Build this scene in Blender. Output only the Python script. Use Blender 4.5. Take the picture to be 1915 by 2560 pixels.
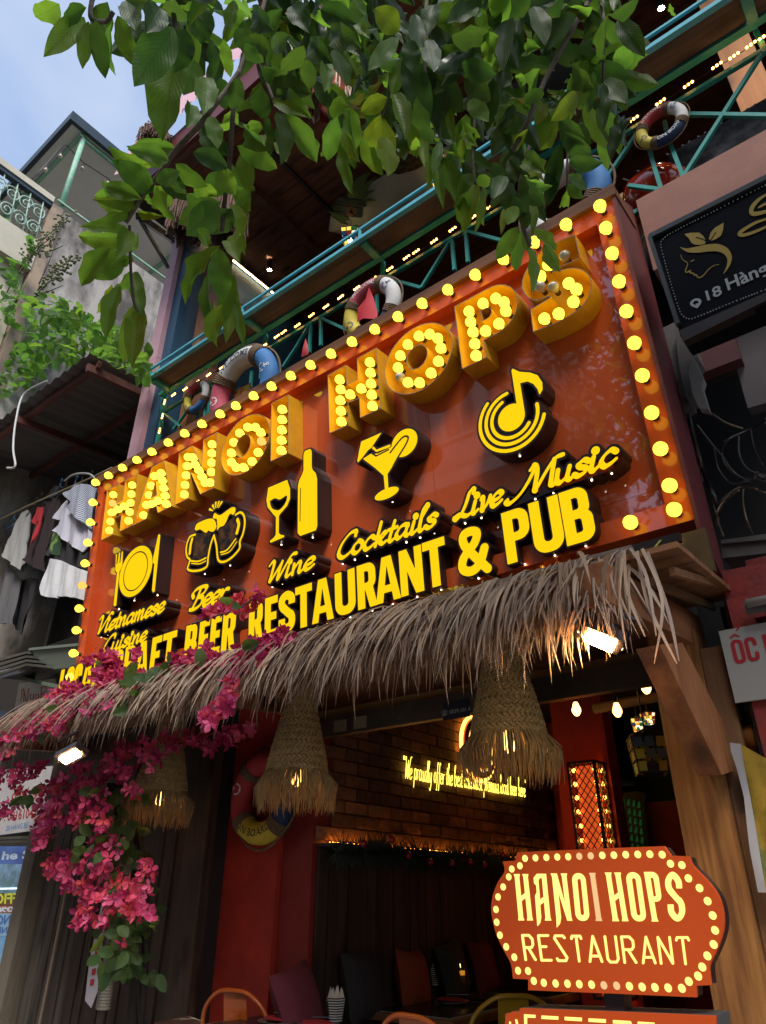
import bpy, math, random
import numpy as np
from mathutils import Vector, Matrix, Euler

for _o in list(bpy.data.objects):
    bpy.data.objects.remove(_o)
sc = bpy.context.scene
COL = sc.collection
R = math.radians
V = Vector

# ------------------------------------------------------------------ camera
EYE = V((0.0, 0.0, 1.6))
_yaw, _pit, _rol, FPX = R(38.36490533), R(28.59555344), R(0.25981598), 1757.4339
_f = V((-math.sin(_yaw) * math.cos(_pit), math.cos(_yaw) * math.cos(_pit), math.sin(_pit)))
_r = V((math.cos(_yaw), math.sin(_yaw), 0))
_u = _r.cross(_f)
_r2 = _r * math.cos(_rol) + _u * math.sin(_rol)
_u2 = _r2.cross(_f)
cam_d = bpy.data.cameras.new("camera")
cam = bpy.data.objects.new("camera", cam_d)
COL.objects.link(cam)
cam_d.sensor_fit = 'HORIZONTAL'
cam_d.sensor_width = 36.0
cam_d.lens = 36.0 * FPX / 1915.0
cam_d.clip_start = 0.05
cam_d.clip_end = 600
cam.matrix_world = Matrix(((_r2.x, _u2.x, -_f.x, EYE.x), (_r2.y, _u2.y, -_f.y, EYE.y), (_r2.z, _u2.z, -_f.z, EYE.z), (0, 0, 0, 1)))
sc.camera = cam

# ------------------------------------------------------------------ sky, sun, exposure
SUN_EL, SUN_AZ = 50.0, 142.0          # azimuth clockwise from +Y
world = bpy.data.worlds.new("World")
sc.world = world
world.use_nodes = True
wt = world.node_tree
wt.nodes.clear()
wo = wt.nodes.new('ShaderNodeOutputWorld')
bg = wt.nodes.new('ShaderNodeBackground')
bg.inputs['Strength'].default_value = 0.14
sky = wt.nodes.new('ShaderNodeTexSky')
sky.sky_type = 'NISHITA'
sky.sun_disc = False
sky.sun_elevation = R(SUN_EL)
sky.sun_rotation = R(SUN_AZ)
sky.air_density = 1.2
sky.dust_density = 1.5
sky.ozone_density = 2.0
tc = wt.nodes.new('ShaderNodeTexCoord')
nz = wt.nodes.new('ShaderNodeTexNoise')
nz.inputs['Scale'].default_value = 2.6
nz.inputs['Detail'].default_value = 9
nz.inputs['Roughness'].default_value = 0.52
nz.inputs['Distortion'].default_value = 0.35
rp = wt.nodes.new('ShaderNodeValToRGB')
rp.color_ramp.elements[0].position = 0.36
rp.color_ramp.elements[0].color = (0.12, 0.12, 0.12, 1)
rp.color_ramp.elements[1].position = 0.70
rp.color_ramp.elements[1].color = (0.95, 0.95, 0.95, 1)
mx = wt.nodes.new('ShaderNodeMix')
mx.data_type = 'RGBA'
mx.inputs[7].default_value = (2.35, 2.65, 3.25, 1)      # cloud
wt.links.new(tc.outputs['Generated'], nz.inputs['Vector'])
wt.links.new(nz.outputs['Fac'], rp.inputs['Fac'])
wt.links.new(rp.outputs['Color'], mx.inputs[0])
wt.links.new(sky.outputs['Color'], mx.inputs[6])
wt.links.new(mx.outputs[2], bg.inputs['Color'])
wt.links.new(bg.outputs[0], wo.inputs['Surface'])

sun_d = bpy.data.lights.new("sun", 'SUN')
sun_d.energy = 1.5
sun_d.angle = R(20)
sun_d.color = (1.0, 0.96, 0.9)
sun = bpy.data.objects.new("sun", sun_d)
COL.objects.link(sun)
_sd = V((math.sin(R(SUN_AZ)) * math.cos(R(SUN_EL)), math.cos(R(SUN_AZ)) * math.cos(R(SUN_EL)), math.sin(R(SUN_EL))))
sun.rotation_euler = (-_sd).to_track_quat('-Z', 'Y').to_euler()

sc.view_settings.view_transform = 'Standard'
sc.view_settings.look = 'None'
sc.view_settings.exposure = 1.1
sc.view_settings.gamma = 1.0
sc.view_settings.use_curve_mapping = False
sc.cycles.use_denoising = True
try:
    sc.cycles.denoiser = 'OPENIMAGEDENOISE'
except Exception:
    pass
sc.cycles.max_bounces = 6
sc.cycles.diffuse_bounces = 3
sc.cycles.glossy_bounces = 3
sc.cycles.transmission_bounces = 4
sc.cycles.transparent_max_bounces = 8
sc.cycles.sample_clamp_indirect = 4.0
sc.cycles.caustics_reflective = False
sc.cycles.caustics_refractive = False
sc.cycles.use_light_tree = True

# ------------------------------------------------------------------ points in the place
def ray(x, y):
    return _f + _r2 * ((x - 957.5) / FPX) - _u2 * ((y - 1280.0) / FPX)
def PY(x, y, d):
    v = ray(x, y); return EYE + v * (d / v.y)
def PZ(x, y, z):
    v = ray(x, y); return EYE + v * ((z - 1.6) / v.z)
def PX(x, y, a):
    v = ray(x, y); return EYE + v * (a / v.x)
def PD(x, y, d):
    return EYE + ray(x, y).normalized() * d
TH = 0.09279916823667332               # the big sign leans forward
CT, ST = math.cos(TH), math.sin(TH)
SN = V((0, -CT, -ST)); SU = V((0, -ST, CT)); SO = V((0, 3.0, 3.1))
def SP(u, w, h=0.0):
    return SO + V((u, 0, 0)) + SU * w + SN * h

# ------------------------------------------------------------------ mesh builder
class MB:
    def __init__(s):
        s.v = []; s.f = []; s.m = []; s.sm = []
    def add(s, vs, fs, mi=0, smooth=False):
        n = len(s.v)
        s.v.extend([tuple(p) for p in vs])
        for f in fs:
            s.f.append([i + n for i in f]); s.m.append(mi); s.sm.append(smooth)
        return s
    def box(s, a, b, mi=0):
        x0, y0, z0 = min(a[0], b[0]), min(a[1], b[1]), min(a[2], b[2])
        x1, y1, z1 = max(a[0], b[0]), max(a[1], b[1]), max(a[2], b[2])
        return s.add([(x0, y0, z0), (x1, y0, z0), (x1, y1, z0), (x0, y1, z0), (x0, y0, z1), (x1, y0, z1), (x1, y1, z1), (x0, y1, z1)],
                     [(0, 3, 2, 1), (4, 5, 6, 7), (0, 1, 5, 4), (1, 2, 6, 5), (2, 3, 7, 6), (3, 0, 4, 7)], mi)
    def obox(s, c, ax, ay, az, mi=0):
        c = V(c); vs = []
        for k in (-1, 1):
            for (i, j) in ((-1, -1), (1, -1), (1, 1), (-1, 1)):
                vs.append(c + ax * i + ay * j + az * k)
        return s.add(vs, [(0, 3, 2, 1), (4, 5, 6, 7), (0, 1, 5, 4), (1, 2, 6, 5), (2, 3, 7, 6), (3, 0, 4, 7)], mi)
    def bar(s, a, b, w, h, up=V((0, 0, 1)), mi=0):
        a = V(a); b = V(b); d = (b - a); L = d.length; d = d / L
        sd = d.cross(V(up))
        if sd.length < 1e-3: sd = d.cross(V((1, 0, 0)))
        sd.normalize(); u2 = sd.cross(d)
        return s.obox((a + b) / 2, d * (L / 2), sd * (w / 2), u2 * (h / 2), mi)
    def tube(s, pts, r, n=6, mi=0, caps=True, closed=False, rs=None):
        pts = [V(p) for p in pts]; N = len(pts); vs = []; prev = None
        for i, p in enumerate(pts):
            a = pts[i - 1] if (i > 0 or closed) else pts[i]
            b = pts[(i + 1) % N] if (i < N - 1 or closed) else pts[i]
            d = (b - a)
            d = d.normalized() if d.length > 1e-9 else V((0, 0, 1))
            if prev is None:
                q = d.cross(V((0, 0, 1)))
                if q.length < 1e-2: q = d.cross(V((1, 0, 0)))
            else:
                q = prev - d * prev.dot(d)
                if q.length < 1e-4: q = d.cross(V((0, 0, 1)))
            q.normalize(); prev = q; w = d.cross(q)
            rr = rs[i] if rs else r
            for k in range(n):
                t = 2 * math.pi * k / n
                vs.append(p + q * (math.cos(t) * rr) + w * (math.sin(t) * rr))
        fs = []
        for i in range(N if closed else N - 1):
            j = (i + 1) % N
            for k in range(n):
                k2 = (k + 1) % n
                fs.append((i * n + k, i * n + k2, j * n + k2, j * n + k))
        s.add(vs, fs, mi, True)
        if caps and not closed:
            m = len(s.v) - len(vs)
            s.f.append([m + k for k in range(n)][::-1]); s.m.append(mi); s.sm.append(False)
            s.f.append([m + (N - 1) * n + k for k in range(n)]); s.m.append(mi); s.sm.append(False)
        return s
    def lathe(s, prof, n=16, c=(0, 0, 0), ax=V((0, 0, 1)), mi=0, smooth=True):
        ax = V(ax).normalized(); q = ax.orthogonal().normalized(); w = ax.cross(q); c = V(c); vs = []
        for (r, z) in prof:
            for k in range(n):
                t = 2 * math.pi * k / n
                vs.append(c + ax * z + q * (math.cos(t) * r) + w * (math.sin(t) * r))
        fs = []
        for i in range(len(prof) - 1):
            for k in range(n):
                k2 = (k + 1) % n
                fs.append((i * n + k, i * n + k2, (i + 1) * n + k2, (i + 1) * n + k))
        return s.add(vs, fs, mi, smooth)
    def sphere(s, c, r, n=12, m=8, mi=0, ax=V((0, 0, 1)), sz=1.0):
        prof = [(max(1e-4, r * math.sin(math.pi * i / m)), -r * sz * math.cos(math.pi * i / m)) for i in range(m + 1)]
        return s.lathe(prof, n, c, ax, mi)
    def disc(s, c, r, nrm, n=14, mi=0):
        nrm = V(nrm).normalized(); q = nrm.orthogonal().normalized(); w = nrm.cross(q); c = V(c)
        return s.add([c + q * (math.cos(2 * math.pi * k / n) * r) + w * (math.sin(2 * math.pi * k / n) * r) for k in range(n)], [tuple(range(n))], mi)
    def poly(s, pts, mi=0):
        return s.add(pts, [tuple(range(len(pts)))], mi)
    def slab(s, pts, off, mi=0):
        """closed prism: polygon pts swept by vector off"""
        n = len(pts); off = V(off)
        vs = [V(p) for p in pts] + [V(p) + off for p in pts]
        fs = [tuple(range(n))[::-1], tuple(range(n, 2 * n))] + [(i, (i + 1) % n, n + (i + 1) % n, n + i) for i in range(n)]
        return s.add(vs, fs, mi)
    def torus(s, c, Rr, r, ax, n=40, m=14, mi=0, a0=0, a1=2 * math.pi, q0=None, caps=False):
        ax = V(ax).normalized(); q = V(q0) if q0 is not None else ax.orthogonal().normalized(); w = ax.cross(q); c = V(c)
        full = abs(a1 - a0 - 2 * math.pi) < 1e-6
        pts = []
        for i in range(n if full else n + 1):
            t = a0 + (a1 - a0) * i / n
            pts.append(c + q * (math.cos(t) * Rr) + w * (math.sin(t) * Rr))
        return s.tube(pts, r, m, mi, caps=caps, closed=full)
    def mesh(s, name, mats):
        me = bpy.data.meshes.new(name)
        me.from_pydata(s.v, [], s.f)
        if not isinstance(mats, (list, tuple)): mats = [mats]
        for m in mats: me.materials.append(m)
        me.polygons.foreach_set('material_index', s.m)
        me.polygons.foreach_set('use_smooth', s.sm)
        me.update()
        return me

def thing(name, label, cat, loc=(0, 0, 0), group=None, rot=None):
    o = bpy.data.objects.new(name, None)
    COL.objects.link(o); o.location = loc
    o.empty_display_size = 0.1
    if rot: o.rotation_euler = rot
    o['label'] = label; o['category'] = cat
    if group: o['group'] = group
    return o
def put(name, me, parent=None, label=None, loc=None, kind=None):
    """links mesh data; built in world coordinates it is moved back by its root's place"""
    if isinstance(me, tuple): me = me[0].mesh(name, me[1])
    o = bpy.data.objects.new(name, me)
    COL.objects.link(o)
    if parent is not None:
        o.parent = parent
        if loc is not None: o.location = loc
        elif parent.parent is None: o.location = -V(parent.location)
    elif loc is not None: o.location = loc
    if label: o['label'] = label
    if kind: o['kind'] = kind
    return o
def single(name, mb, m, label, cat, group=None, loc=None):
    o = put(name, (mb, m), None, label, loc)
    o['category'] = cat
    if group: o['group'] = group
    return o
def struct(name, mb, m):
    return put(name, (mb, m), None, None, None, 'structure')
def dup(root, loc, rot=None, label=None):
    r = root.copy(); COL.objects.link(r); r.location = loc
    if rot is not None: r.rotation_euler = rot
    if label: r['label'] = label
    for ch in root.children:
        c = ch.copy(); COL.objects.link(c); c.parent = r
        for g in ch.children:
            d = g.copy(); COL.objects.link(d); d.parent = c
    return r

# ------------------------------------------------------------------ materials
def _nt(name):
    m = bpy.data.materials.new(name); m.use_nodes = True
    nt = m.node_tree; nt.nodes.clear()
    out = nt.nodes.new('ShaderNodeOutputMaterial')
    p = nt.nodes.new('ShaderNodeBsdfPrincipled')
    nt.links.new(p.outputs[0], out.inputs['Surface'])
    return m, nt, p, out
def _coords(nt, scale=(1, 1, 1), rnd=True, rot=(0, 0, 0)):
    t = nt.nodes.new('ShaderNodeTexCoord'); mp = nt.nodes.new('ShaderNodeMapping')
    mp.inputs['Scale'].default_value = scale; mp.inputs['Rotation'].default_value = rot
    nt.links.new(t.outputs['Object'], mp.inputs['Vector'])
    if rnd:
        oi = nt.nodes.new('ShaderNodeObjectInfo'); ml = nt.nodes.new('ShaderNodeMath'); ml.operation = 'MULTIPLY'
        ml.inputs[1].default_value = 37.0
        nt.links.new(oi.outputs['Random'], ml.inputs[0]); nt.links.new(ml.outputs[0], mp.inputs['Location'])
    return mp
def mat(name, col, rough=0.6, metal=0.0, col2=None, scale=6.0, stretch=(1, 1, 1), bump=0.0, bscale=40.0, det=5.0,
        lo=0.35, hi=0.65, emis=None, es=0.0, spec=None, coat=0.0, rnd=True, orand=0.0, trans=0.0):
    m, nt, p, out = _nt(name)
    p.inputs['Roughness'].default_value = rough
    p.inputs['Metallic'].default_value = metal
    if coat: p.inputs['Coat IOR'].default_value = 1.8 if coat >= 1 else 1.5; p.inputs['Coat Weight'].default_value = coat; p.inputs['Coat Roughness'].default_value = 0.025
    if spec is not None: p.inputs['Specular IOR Level'].default_value = spec
    p.inputs['Base Color'].default_value = (*col, 1)
    src = None
    if col2 is not None:
        mp = _coords(nt, stretch, rnd)
        n = nt.nodes.new('ShaderNodeTexNoise'); n.inputs['Scale'].default_value = scale; n.inputs['Detail'].default_value = det
        n.inputs['Roughness'].default_value = 0.62
        r = nt.nodes.new('ShaderNodeValToRGB')
        r.color_ramp.elements[0].position = lo; r.color_ramp.elements[0].color = (*col, 1)
        r.color_ramp.elements[1].position = hi; r.color_ramp.elements[1].color = (*col2, 1)
        nt.links.new(mp.outputs[0], n.inputs['Vector']); nt.links.new(n.outputs['Fac'], r.inputs['Fac'])
        src = r.outputs['Color']
    if orand:
        oi = nt.nodes.new('ShaderNodeObjectInfo'); mr = nt.nodes.new('ShaderNodeMapRange')
        mr.inputs['To Min'].default_value = 1 - orand; mr.inputs['To Max'].default_value = 1 + orand
        hs = nt.nodes.new('ShaderNodeHueSaturation')
        nt.links.new(oi.outputs['Random'], mr.inputs['Value']); nt.links.new(mr.outputs[0], hs.inputs['Value'])
        if src: nt.links.new(src, hs.inputs['Color'])
        else: hs.inputs['Color'].default_value = (*col, 1)
        src = hs.outputs['Color']
    if src: nt.links.new(src, p.inputs['Base Color'])
    if bump:
        mp = _coords(nt, stretch, rnd)
        n = nt.nodes.new('ShaderNodeTexNoise'); n.inputs['Scale'].default_value = bscale; n.inputs['Detail'].default_value = 4
        b = nt.nodes.new('ShaderNodeBump'); b.inputs['Strength'].default_value = bump; b.inputs['Distance'].default_value = 0.01
        nt.links.new(mp.outputs[0], n.inputs['Vector']); nt.links.new(n.outputs['Fac'], b.inputs['Height'])
        nt.links.new(b.outputs[0], p.inputs['Normal'])
    if emis:
        p.inputs['Emission Color'].default_value = (*emis, 1); p.inputs['Emission Strength'].default_value = es * .5
    if trans:
        tr = nt.nodes.new('ShaderNodeBsdfTranslucent'); ms = nt.nodes.new('ShaderNodeMixShader'); ms.inputs[0].default_value = trans
        if src: nt.links.new(src, tr.inputs['Color'])
        else: tr.inputs['Color'].default_value = (*col, 1)
        nt.links.new(p.outputs[0], ms.inputs[1]); nt.links.new(tr.outputs[0], ms.inputs[2]); nt.links.new(ms.outputs[0], out.inputs['Surface'])
    return m
def wood(name, a, b, axis=0, rough=0.65, fine=14.0, bump=0.25, knots=True, orand=0.15):
    """board with grain along the given axis (0 x, 1 y, 2 z), streaks and knots"""
    m, nt, p, out = _nt(name)
    st = [1.0, 1.0, 1.0]; st[axis] = 0.07
    mp = _coords(nt, tuple(st))
    n = nt.nodes.new('ShaderNodeTexNoise'); n.inputs['Scale'].default_value = fine; n.inputs['Detail'].default_value = 7; n.inputs['Roughness'].default_value = 0.65
    nt.links.new(mp.outputs[0], n.inputs['Vector'])
    r = nt.nodes.new('ShaderNodeValToRGB')
    r.color_ramp.elements[0].position = 0.38; r.color_ramp.elements[0].color = (*a, 1)
    r.color_ramp.elements[1].position = 0.62; r.color_ramp.elements[1].color = (*b, 1)
    nt.links.new(n.outputs['Fac'], r.inputs['Fac'])
    src = r.outputs['Color']
    if knots:
        st2 = [2.2, 2.2, 2.2]; st2[axis] = 1.1
        mp2 = _coords(nt, tuple(st2))
        vo = nt.nodes.new('ShaderNodeTexVoronoi'); vo.inputs['Scale'].default_value = 2.0
        nt.links.new(mp2.outputs[0], vo.inputs['Vector'])
        r2 = nt.nodes.new('ShaderNodeValToRGB'); r2.color_ramp.elements[0].position = 0.07; r2.color_ramp.elements[0].color = (0.12, 0.09, 0.07, 1)
        r2.color_ramp.elements[1].position = 0.30; r2.color_ramp.elements[1].color = (1, 1, 1, 1)
        nt.links.new(vo.outputs['Distance'], r2.inputs['Fac'])
        mm = nt.nodes.new('ShaderNodeMix'); mm.data_type = 'RGBA'; mm.blend_type = 'MULTIPLY'; mm.inputs[0].default_value = 0.85
        nt.links.new(src, mm.inputs[6]); nt.links.new(r2.outputs['Color'], mm.inputs[7]); src = mm.outputs[2]
    oi = nt.nodes.new('ShaderNodeObjectInfo'); mr = nt.nodes.new('ShaderNodeMapRange')
    mr.inputs['To Min'].default_value = 1 - orand; mr.inputs['To Max'].default_value = 1 + orand
    hs = nt.nodes.new('ShaderNodeHueSaturation')
    nt.links.new(oi.outputs['Random'], mr.inputs['Value']); nt.links.new(mr.outputs[0], hs.inputs['Value']); nt.links.new(src, hs.inputs['Color'])
    nt.links.new(hs.outputs['Color'], p.inputs['Base Color'])
    p.inputs['Roughness'].default_value = rough
    b2 = nt.nodes.new('ShaderNodeBump'); b2.inputs['Strength'].default_value = bump; b2.inputs['Distance'].default_value = 0.006
    nt.links.new(n.outputs['Fac'], b2.inputs['Height']); nt.links.new(b2.outputs[0], p.inputs['Normal'])
    return m
def glow(name, col, s):
    m = bpy.data.materials.new(name); m.use_nodes = True; nt = m.node_tree; nt.nodes.clear()
    out = nt.nodes.new('ShaderNodeOutputMaterial'); e = nt.nodes.new('ShaderNodeEmission')
    e.inputs['Color'].default_value = (*col, 1); e.inputs['Strength'].default_value = s * .5
    nt.links.new(e.outputs[0], out.inputs['Surface'])
    return m
def glass(name, col=(1, 1, 1), rough=0.02):
    m, nt, p, out = _nt(name)
    g = nt.nodes.new('ShaderNodeBsdfGlossy'); g.inputs['Roughness'].default_value = rough
    t = nt.nodes.new('ShaderNodeBsdfTransparent'); t.inputs['Color'].default_value = (*col, 1)
    ms = nt.nodes.new('ShaderNodeMixShader')
    ms.inputs[0].default_value = .10; nt.links.new(t.outputs[0], ms.inputs[1]); nt.links.new(g.outputs[0], ms.inputs[2])
    nt.links.new(ms.outputs[0], out.inputs['Surface'])
    return m

M = {}
M['sign'] = mat('orange_red_sign_panel', (0.60, 0.088, 0.019), 0.45, col2=(0.68, 0.108, 0.024), scale=1.2, coat=1.0, spec=.2, rnd=False)
M['signframe'] = mat('orange_red_sign_frame', (0.60, 0.082, 0.013), 0.45, col2=(0.66, 0.10, 0.016), scale=1.5, coat=0.8, spec=.2, rnd=False)
M['gold'] = mat('golden_paint', (0.80, 0.42, 0.015), 0.42, col2=(0.68, 0.34, 0.015), scale=9, bump=0.05, rnd=False)
M['rim'] = mat('bare_metal_edge', (0.26, 0.21, 0.13), 0.5)
M['black'] = mat('black_letter_case', (0.022, 0.013, 0.012), 0.32, col2=(0.035, 0.02, 0.017), scale=8, rnd=False)
M['yface'] = glow('lit_yellow_face', (1.0, 0.62, 0.006), 1.02)
M['bulb'] = glow('lit_yellow_bulb', (1.0, 0.75, 0.050), 2.9)
M['bulbwarm'] = glow('lit_amber_bulb', (1.0, 0.48, 0.10), 1.4)
M['bulboff'] = mat('unlit_bulb_glass', (0.62, 0.55, 0.42), 0.15, col2=(0.45, 0.38, 0.28), scale=20)
M['socket'] = mat('dark_bulb_socket', (0.05, 0.035, 0.025), 0.4)
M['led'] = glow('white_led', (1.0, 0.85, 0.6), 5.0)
M['capboard'] = wood('brown_cap_board', (0.12, 0.042, 0.014), (0.22, 0.085, 0.028), 0)
# ------------------------------------------------------------------ outlines from distance fields
def sd_poly(X, Y, P):
    P = np.array(P, float); n = len(P)
    d = np.full(X.shape, 1e9); s = np.zeros(X.shape, bool)
    for i in range(n):
        ax, ay = P[i]; bx, by = P[(i + 1) % n]
        ex, ey = bx - ax, by - ay; wx, wy = X - ax, Y - ay
        L = ex * ex + ey * ey
        if L < 1e-14: continue
        t = np.clip((wx * ex + wy * ey) / L, 0, 1)
        d = np.minimum(d, (wx - ex * t) ** 2 + (wy - ey * t) ** 2)
        c = (ay > Y) != (by > Y)
        with np.errstate(divide='ignore', invalid='ignore'):
            xi = ax + (Y - ay) * ex / (ey if abs(ey) > 1e-12 else 1e-12)
        s ^= (c & (X < xi))
    d = np.sqrt(d)
    return np.where(s, -d, d)
def sd_stroke(X, Y, P, rs):
    d = np.full(X.shape, 1e9)
    for i in range(len(P) - 1):
        ax, ay = P[i]; bx, by = P[i + 1]; ex, ey = bx - ax, by - ay; L = ex * ex + ey * ey
        if L < 1e-14: continue
        t = np.clip(((X - ax) * ex + (Y - ay) * ey) / L, 0, 1)
        q = np.sqrt((X - ax - ex * t) ** 2 + (Y - ay - ey * t) ** 2)
        d = np.minimum(d, q - (rs[i] * (1 - t) + rs[i + 1] * t))
    return d
def field(prims, g, pad):
    xs = []; ys = []
    for p in prims:
        if p[0] == '-': continue
        r = 0 if p[0] == '+' else max(p[2])
        for q in p[1]: xs += [q[0] - r, q[0] + r]; ys += [q[1] - r, q[1] + r]
    x0, x1, y0, y1 = min(xs) - pad, max(xs) + pad, min(ys) - pad, max(ys) + pad
    gx = np.arange(x0, x1 + g, g); gy = np.arange(y0, y1 + g, g)
    X, Y = np.meshgrid(gx, gy)
    D = np.full(X.shape, 1e9)
    for p in prims:
        if p[0] == '+': D = np.minimum(D, sd_poly(X, Y, p[1]))
        elif p[0] == '-': D = np.maximum(D, -sd_poly(X, Y, p[1]))
        elif p[0] == 's': D = np.minimum(D, sd_stroke(X, Y, p[1], p[2]))
        elif p[0] == 'x': D = np.maximum(D, -sd_stroke(X, Y, p[1], p[2]))
    return gx, gy, D
def contours(gx, gy, D, iso=0.0, tol=0.0004):
    F = D - iso + 1e-9
    A = F < 0
    c = A[:-1, :-1].astype(int) + 2 * A[:-1, 1:] + 4 * A[1:, 1:] + 8 * A[1:, :-1]
    js, iss = np.nonzero((c > 0) & (c < 15))
    E = {1: [(3, 0)], 2: [(0, 1)], 3: [(3, 1)], 4: [(1, 2)], 5: [(3, 0), (1, 2)], 6: [(0, 2)], 7: [(3, 2)], 8: [(2, 3)], 9: [(2, 0)],
         10: [(0, 1), (2, 3)], 11: [(2, 1)], 12: [(1, 3)], 13: [(1, 0)], 14: [(0, 3)]}
    nxt = {}
    pt = {}
    def key(j, i, e):
        if e == 0: k = ('h', j, i); a = (j, i); b = (j, i + 1)
        elif e == 1: k = ('v', j, i + 1); a = (j, i + 1); b = (j + 1, i + 1)
        elif e == 2: k = ('h', j + 1, i); a = (j + 1, i); b = (j + 1, i + 1)
        else: k = ('v', j, i); a = (j, i); b = (j + 1, i)
        if k not in pt:
            fa, fb = F[a], F[b]; t = fa / (fa - fb)
            pt[k] = (gx[a[1]] * (1 - t) + gx[b[1]] * t, gy[a[0]] * (1 - t) + gy[b[0]] * t)
        return k
    for j, i in zip(js, iss):
        for (a, b) in E[int(c[j, i])]:
            nxt[key(j, i, a)] = key(j, i, b)
    loops = []
    while nxt:
        st = next(iter(nxt)); k = st; L = []
        while k in nxt:
            L.append(pt[k]); k = nxt.pop(k)
            if k == st: break
        if len(L) > 5: loops.append(simplify(L, tol))
    return [l for l in loops if len(l) > 2]
def simplify(L, tol):
    P = np.array(L); n = len(P)
    k = int(np.argmax(((P - P[0]) ** 2).sum(1)))
    def dp(idx):
        if len(idx) < 3: return [idx[0]]
        a, b = P[idx[0]], P[idx[-1]]; ab = b - a; l = math.hypot(*ab)
        q = P[idx[1:-1]] - a
        d = np.abs(q[:, 0] * ab[1] - q[:, 1] * ab[0]) / l if l > 1e-9 else np.hypot(q[:, 0], q[:, 1])
        m = int(np.argmax(d))
        if d[m] > tol:
            return dp(idx[:m + 2]) + dp(idx[m + 1:])
        return [idx[0]]
    idx = list(range(n))
    out = dp(idx[:k + 1]) + dp(idx[k:] + [0])
    return [L[i] for i in out]
def fill(loops, to3):
    """flat even-odd fill of the loops; returns verts, faces"""
    cu = bpy.data.curves.new('t', 'CURVE'); cu.dimensions = '2D'; cu.fill_mode = 'BOTH'
    for L in loops:
        sp = cu.splines.new('POLY'); sp.points.add(len(L) - 1)
        sp.points.foreach_set('co', [c for p in L for c in (p[0], p[1], 0, 1)]); sp.use_cyclic_u = True
    o = bpy.data.objects.new('t', cu)
    me = o.to_mesh()
    vs = [to3(v.co.x, v.co.y) for v in me.vertices]; fs = [tuple(p.vertices) for p in me.polygons]
    o.to_mesh_clear(); bpy.data.objects.remove(o); bpy.data.curves.remove(cu)
    return vs, fs
def wall(mb, loops, t0, t1, mi=0):
    for L in loops:
        n = len(L)
        mb.add([t0(*p) for p in L] + [t1(*p) for p in L], [(i, (i + 1) % n, n + (i + 1) % n, n + i) for i in range(n)], mi)
def solid(mb, loops, t0, t1, mi=0, back=False):
    wall(mb, loops, t0, t1, mi)
    v, f = fill(loops, t1); mb.add(v, f, mi)
    if back:
        v, f = fill(loops, t0); mb.add(v, f, mi)
def rrect(x0, y0, x1, y1, r, n=6):
    if not isinstance(r, (list, tuple)): r = [r] * 4
    out = []
    for (cx, cy, rr, a) in ((x1 - r[0], y1 - r[0], r[0], 0), (x0 + r[1], y1 - r[1], r[1], 90), (x0 + r[2], y0 + r[2], r[2], 180), (x1 - r[3], y0 + r[3], r[3], 270)):
        if rr < 1e-6: out.append((cx, cy)); continue
        for k in range(n + 1):
            t = R(a + 90 * k / n); out.append((cx + rr * math.cos(t), cy + rr * math.sin(t)))
    return out
def ell(cx, cy, rx, ry, n=36):
    return [(cx + rx * math.cos(2 * math.pi * k / n), cy + ry * math.sin(2 * math.pi * k / n)) for k in range(n)]
def catmull(P, k=5):
    if len(P) < 3: return list(P)
    Q = [P[0]] + list(P) + [P[-1]]; out = []
    for i in range(1, len(Q) - 2):
        a, b, c, d = [np.array(q, float) for q in Q[i - 1:i + 3]]
        for j in range(k):
            t = j / k
            out.append(tuple(0.5 * ((2 * b) + (c - a) * t + (2 * a - 5 * b + 4 * c - d) * t * t + (3 * b - a - 3 * c + d) * t ** 3)))
    out.append(tuple(P[-1]))
    return out

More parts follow.
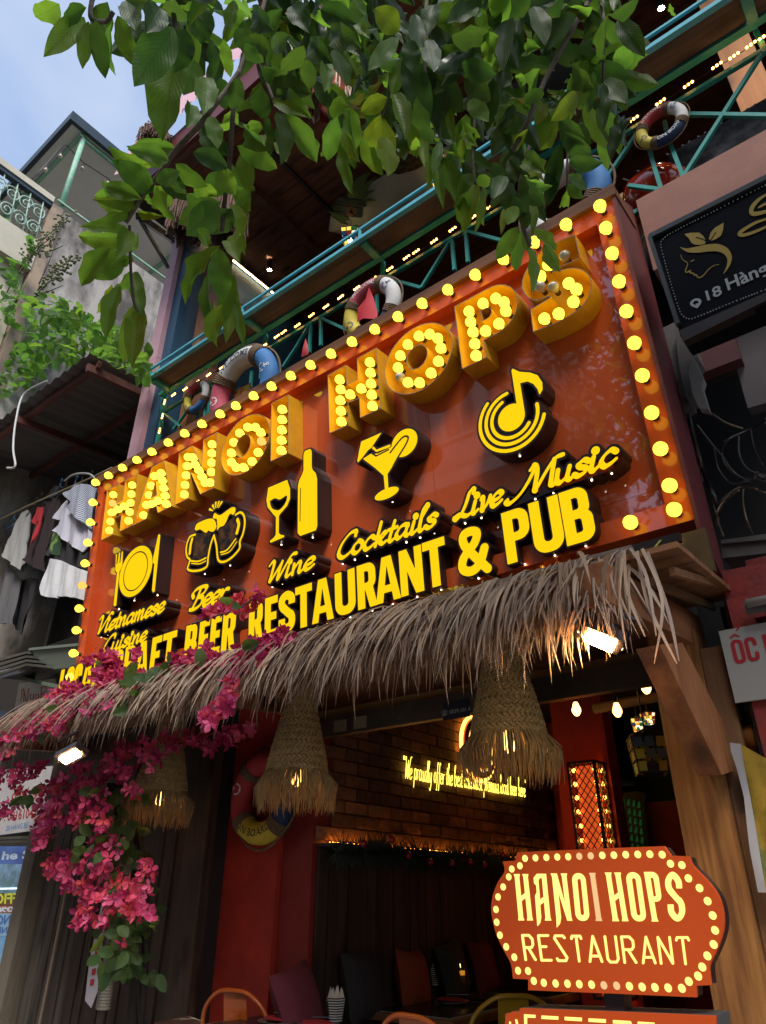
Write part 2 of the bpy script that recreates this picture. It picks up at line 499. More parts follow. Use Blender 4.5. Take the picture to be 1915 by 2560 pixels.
# bold condensed capitals, drawn in a box w x h with stem t
def blk(ch, w, h, t):
    q = t * 0.92
    P = []
    if ch == 'L': P = [('+', [(0, 0), (w, 0), (w, q), (t, q), (t, h), (0, h)])]
    elif ch == 'T': P = [('+', [(0, h), (w, h), (w, h - q), (w / 2 + t / 2, h - q), (w / 2 + t / 2, 0), (w / 2 - t / 2, 0), (w / 2 - t / 2, h - q), (0, h - q)])]
    elif ch == 'E': P = [('+', [(0, 0), (w, 0), (w, q), (t, q), (t, h * .42), (w * .9, h * .42), (w * .9, h * .42 + q), (t, h * .42 + q), (t, h - q), (w, h - q), (w, h), (0, h)])]
    elif ch == 'F': P = [('+', [(0, 0), (t, 0), (t, h * .40), (w * .9, h * .40), (w * .9, h * .40 + q), (t, h * .40 + q), (t, h - q), (w, h - q), (w, h), (0, h)])]
    elif ch == 'A': P = [('+', [(0, 0), (t * .95, 0), (w * .34, h * .2), (w * .66, h * .2), (w - t * .95, 0), (w, 0), (w * .5 + t * .62, h), (w * .5 - t * .62, h)]), ('-', [(w * .385, h * .36), (w * .615, h * .36), (w * .5, h * .80)])]
    elif ch == 'N': P = [('+', [(0, 0), (t * .92, 0), (t * .92, h * .52), (w - t, 0), (w, 0), (w, h), (w - t * .92, h), (w - t * .92, h * .50), (t, h), (0, h)])]
    elif ch == 'O': P = [('+', rrect(0, 0, w, h, w * .42)), ('-', rrect(t, t * .95, w - t, h - t * .95, (w - 2 * t) * .45))]
    elif ch == 'C': P = [('+', rrect(0, 0, w, h, w * .42)), ('-', rrect(t, t * .95, w - t, h - t * .95, (w - 2 * t) * .45)), ('-', [(w * .55, h * .37), (w * 1.1, h * .37), (w * 1.1, h * .62), (w * .55, h * .62)])]
    elif ch == 'U': P = [('+', rrect(0, 0, w, h, (0, 0, w * .42, w * .42))), ('-', rrect(t, t * .95, w - t, h * 1.2, (0, 0, (w - 2 * t) * .45, (w - 2 * t) * .45)))]
    elif ch in 'PR':
        P = [('+', [(0, 0), (t, 0), (t, h), (0, h)]), ('+', rrect(0, h * .40, w * .98, h, (w * .4, 0, 0, w * .4))), ('-', rrect(t, h * .40 + q * .85, w - t, h - q * .95, ((w - 2 * t) * .5, 0, 0, (w - 2 * t) * .5)))]
        if ch == 'R': P += [('+', [(t * 1.0, h * .46), (w * .8, h * .50), (w * 1.02, 0), (w * 1.02 - t * 1.02, 0)]), ('-', rrect(t, h * .40 + q * .85, w - t, h - q * .95, ((w - 2 * t) * .5, 0, 0, (w - 2 * t) * .5))), ('-', [(t, -.01), (w * 1.02 - t * 1.02, -.01), (t * 1.15, h * .34), (t, h * .36)])]
    elif ch == 'B':
        P = [('+', rrect(0, h * .47, w * .95, h, (w * .38, 0, 0, w * .3))), ('+', rrect(0, 0, w, h * .56, (w * .3, 0, 0, w * .38))),
             ('-', rrect(t, h * .60, w - t * 1.05, h - q * .95, ((w - 2 * t) * .4, 0, 0, (w - 2 * t) * .4))), ('-', rrect(t, q * .95, w - t * 1.0, h * .43, ((w - 2 * t) * .4, 0, 0, (w - 2 * t) * .4)))]
    elif ch == 'S':
        m = w / 2; r = t * .5
        pp = catmull([(w - r, h * .68), (w - r * 1.1, h * .82), (m, h - r), (r * 1.1, h * .82), (r * 1.1, h * .66), (m * .9, h * .53), (w - r * 1.1, h * .38), (w - r * 1.1, h * .18), (m, r), (r * 1.1, h * .18), (r, h * .33)], 4)
        P = [('s', pp, [r * 1.03] * len(pp)), ('-', [(w * .55, h * .44), (w * 1.2, h * .58), (w * 1.2, h * .665), (w * .55, h * .665)]), ('-', [(-.2 * w, h * .345), (w * .45, h * .345), (w * .45, h * .54), (-.2 * w, h * .42)])]
        P = P[:1] + P[1:]
        P += [('s', catmull([(r * 1.1, h * .66), (m * .9, h * .53), (w - r * 1.1, h * .38)], 4), [r] * 9)]
    elif ch == '&':
        r = t * .46
        pp = catmull([(w * .95, r * .6), (w * .62, h * .33), (w * .27, h * .66), (w * .27, h * .86), (w * .5, h - r), (w * .73, h * .84), (w * .62, h * .64), (w * .2, h * .40), (w * .14, h * .18), (w * .42, r), (w * .72, h * .2), (w * .93, h * .48)], 4)
        P = [('s', pp, [r] * len(pp))]
    elif ch == 'H': P = [('+', [(0, 0), (t, 0), (t, h * .43), (w - t, h * .43), (w - t, 0), (w, 0), (w, h), (w - t, h), (w - t, h * .43 + q), (t, h * .43 + q), (t, h), (0, h)])]
    elif ch == 'I': P = [('+', [(0, 0), (t, 0), (t, h), (0, h)])]
    return P
def xf(prims, fn):
    out = []
    for p in prims:
        q = [fn(*a) for a in p[1]]
        out.append((p[0], q) if len(p) == 2 else (p[0], q, p[2]))
    return out

# flowing script letters: strokes in em units, advance
SCR = {
 'a': ([[(.36, .42), (.26, .5), (.12, .44), (.04, .22), (.1, .02), (.22, .04), (.34, .24), (.38, .48)], [(.38, .48), (.34, .12), (.42, 0), (.52, .1)]], .48),
 'b': ([[(.08, .6), (.2, .95), (.14, 1), (.08, .8), (.06, .2), (.12, 0), (.28, .04), (.36, .3), (.26, .5), (.1, .36)]], .44),
 'c': ([[(.34, .4), (.24, .5), (.1, .4), (.04, .2), (.12, .01), (.26, .03), (.38, .14)]], .38),
 'd': ([[(.36, .42), (.26, .5), (.12, .44), (.04, .22), (.1, .02), (.22, .04), (.34, .24), (.38, .48)], [(.44, 1), (.36, .12), (.44, 0), (.54, .1)]], .5),
 'e': ([[(.06, .2), (.26, .26), (.34, .4), (.24, .5), (.1, .42), (.04, .2), (.12, .01), (.26, .03), (.38, .14)]], .37),
 'f': ([[(.34, .9), (.26, 1), (.18, .8), (.14, .2), (.08, -.3), (.0, -.28)], [(.04, .48), (.3, .5)]], .32),
 'h': ([[(.06, .55), (.2, .95), (.12, .98), (.06, 0)], [(.07, .2), (.2, .46), (.32, .44), (.32, .1), (.38, 0), (.48, .1)]], .46),
 'i': ([[(.08, .48), (.06, .1), (.12, 0), (.24, .1)], [(.1, .68), (.101, .69)]], .24),
 'k': ([[(.1, .98), (.06, 0)], [(.08, .22), (.24, .46), (.34, .44), (.26, .28), (.12, .24)], [(.12, .24), (.28, .02), (.42, .08)]], .42),
 'l': ([[(.06, .5), (.2, .9), (.14, 1), (.07, .8), (.06, .12), (.14, 0), (.24, .1)]], .24),
 'm': ([[(.04, .48), (.06, 0)], [(.06, .2), (.16, .47), (.24, .44), (.25, 0)], [(.25, .2), (.36, .47), (.44, .44), (.44, .1), (.5, 0), (.6, .1)]], .6),
 'n': ([[(.04, .48), (.06, 0)], [(.06, .2), (.18, .47), (.28, .44), (.28, .1), (.34, 0), (.44, .1)]], .43),
 'o': ([[(.2, .5), (.06, .36), (.05, .12), (.18, 0), (.32, .12), (.34, .36), (.22, .5), (.2, .5)]], .4),
 'p': ([[(.1, .5), (.04, -.35)], [(.08, .3), (.2, .5), (.34, .42), (.32, .12), (.18, 0), (.08, .08)]], .42),
 'r': ([[(.04, .48), (.06, 0)], [(.06, .2), (.16, .46), (.3, .46)]], .32),
 's': ([[(.3, .42), (.2, .5), (.08, .42), (.12, .3), (.26, .2), (.26, .06), (.12, 0), (.02, .08)]], .34),
 't': ([[(.16, .82), (.1, .12), (.18, 0), (.28, .08)], [(.0, .5), (.28, .52)]], .27),
 'u': ([[(.04, .48), (.05, .12), (.14, 0), (.28, .14), (.32, .48)], [(.32, .48), (.3, .1), (.38, 0), (.48, .1)]], .46),
 'v': ([[(.02, .44), (.08, .5), (.12, .3), (.14, .0), (.28, .2), (.34, .48)]], .38),
 'y': ([[(.04, .48), (.06, .12), (.18, .04), (.32, .48)], [(.32, .48), (.26, -.1), (.14, -.36), (.02, -.24)]], .42),
 'V': ([[(.0, .84), (.1, 1), (.2, .9), (.2, .4), (.2, 0), (.45, .55), (.66, 1), (.8, .98)]], .56),
 'C': ([[(.6, .8), (.58, 1), (.36, .98), (.14, .62), (.1, .22), (.28, 0), (.5, .1), (.6, .24)]], .58),
 'B': ([[(.06, .62), (.0, .78), (.1, .94), (.34, 1), (.58, .92), (.52, .66), (.3, .54)], [(.3, .54), (.52, .44), (.5, .14), (.28, 0), (.06, .03)], [(.32, .92), (.26, .45), (.14, .02)]], .58),
 'W': ([[(.0, .82), (.1, .98), (.18, .88), (.18, .4), (.18, 0), (.38, .5), (.5, .84)], [(.5, .84), (.46, .4), (.48, 0), (.66, .55), (.82, .98), (.98, 1)]], .72),
 'L': ([[(.46, .84), (.44, 1), (.32, .94), (.26, .5), (.14, .1), (.0, .0), (-.06, .1), (.1, .14), (.36, .0), (.56, .1)]], .5),
 'M': ([[(-.32, .06), (-.34, -.04), (-.22, -.1), (0, .1), (.18, .5), (.3, .96)], [(.16, .86), (.26, 1), (.36, .7), (.38, .05), (.56, .5), (.76, .95), (.96, 1)], [(.76, .95), (.76, .4), (.78, .05), (.9, .04)]], .86),
 '"': ([[(.04, 1), (.06, .82)], [(.16, 1), (.18, .82)]], .28), ' ': ([], .2),
}
def script(word, u0, u1, w0, w1, cap, wt=0.07, slant=0.34, thin=0.42, k=4):
    adv = []; x = 0
    for ch in word: adv.append(x); x += SCR[ch][1]
    total = x + 0.02; lead = 0.3 if word[0] == 'M' else 0
    sx = (u1 - u0 - slant * cap * .5) / (total + lead); pr = []
    for ch, a in zip(word, adv):
        for st in SCR[ch][0]:
            P = catmull(st, k) if len(st) > 2 else list(st)
            Q = [(u0 + (a + lead + p[0]) * sx + p[1] * cap * slant, w0 + (w1 - w0) * (a + p[0]) / total + p[1] * cap) for p in P]
            rs = []
            for i in range(len(Q)):
                A, B = Q[max(0, i - 1)], Q[min(len(Q) - 1, i + 1)]
                an = math.atan2(B[1] - A[1], B[0] - A[0])
                c = abs(math.sin(an - R(35)))
                rs.append(wt * cap * (thin + (1 - thin) * c ** 1.3))
            if ch == 'i' and len(st) == 2: rs = [wt * cap * 1.25] * len(Q)
            pr.append(('s', Q, rs))
    return pr
# ================================================================== THE BIG SIGN
UL, UR, WB, WT, FW = -5.675, -0.62, -0.035, 1.909, 0.108
sign = thing('restaurant_signboard', 'wide orange-red sign with bulb-lit HANOI HOPS letters above the thatched eave', 'signboard', SP((UL + UR) / 2, WB, -0.2))
def sbox(mb, u0, u1, w0, w1, h0, h1, mi=0):
    mb.obox(SP((u0 + u1) / 2, (w0 + w1) / 2, (h0 + h1) / 2), V((1, 0, 0)) * ((u1 - u0) / 2), SU * ((w1 - w0) / 2), SN * ((h1 - h0) / 2), mi)
# sheet panels with fine joints
for (a, b, c, d) in ((UL + FW, -3.84, 0.19, WT - FW), (-3.838, -2.0, 0.19, WT - FW), (-1.998, UR - FW, 0.19, WT - FW),
                     (UL + FW, -3.84, WB + FW, 0.188), (-3.838, -2.0, WB + FW, 0.188), (-1.998, UR - FW, WB + FW, 0.188)):
    m_ = MB(); sbox(m_, a, b, c, d, -0.11, -0.08)
    put('panel', (m_, M['sign']), sign)
b_ = MB(); sbox(b_, UL + .02, UR - .02, WB + .02, WT - .02, -0.22, -0.112); put('backing_box', (b_, M['black']), sign)
for (a, b, c, d) in ((UL, UR, WT - FW, WT), (UL, UR, WB, WB + FW), (UL, UL + FW, WB + FW + .001, WT - FW - .001), (UR - FW, UR, WB + FW + .001, WT - FW - .001)):
    m_ = MB(); sbox(m_, a, b, c, d, -0.20, 0.0)
    put('frame_rail', (m_, M['signframe']), sign)
# dull red side cheek, right, and brown cap board on top
m_ = MB(); m_.slab([V((UR + .003, 2.98, 3.0)), V((UR + .003, 2.80, 5.02)), V((UR + .003, 3.2, 5.30)), V((UR + .003, 3.25, 2.75))], V((0.02, 0, 0)))
M['cheek'] = mat('dull_red_side_sheet', (0.17, 0.035, 0.035), 0.45, col2=(0.13, 0.028, 0.03), scale=3)
put('side_sheet', (m_, M['cheek']), sign)
m_ = MB(); sbox(m_, UL - .07, UR + .03, WT + .003, WT + .078, -0.30, 0.032); put('cap_board', (m_, M['capboard']), sign)
# rivets
m_ = MB()
for (u, w) in ((-5.53, 1.70), (-5.53, .9), (-5.53, .34), (-5.53, .28), (-.74, 1.70), (-.74, .9), (-.85, 1.78)): m_.sphere(SP(u, w, -0.078), .006, 8, 4)
for (u, w) in ((-.62, .5), (-.62, 1.1), (-.62, 1.6)): m_.sphere(SP(u + .002, w, -0.05), .006, 8, 4)
put('rivet', (m_, M['rim']), sign, kind='stuff')

# bulb meshes along the sign normal
def bulb_mesh(name, r, mg, sock=True):
    b = MB()
    prof = [(1e-4, r), (r * .5, r * .87), (r * .87, r * .5), (r, 0), (r * .87, -r * .5), (r * .55, -r * .88), (r * .42, -r * 1.2), (r * .40, -r * 1.35)]
    b.lathe(prof[::-1], 14, (0, 0, 0), SN, 0)
    if sock: b.lathe([(r * .46, -r * 1.2), (r * .50, -r * 1.25), (r * .50, -r * 2.1)], 12, (0, 0, 0), SN, 1)
    return b.mesh(name, [mg, M['socket']])
BM = {k: bulb_mesh('bulb', r, M[m]) for k, r, m in (('L', .0325, 'bulb'), ('W', .0325, 'bulbwarm'), ('X', .0325, 'bulboff'), ('F', .034, 'bulb'), ('FW', .034, 'bulbwarm'))}
def bulb(u, w, h, kind, parent, base):
    o = bpy.data.objects.new('light_bulb', BM[kind]); COL.objects.link(o); o.parent = parent
    o.location = SP(u, w, h) - V(base)
    return o
# frame bulbs
tops = [-5.622, -5.41, -5.19, -4.97, -4.75, -4.52, -4.30, -4.075, -3.85, -3.663, -3.46, -3.263, -3.06, -2.86, -2.663, -2.468, -2.266, -2.07, -1.875, -1.677, -1.477, -1.28, -1.078, -0.877, -0.676]
random.seed(4)
for u in tops: bulb(u, 1.846 + (-u - .7) * .0108 + random.uniform(-.003, .003), .066, 'F', sign, sign.location)
for i, w in enumerate((1.69, 1.49, 1.29, 1.09, .885, .675, .483, .285, .085)): bulb(UL + FW / 2, w, .066, 'FW' if i == 4 else 'F', sign, sign.location)
for w in (1.684, 1.503, 1.31, 1.115, .916, .722, .51, .315, .126): bulb(UR - FW / 2, w, .066, 'F', sign, sign.location)
for u in (-.68, -.878): bulb(u, WB + FW / 2 - .01, .066, 'F', sign, sign.location)

# channel letters
CH = {
 'H': [('+', [(-5.393, 1.240), (-5.210, 1.240), (-5.210, 1.395), (-5.112, 1.395), (-5.112, 1.240), (-4.925, 1.240), (-4.925, 1.735), (-5.112, 1.735), (-5.112, 1.545), (-5.210, 1.545), (-5.210, 1.735), (-5.393, 1.735)])],
 'A': [('+', [(-4.919, 1.238), (-4.731, 1.238), (-4.703, 1.315), (-4.604, 1.315), (-4.575, 1.243), (-4.390, 1.243), (-4.548, 1.725), (-4.720, 1.725)]), ('-', [(-4.688, 1.420), (-4.612, 1.420), (-4.645, 1.560)])],
 'N': [('+', [(-4.350, 1.240), (-4.180, 1.240), (-4.174, 1.468), (-4.035, 1.228), (-3.870, 1.228), (-3.866, 1.720), (-4.036, 1.720), (-4.036, 1.475), (-4.178, 1.720), (-4.350, 1.716)])],
 'O': [('+', ell(-3.536, 1.474, .27, .244)), ('-', ell(-3.556, 1.472, .080, .090))],
 'I': [('+', [(-3.256, 1.222), (-3.078, 1.220), (-3.076, 1.712), (-3.255, 1.716)])],
 'H2': [('+', [(-2.692, 1.222), (-2.523, 1.216), (-2.520, 1.388), (-2.424, 1.382), (-2.424, 1.228), (-2.252, 1.226), (-2.256, 1.706), (-2.426, 1.704), (-2.430, 1.535), (-2.523, 1.540), (-2.523, 1.700), (-2.694, 1.696)])],
 'O2': [('+', ell(-1.944, 1.460, .260, .242)), ('-', ell(-1.948, 1.472, .078, .082))],
 'P': [('+', [(-1.643, 1.230), (-1.474, 1.229), (-1.474, 1.360), (-1.643, 1.420)]), ('+', rrect(-1.644, 1.354, -1.232, 1.700, (.168, .0, .0, .166), 9)), ('-', rrect(-1.470, 1.492, -1.404, 1.566, (.037, 0, 0, .037)))],
}
_sp = catmull([(-.80, 1.625), (-.90, 1.668), (-1.03, 1.662), (-1.10, 1.600), (-1.085, 1.525), (-1.01, 1.485), (-.93, 1.455), (-.897, 1.40), (-.925, 1.345), (-1.03, 1.327), (-1.20, 1.345)], 5)
CH['S'] = [('s', _sp, [.090] * len(_sp)), ('-', [(-.838, 1.9), (-.6, 1.9), (-.6, 1.50), (-.838, 1.50)]), ('-', [(-1.4, 1.1), (-1.185, 1.1), (-1.165, 1.47), (-1.4, 1.47)]),
           ('-', [(-1.17, 1.405), (-1.045, 1.418), (-1.045, 1.428), (-1.16, 1.445), (-1.3, 1.44)]), ('-', [(-.98, 1.572), (-.82, 1.545), (-.82, 1.575), (-.98, 1.580)])]
BL = {'H': [(-5.309, 1.668), (-5.304, 1.581), (-5.303, 1.49), (-5.303, 1.402), (-5.304, 1.316), (-5.212, 1.49), (-5.116, 1.489), (-5.021, 1.663), (-5.017, 1.574), (-5.014, 1.489), (-5.015, 1.402), (-5.019, 1.32)],
 'A': [(-4.697, 1.634), (-4.606, 1.632), (-4.578, 1.552), (-4.551, 1.472), (-4.521, 1.39), (-4.494, 1.307), (-4.731, 1.555), (-4.75, 1.473), (-4.775, 1.39), (-4.696, 1.374), (-4.615, 1.375), (-4.803, 1.303)],
 'N': [(-4.247, 1.647), (-4.183, 1.619), (-4.252, 1.566), (-4.255, 1.482), (-4.259, 1.396), (-4.26, 1.312), (-4.149, 1.542), (-4.097, 1.472), (-4.05, 1.396), (-4.006, 1.327), (-3.944, 1.306), (-3.936, 1.396), (-3.939, 1.479), (-3.943, 1.564), (-3.946, 1.647)],
 'O': [(-3.62, 1.616), (-3.53, 1.631), (-3.443, 1.594), (-3.386, 1.526), (-3.375, 1.445), (-3.407, 1.364), (-3.47, 1.312), (-3.564, 1.297), (-3.646, 1.328), (-3.702, 1.394), (-3.709, 1.477), (-3.684, 1.56)],
 'I': [(-3.16, 1.628), (-3.161, 1.541), (-3.163, 1.455), (-3.165, 1.37), (-3.166, 1.286)],
 'H2': [(-2.602, 1.625), (-2.596, 1.541), (-2.603, 1.456), (-2.601, 1.37), (-2.599, 1.286), (-2.514, 1.462), (-2.417, 1.464), (-2.333, 1.635), (-2.333, 1.551), (-2.334, 1.465), (-2.333, 1.378), (-2.332, 1.291)],
 'O2': [(-2.019, 1.617), (-1.93, 1.637), (-1.849, 1.608), (-1.794, 1.547), (-1.779, 1.464), (-1.807, 1.38), (-1.867, 1.322), (-1.957, 1.294), (-2.042, 1.336), (-2.098, 1.401), (-2.109, 1.482), (-2.084, 1.563)],
 'P': [(-1.557, 1.624), (-1.556, 1.544), (-1.549, 1.464), (-1.548, 1.377), (-1.549, 1.291), (-1.458, 1.627), (-1.372, 1.615), (-1.325, 1.559), (-1.322, 1.494), (-1.377, 1.431), (-1.467, 1.427)],
 'S': [(-0.925, 1.655), (-1.027, 1.656), (-1.082, 1.608), (-1.094, 1.535), (-1.021, 1.489), (-0.934, 1.464), (-0.9, 1.403), (-0.93, 1.333), (-1.021, 1.303), (-1.105, 1.316)]}
OFF = {'S': {0, 3, 4}, 'O2': {9}}
WARM = {'O': {4}, 'H': {1}}
for k, pr in CH.items():
    gx, gy, D = field(pr, .005, .03)
    lo = contours(gx, gy, D, 0.0, .0006); li = contours(gx, gy, D, -.0045, .0006)
    b = MB()
    wall(b, lo, lambda u, w: SP(u, w, -.079), lambda u, w: SP(u, w, .07), 0)
    wall(b, li, lambda u, w: SP(u, w, -.072), lambda u, w: SP(u, w, .07), 0)
    v, f = fill(lo + li, lambda u, w: SP(u, w, .07)); b.add(v, f, 1)
    v, f = fill(li, lambda u, w: SP(u, w, -.072)); b.add(v, f, 0)
    L = put('channel_letter', (b, [M['gold'], M['rim']]), sign)
    for i, (u, w) in enumerate(BL[k]):
        kd = 'X' if i in OFF.get(k, ()) else ('W' if i in WARM.get(k, ()) else 'L')
        bulb(u, w, .052, kd, L, (0, 0, 0))

HF = .05
def lit(name, prims, g=.004, rim=.012, dz=0.0, leds=(), extra=None):
    """black case standing off the panel with a lit yellow face"""
    gx, gy, D = field(prims, g, rim + .02)
    body = contours(gx, gy, D, rim, .0006); face = contours(gx, gy, D, 0.0, .0004)
    b = MB(); solid(b, body, lambda u, w: SP(u, w, -.079), lambda u, w: SP(u, w, HF - .002 + dz), 0)
    for (u, w) in leds: b.sphere(SP(u, w, .01), .0055, 6, 4, 1)
    o = put(name, (b, [M['black'], M['led']]), sign)
    c = MB(); v, f = fill(face, lambda u, w: SP(u, w, HF + dz)); c.add(v, f, 0)
    put('lit_face', (c, M['yface']), o)
    return o
# block capitals
def base_w(u): return -.012 + (u + 1.1) * .018
LET = [('L', -5.82, -5.72), ('O', -5.715, -5.60), ('C', -5.59, -5.475), ('A', -5.47, -5.32), ('L', -5.31, -5.20),
       ('C', -5.03, -4.905), ('R', -4.885, -4.745), ('A', -4.735, -4.565), ('F', -4.54, -4.42), ('T', -4.41, -4.245),
       ('B', -4.14, -4.005), ('E', -3.985, -3.875), ('E', -3.862, -3.752), ('R', -3.735, -3.60),
       ('R', -3.46, -3.325), ('E', -3.308, -3.190), ('S', -3.178, -3.035), ('T', -3.03, -2.885), ('A', -2.888, -2.71), ('U', -2.695, -2.535), ('R', -2.518, -2.375), ('A', -2.385, -2.205), ('N', -2.203, -2.045), ('T', -2.038, -1.887),
       ('&', -1.815, -1.635), ('P', -1.527, -1.375), ('U', -1.368, -1.205), ('B', -1.200, -1.048)]
for i, (ch, a, b) in enumerate(LET):
    w0 = base_w((a + b) / 2); hh = .272 + (.012 if ch in 'PUB' and a > -1.6 else 0)
    pr = blk(ch, b - a, hh, .058 if b > -1.6 else .055)
    lean = .0 if a > -3.6 else .055
    pr = xf(pr, lambda x, y: (a + x + lean * y, w0 + y + .006 * x))
    lit('letter', pr, .0035, .009, .0008 * (i % 3), leds=[((a + b) / 2, w0 - .0085)])
# script words
for i, (wd, a, b, w0, w1, cap, wt_) in enumerate((('Vietnamese', -5.335, -4.395, .390, .386, .137, .125), ('Cuisine', -5.21, -4.595, .205, .205, .127, .125), ('Beer', -4.115, -3.665, .318, .312, .152, .122),
                             ('Wine', -3.31, -2.845, .325, .325, .138, .122), ('Cocktails', -2.69, -1.905, .322, .325, .142, .122), ('Live', -1.80, -1.49, .318, .322, .140, .122), ('Music', -1.475, -.86, .322, .330, .146, .122))):
    pr = script(wd, a, b, w0, w1, cap, wt_)
    n = max(2, int((b - a) / .09))
    lit('script_word', pr, .0028, .015, .0003 * i, leds=[(a + (b - a) * (k + .3) / n, w0 - .020) for k in range(n)])
# pictures
def stk(P, r, sm=True):
    Q = catmull(P, 4) if sm and len(P) > 2 else P
    return ('s', Q, [r] * len(Q))
def sub_stk(P, r):
    Q = catmull(P, 4) if len(P) > 2 else P
    return ('x', Q, [r] * len(Q))
pc, pw = -4.843, .817
circ = lambda cx, cy, r: [(cx + r * math.cos(2 * math.pi * k / 40), cy + r * math.sin(2 * math.pi * k / 40)) for k in range(41)]
lit('plate_picture', [('+', ell(pc, pw, .226, .213)), ('x', circ(pc, pw, .163), [.0055] * 41),
    ('+', [(-5.160, 1.052), (-5.143, 1.052), (-5.137, .955), (-5.122, .955), (-5.116, 1.052), (-5.097, 1.052), (-5.093, .955), (-5.079, .955), (-5.074, 1.052), (-5.058, 1.052), (-5.045, .925), (-5.062, .890), (-5.078, .875), (-5.072, .582), (-5.092, .575), (-5.112, .590), (-5.112, .875), (-5.128, .885), (-5.142, .90)]),
    ('+', [(-4.571, 1.055), (-4.555, 1.058), (-4.541, 1.041), (-4.554, .573), (-4.575, .570), (-4.591, .592), (-4.589, .813), (-4.613, .824), (-4.613, .87)])],
    leds=[(-4.88, .585), (-4.57, .555), (-5.09, .56)])
lit('beer_picture', [('+', catmull([(-4.101, .961), (-4.085, .997), (-4.035, 1.004), (-3.95, 1.0), (-3.886, .98), (-3.85, .932), (-3.845, .901), (-3.872, .877), (-3.907, .883), (-3.936, .901), (-3.963, .89), (-4.0, .916), (-4.038, .942), (-4.081, .945), (-4.101, .961)], 3)),
    ('+', catmull([(-3.892, .990), (-3.885, 1.012), (-3.870, 1.024), (-3.832, .996), (-3.797, .986), (-3.73, 1.0), (-3.684, 1.008), (-3.644, .995), (-3.638, .964), (-3.661, .942), (-3.688, .961), (-3.714, .95), (-3.732, .917), (-3.764, .888), (-3.805, .890), (-3.836, .873), (-3.834, .921), (-3.857, .966), (-3.892, .990)], 3)),
    stk([(-4.092, .914), (-4.151, .916), (-4.183, .876), (-4.191, .808), (-4.171, .754), (-4.138, .723), (-4.148, .688), (-4.158, .654), (-4.102, .624), (-4.016, .606), (-3.954, .607), (-3.926, .625), (-3.922, .686), (-3.902, .776), (-3.869, .842)], .0085),
    stk([(-4.126, .889), (-4.140, .84), (-4.145, .776)], .013), stk([(-4.124, .711), (-4.036, .682), (-3.947, .686)], .0065), stk([(-4.115, .688), (-4.02, .658), (-3.949, .662)], .0045),
    stk([(-3.869, .842), (-3.833, .745), (-3.808, .634), (-3.746, .599), (-3.669, .606), (-3.606, .634), (-3.576, .662), (-3.578, .709), (-3.549, .756), (-3.532, .826), (-3.542, .895), (-3.582, .936), (-3.634, .934)], .0085),
    stk([(-3.612, .888), (-3.596, .844), (-3.614, .785)], .014), stk([(-3.785, .684), (-3.712, .682), (-3.625, .741)], .0065), stk([(-3.777, .664), (-3.685, .661), (-3.611, .716)], .0045)]
    + [('s', [(-3.862 + .035 * c, 1.035 + .03 * s), (-3.862 + .075 * c, 1.035 + .072 * s)], [.004, .011]) for c, s in ((-.95, .55), (-.5, .85), (-.05, 1.0), (.42, .92), (.85, .75))]
    + [('x', [(-3.858, .975), (-3.842, .955), (-3.850, .93), (-3.838, .905)], [.003] * 4)], .0035, .013, leds=[(-4.0, .583), (-3.72, .575)])
# the mugs' dark glass with the brown print
m_ = MB(); m_.poly([SP(u, w, HF - .0012) for u, w in [(-4.09, .93), (-4.0, .9), (-3.93, .88), (-3.90, .86), (-3.93, .70), (-4.03, .695), (-4.11, .72)]])
m_.poly([SP(u, w, HF - .0012) for u, w in [(-3.83, .87), (-3.77, .875), (-3.72, .90), (-3.65, .93), (-3.625, .86), (-3.63, .76), (-3.71, .70), (-3.79, .70)]])
M['mug'] = mat('brown_mug_print', (0.02, 0.012, 0.01), 0.3, col2=(0.20, 0.085, 0.02), scale=14, lo=.45, hi=.7, rnd=False)
put('mug_print', (m_, M['mug']), sign)
lit('glass_picture', [('+', [(-3.295, 1.035), (-3.107, 1.031), (-3.079, .954), (-3.079, .877), (-3.107, .832), (-3.169, .797), (-3.186, .781), (-3.186, .655), (-3.165, .635), (-3.133, .622), (-3.135, .610), (-3.265, .606), (-3.272, .622), (-3.236, .634), (-3.214, .650), (-3.214, .781), (-3.24, .810), (-3.299, .884), (-3.312, .944)]),
    ('-', catmull([(-3.278, .925), (-3.227, .930), (-3.177, .904), (-3.110, .912), (-3.122, .860), (-3.184, .825), (-3.255, .862), (-3.278, .925)], 4))], .0035, .013, leds=[(-3.2, .585)])
lit('bottle_picture', [('+', [(-2.938, 1.193), (-2.885, 1.190), (-2.872, 1.165), (-2.874, 1.048), (-2.866, 1.02), (-2.838, .985), (-2.827, .94), (-2.832, .60), (-2.845, .572), (-2.985, .574), (-3.008, .60), (-3.003, .95), (-2.992, .985), (-2.962, 1.025), (-2.950, 1.05), (-2.950, 1.165)]),
    ('x', [(-2.980, .92), (-2.986, .68)], [.004, .004])], .0035, .013, leds=[(-2.91, .552)])
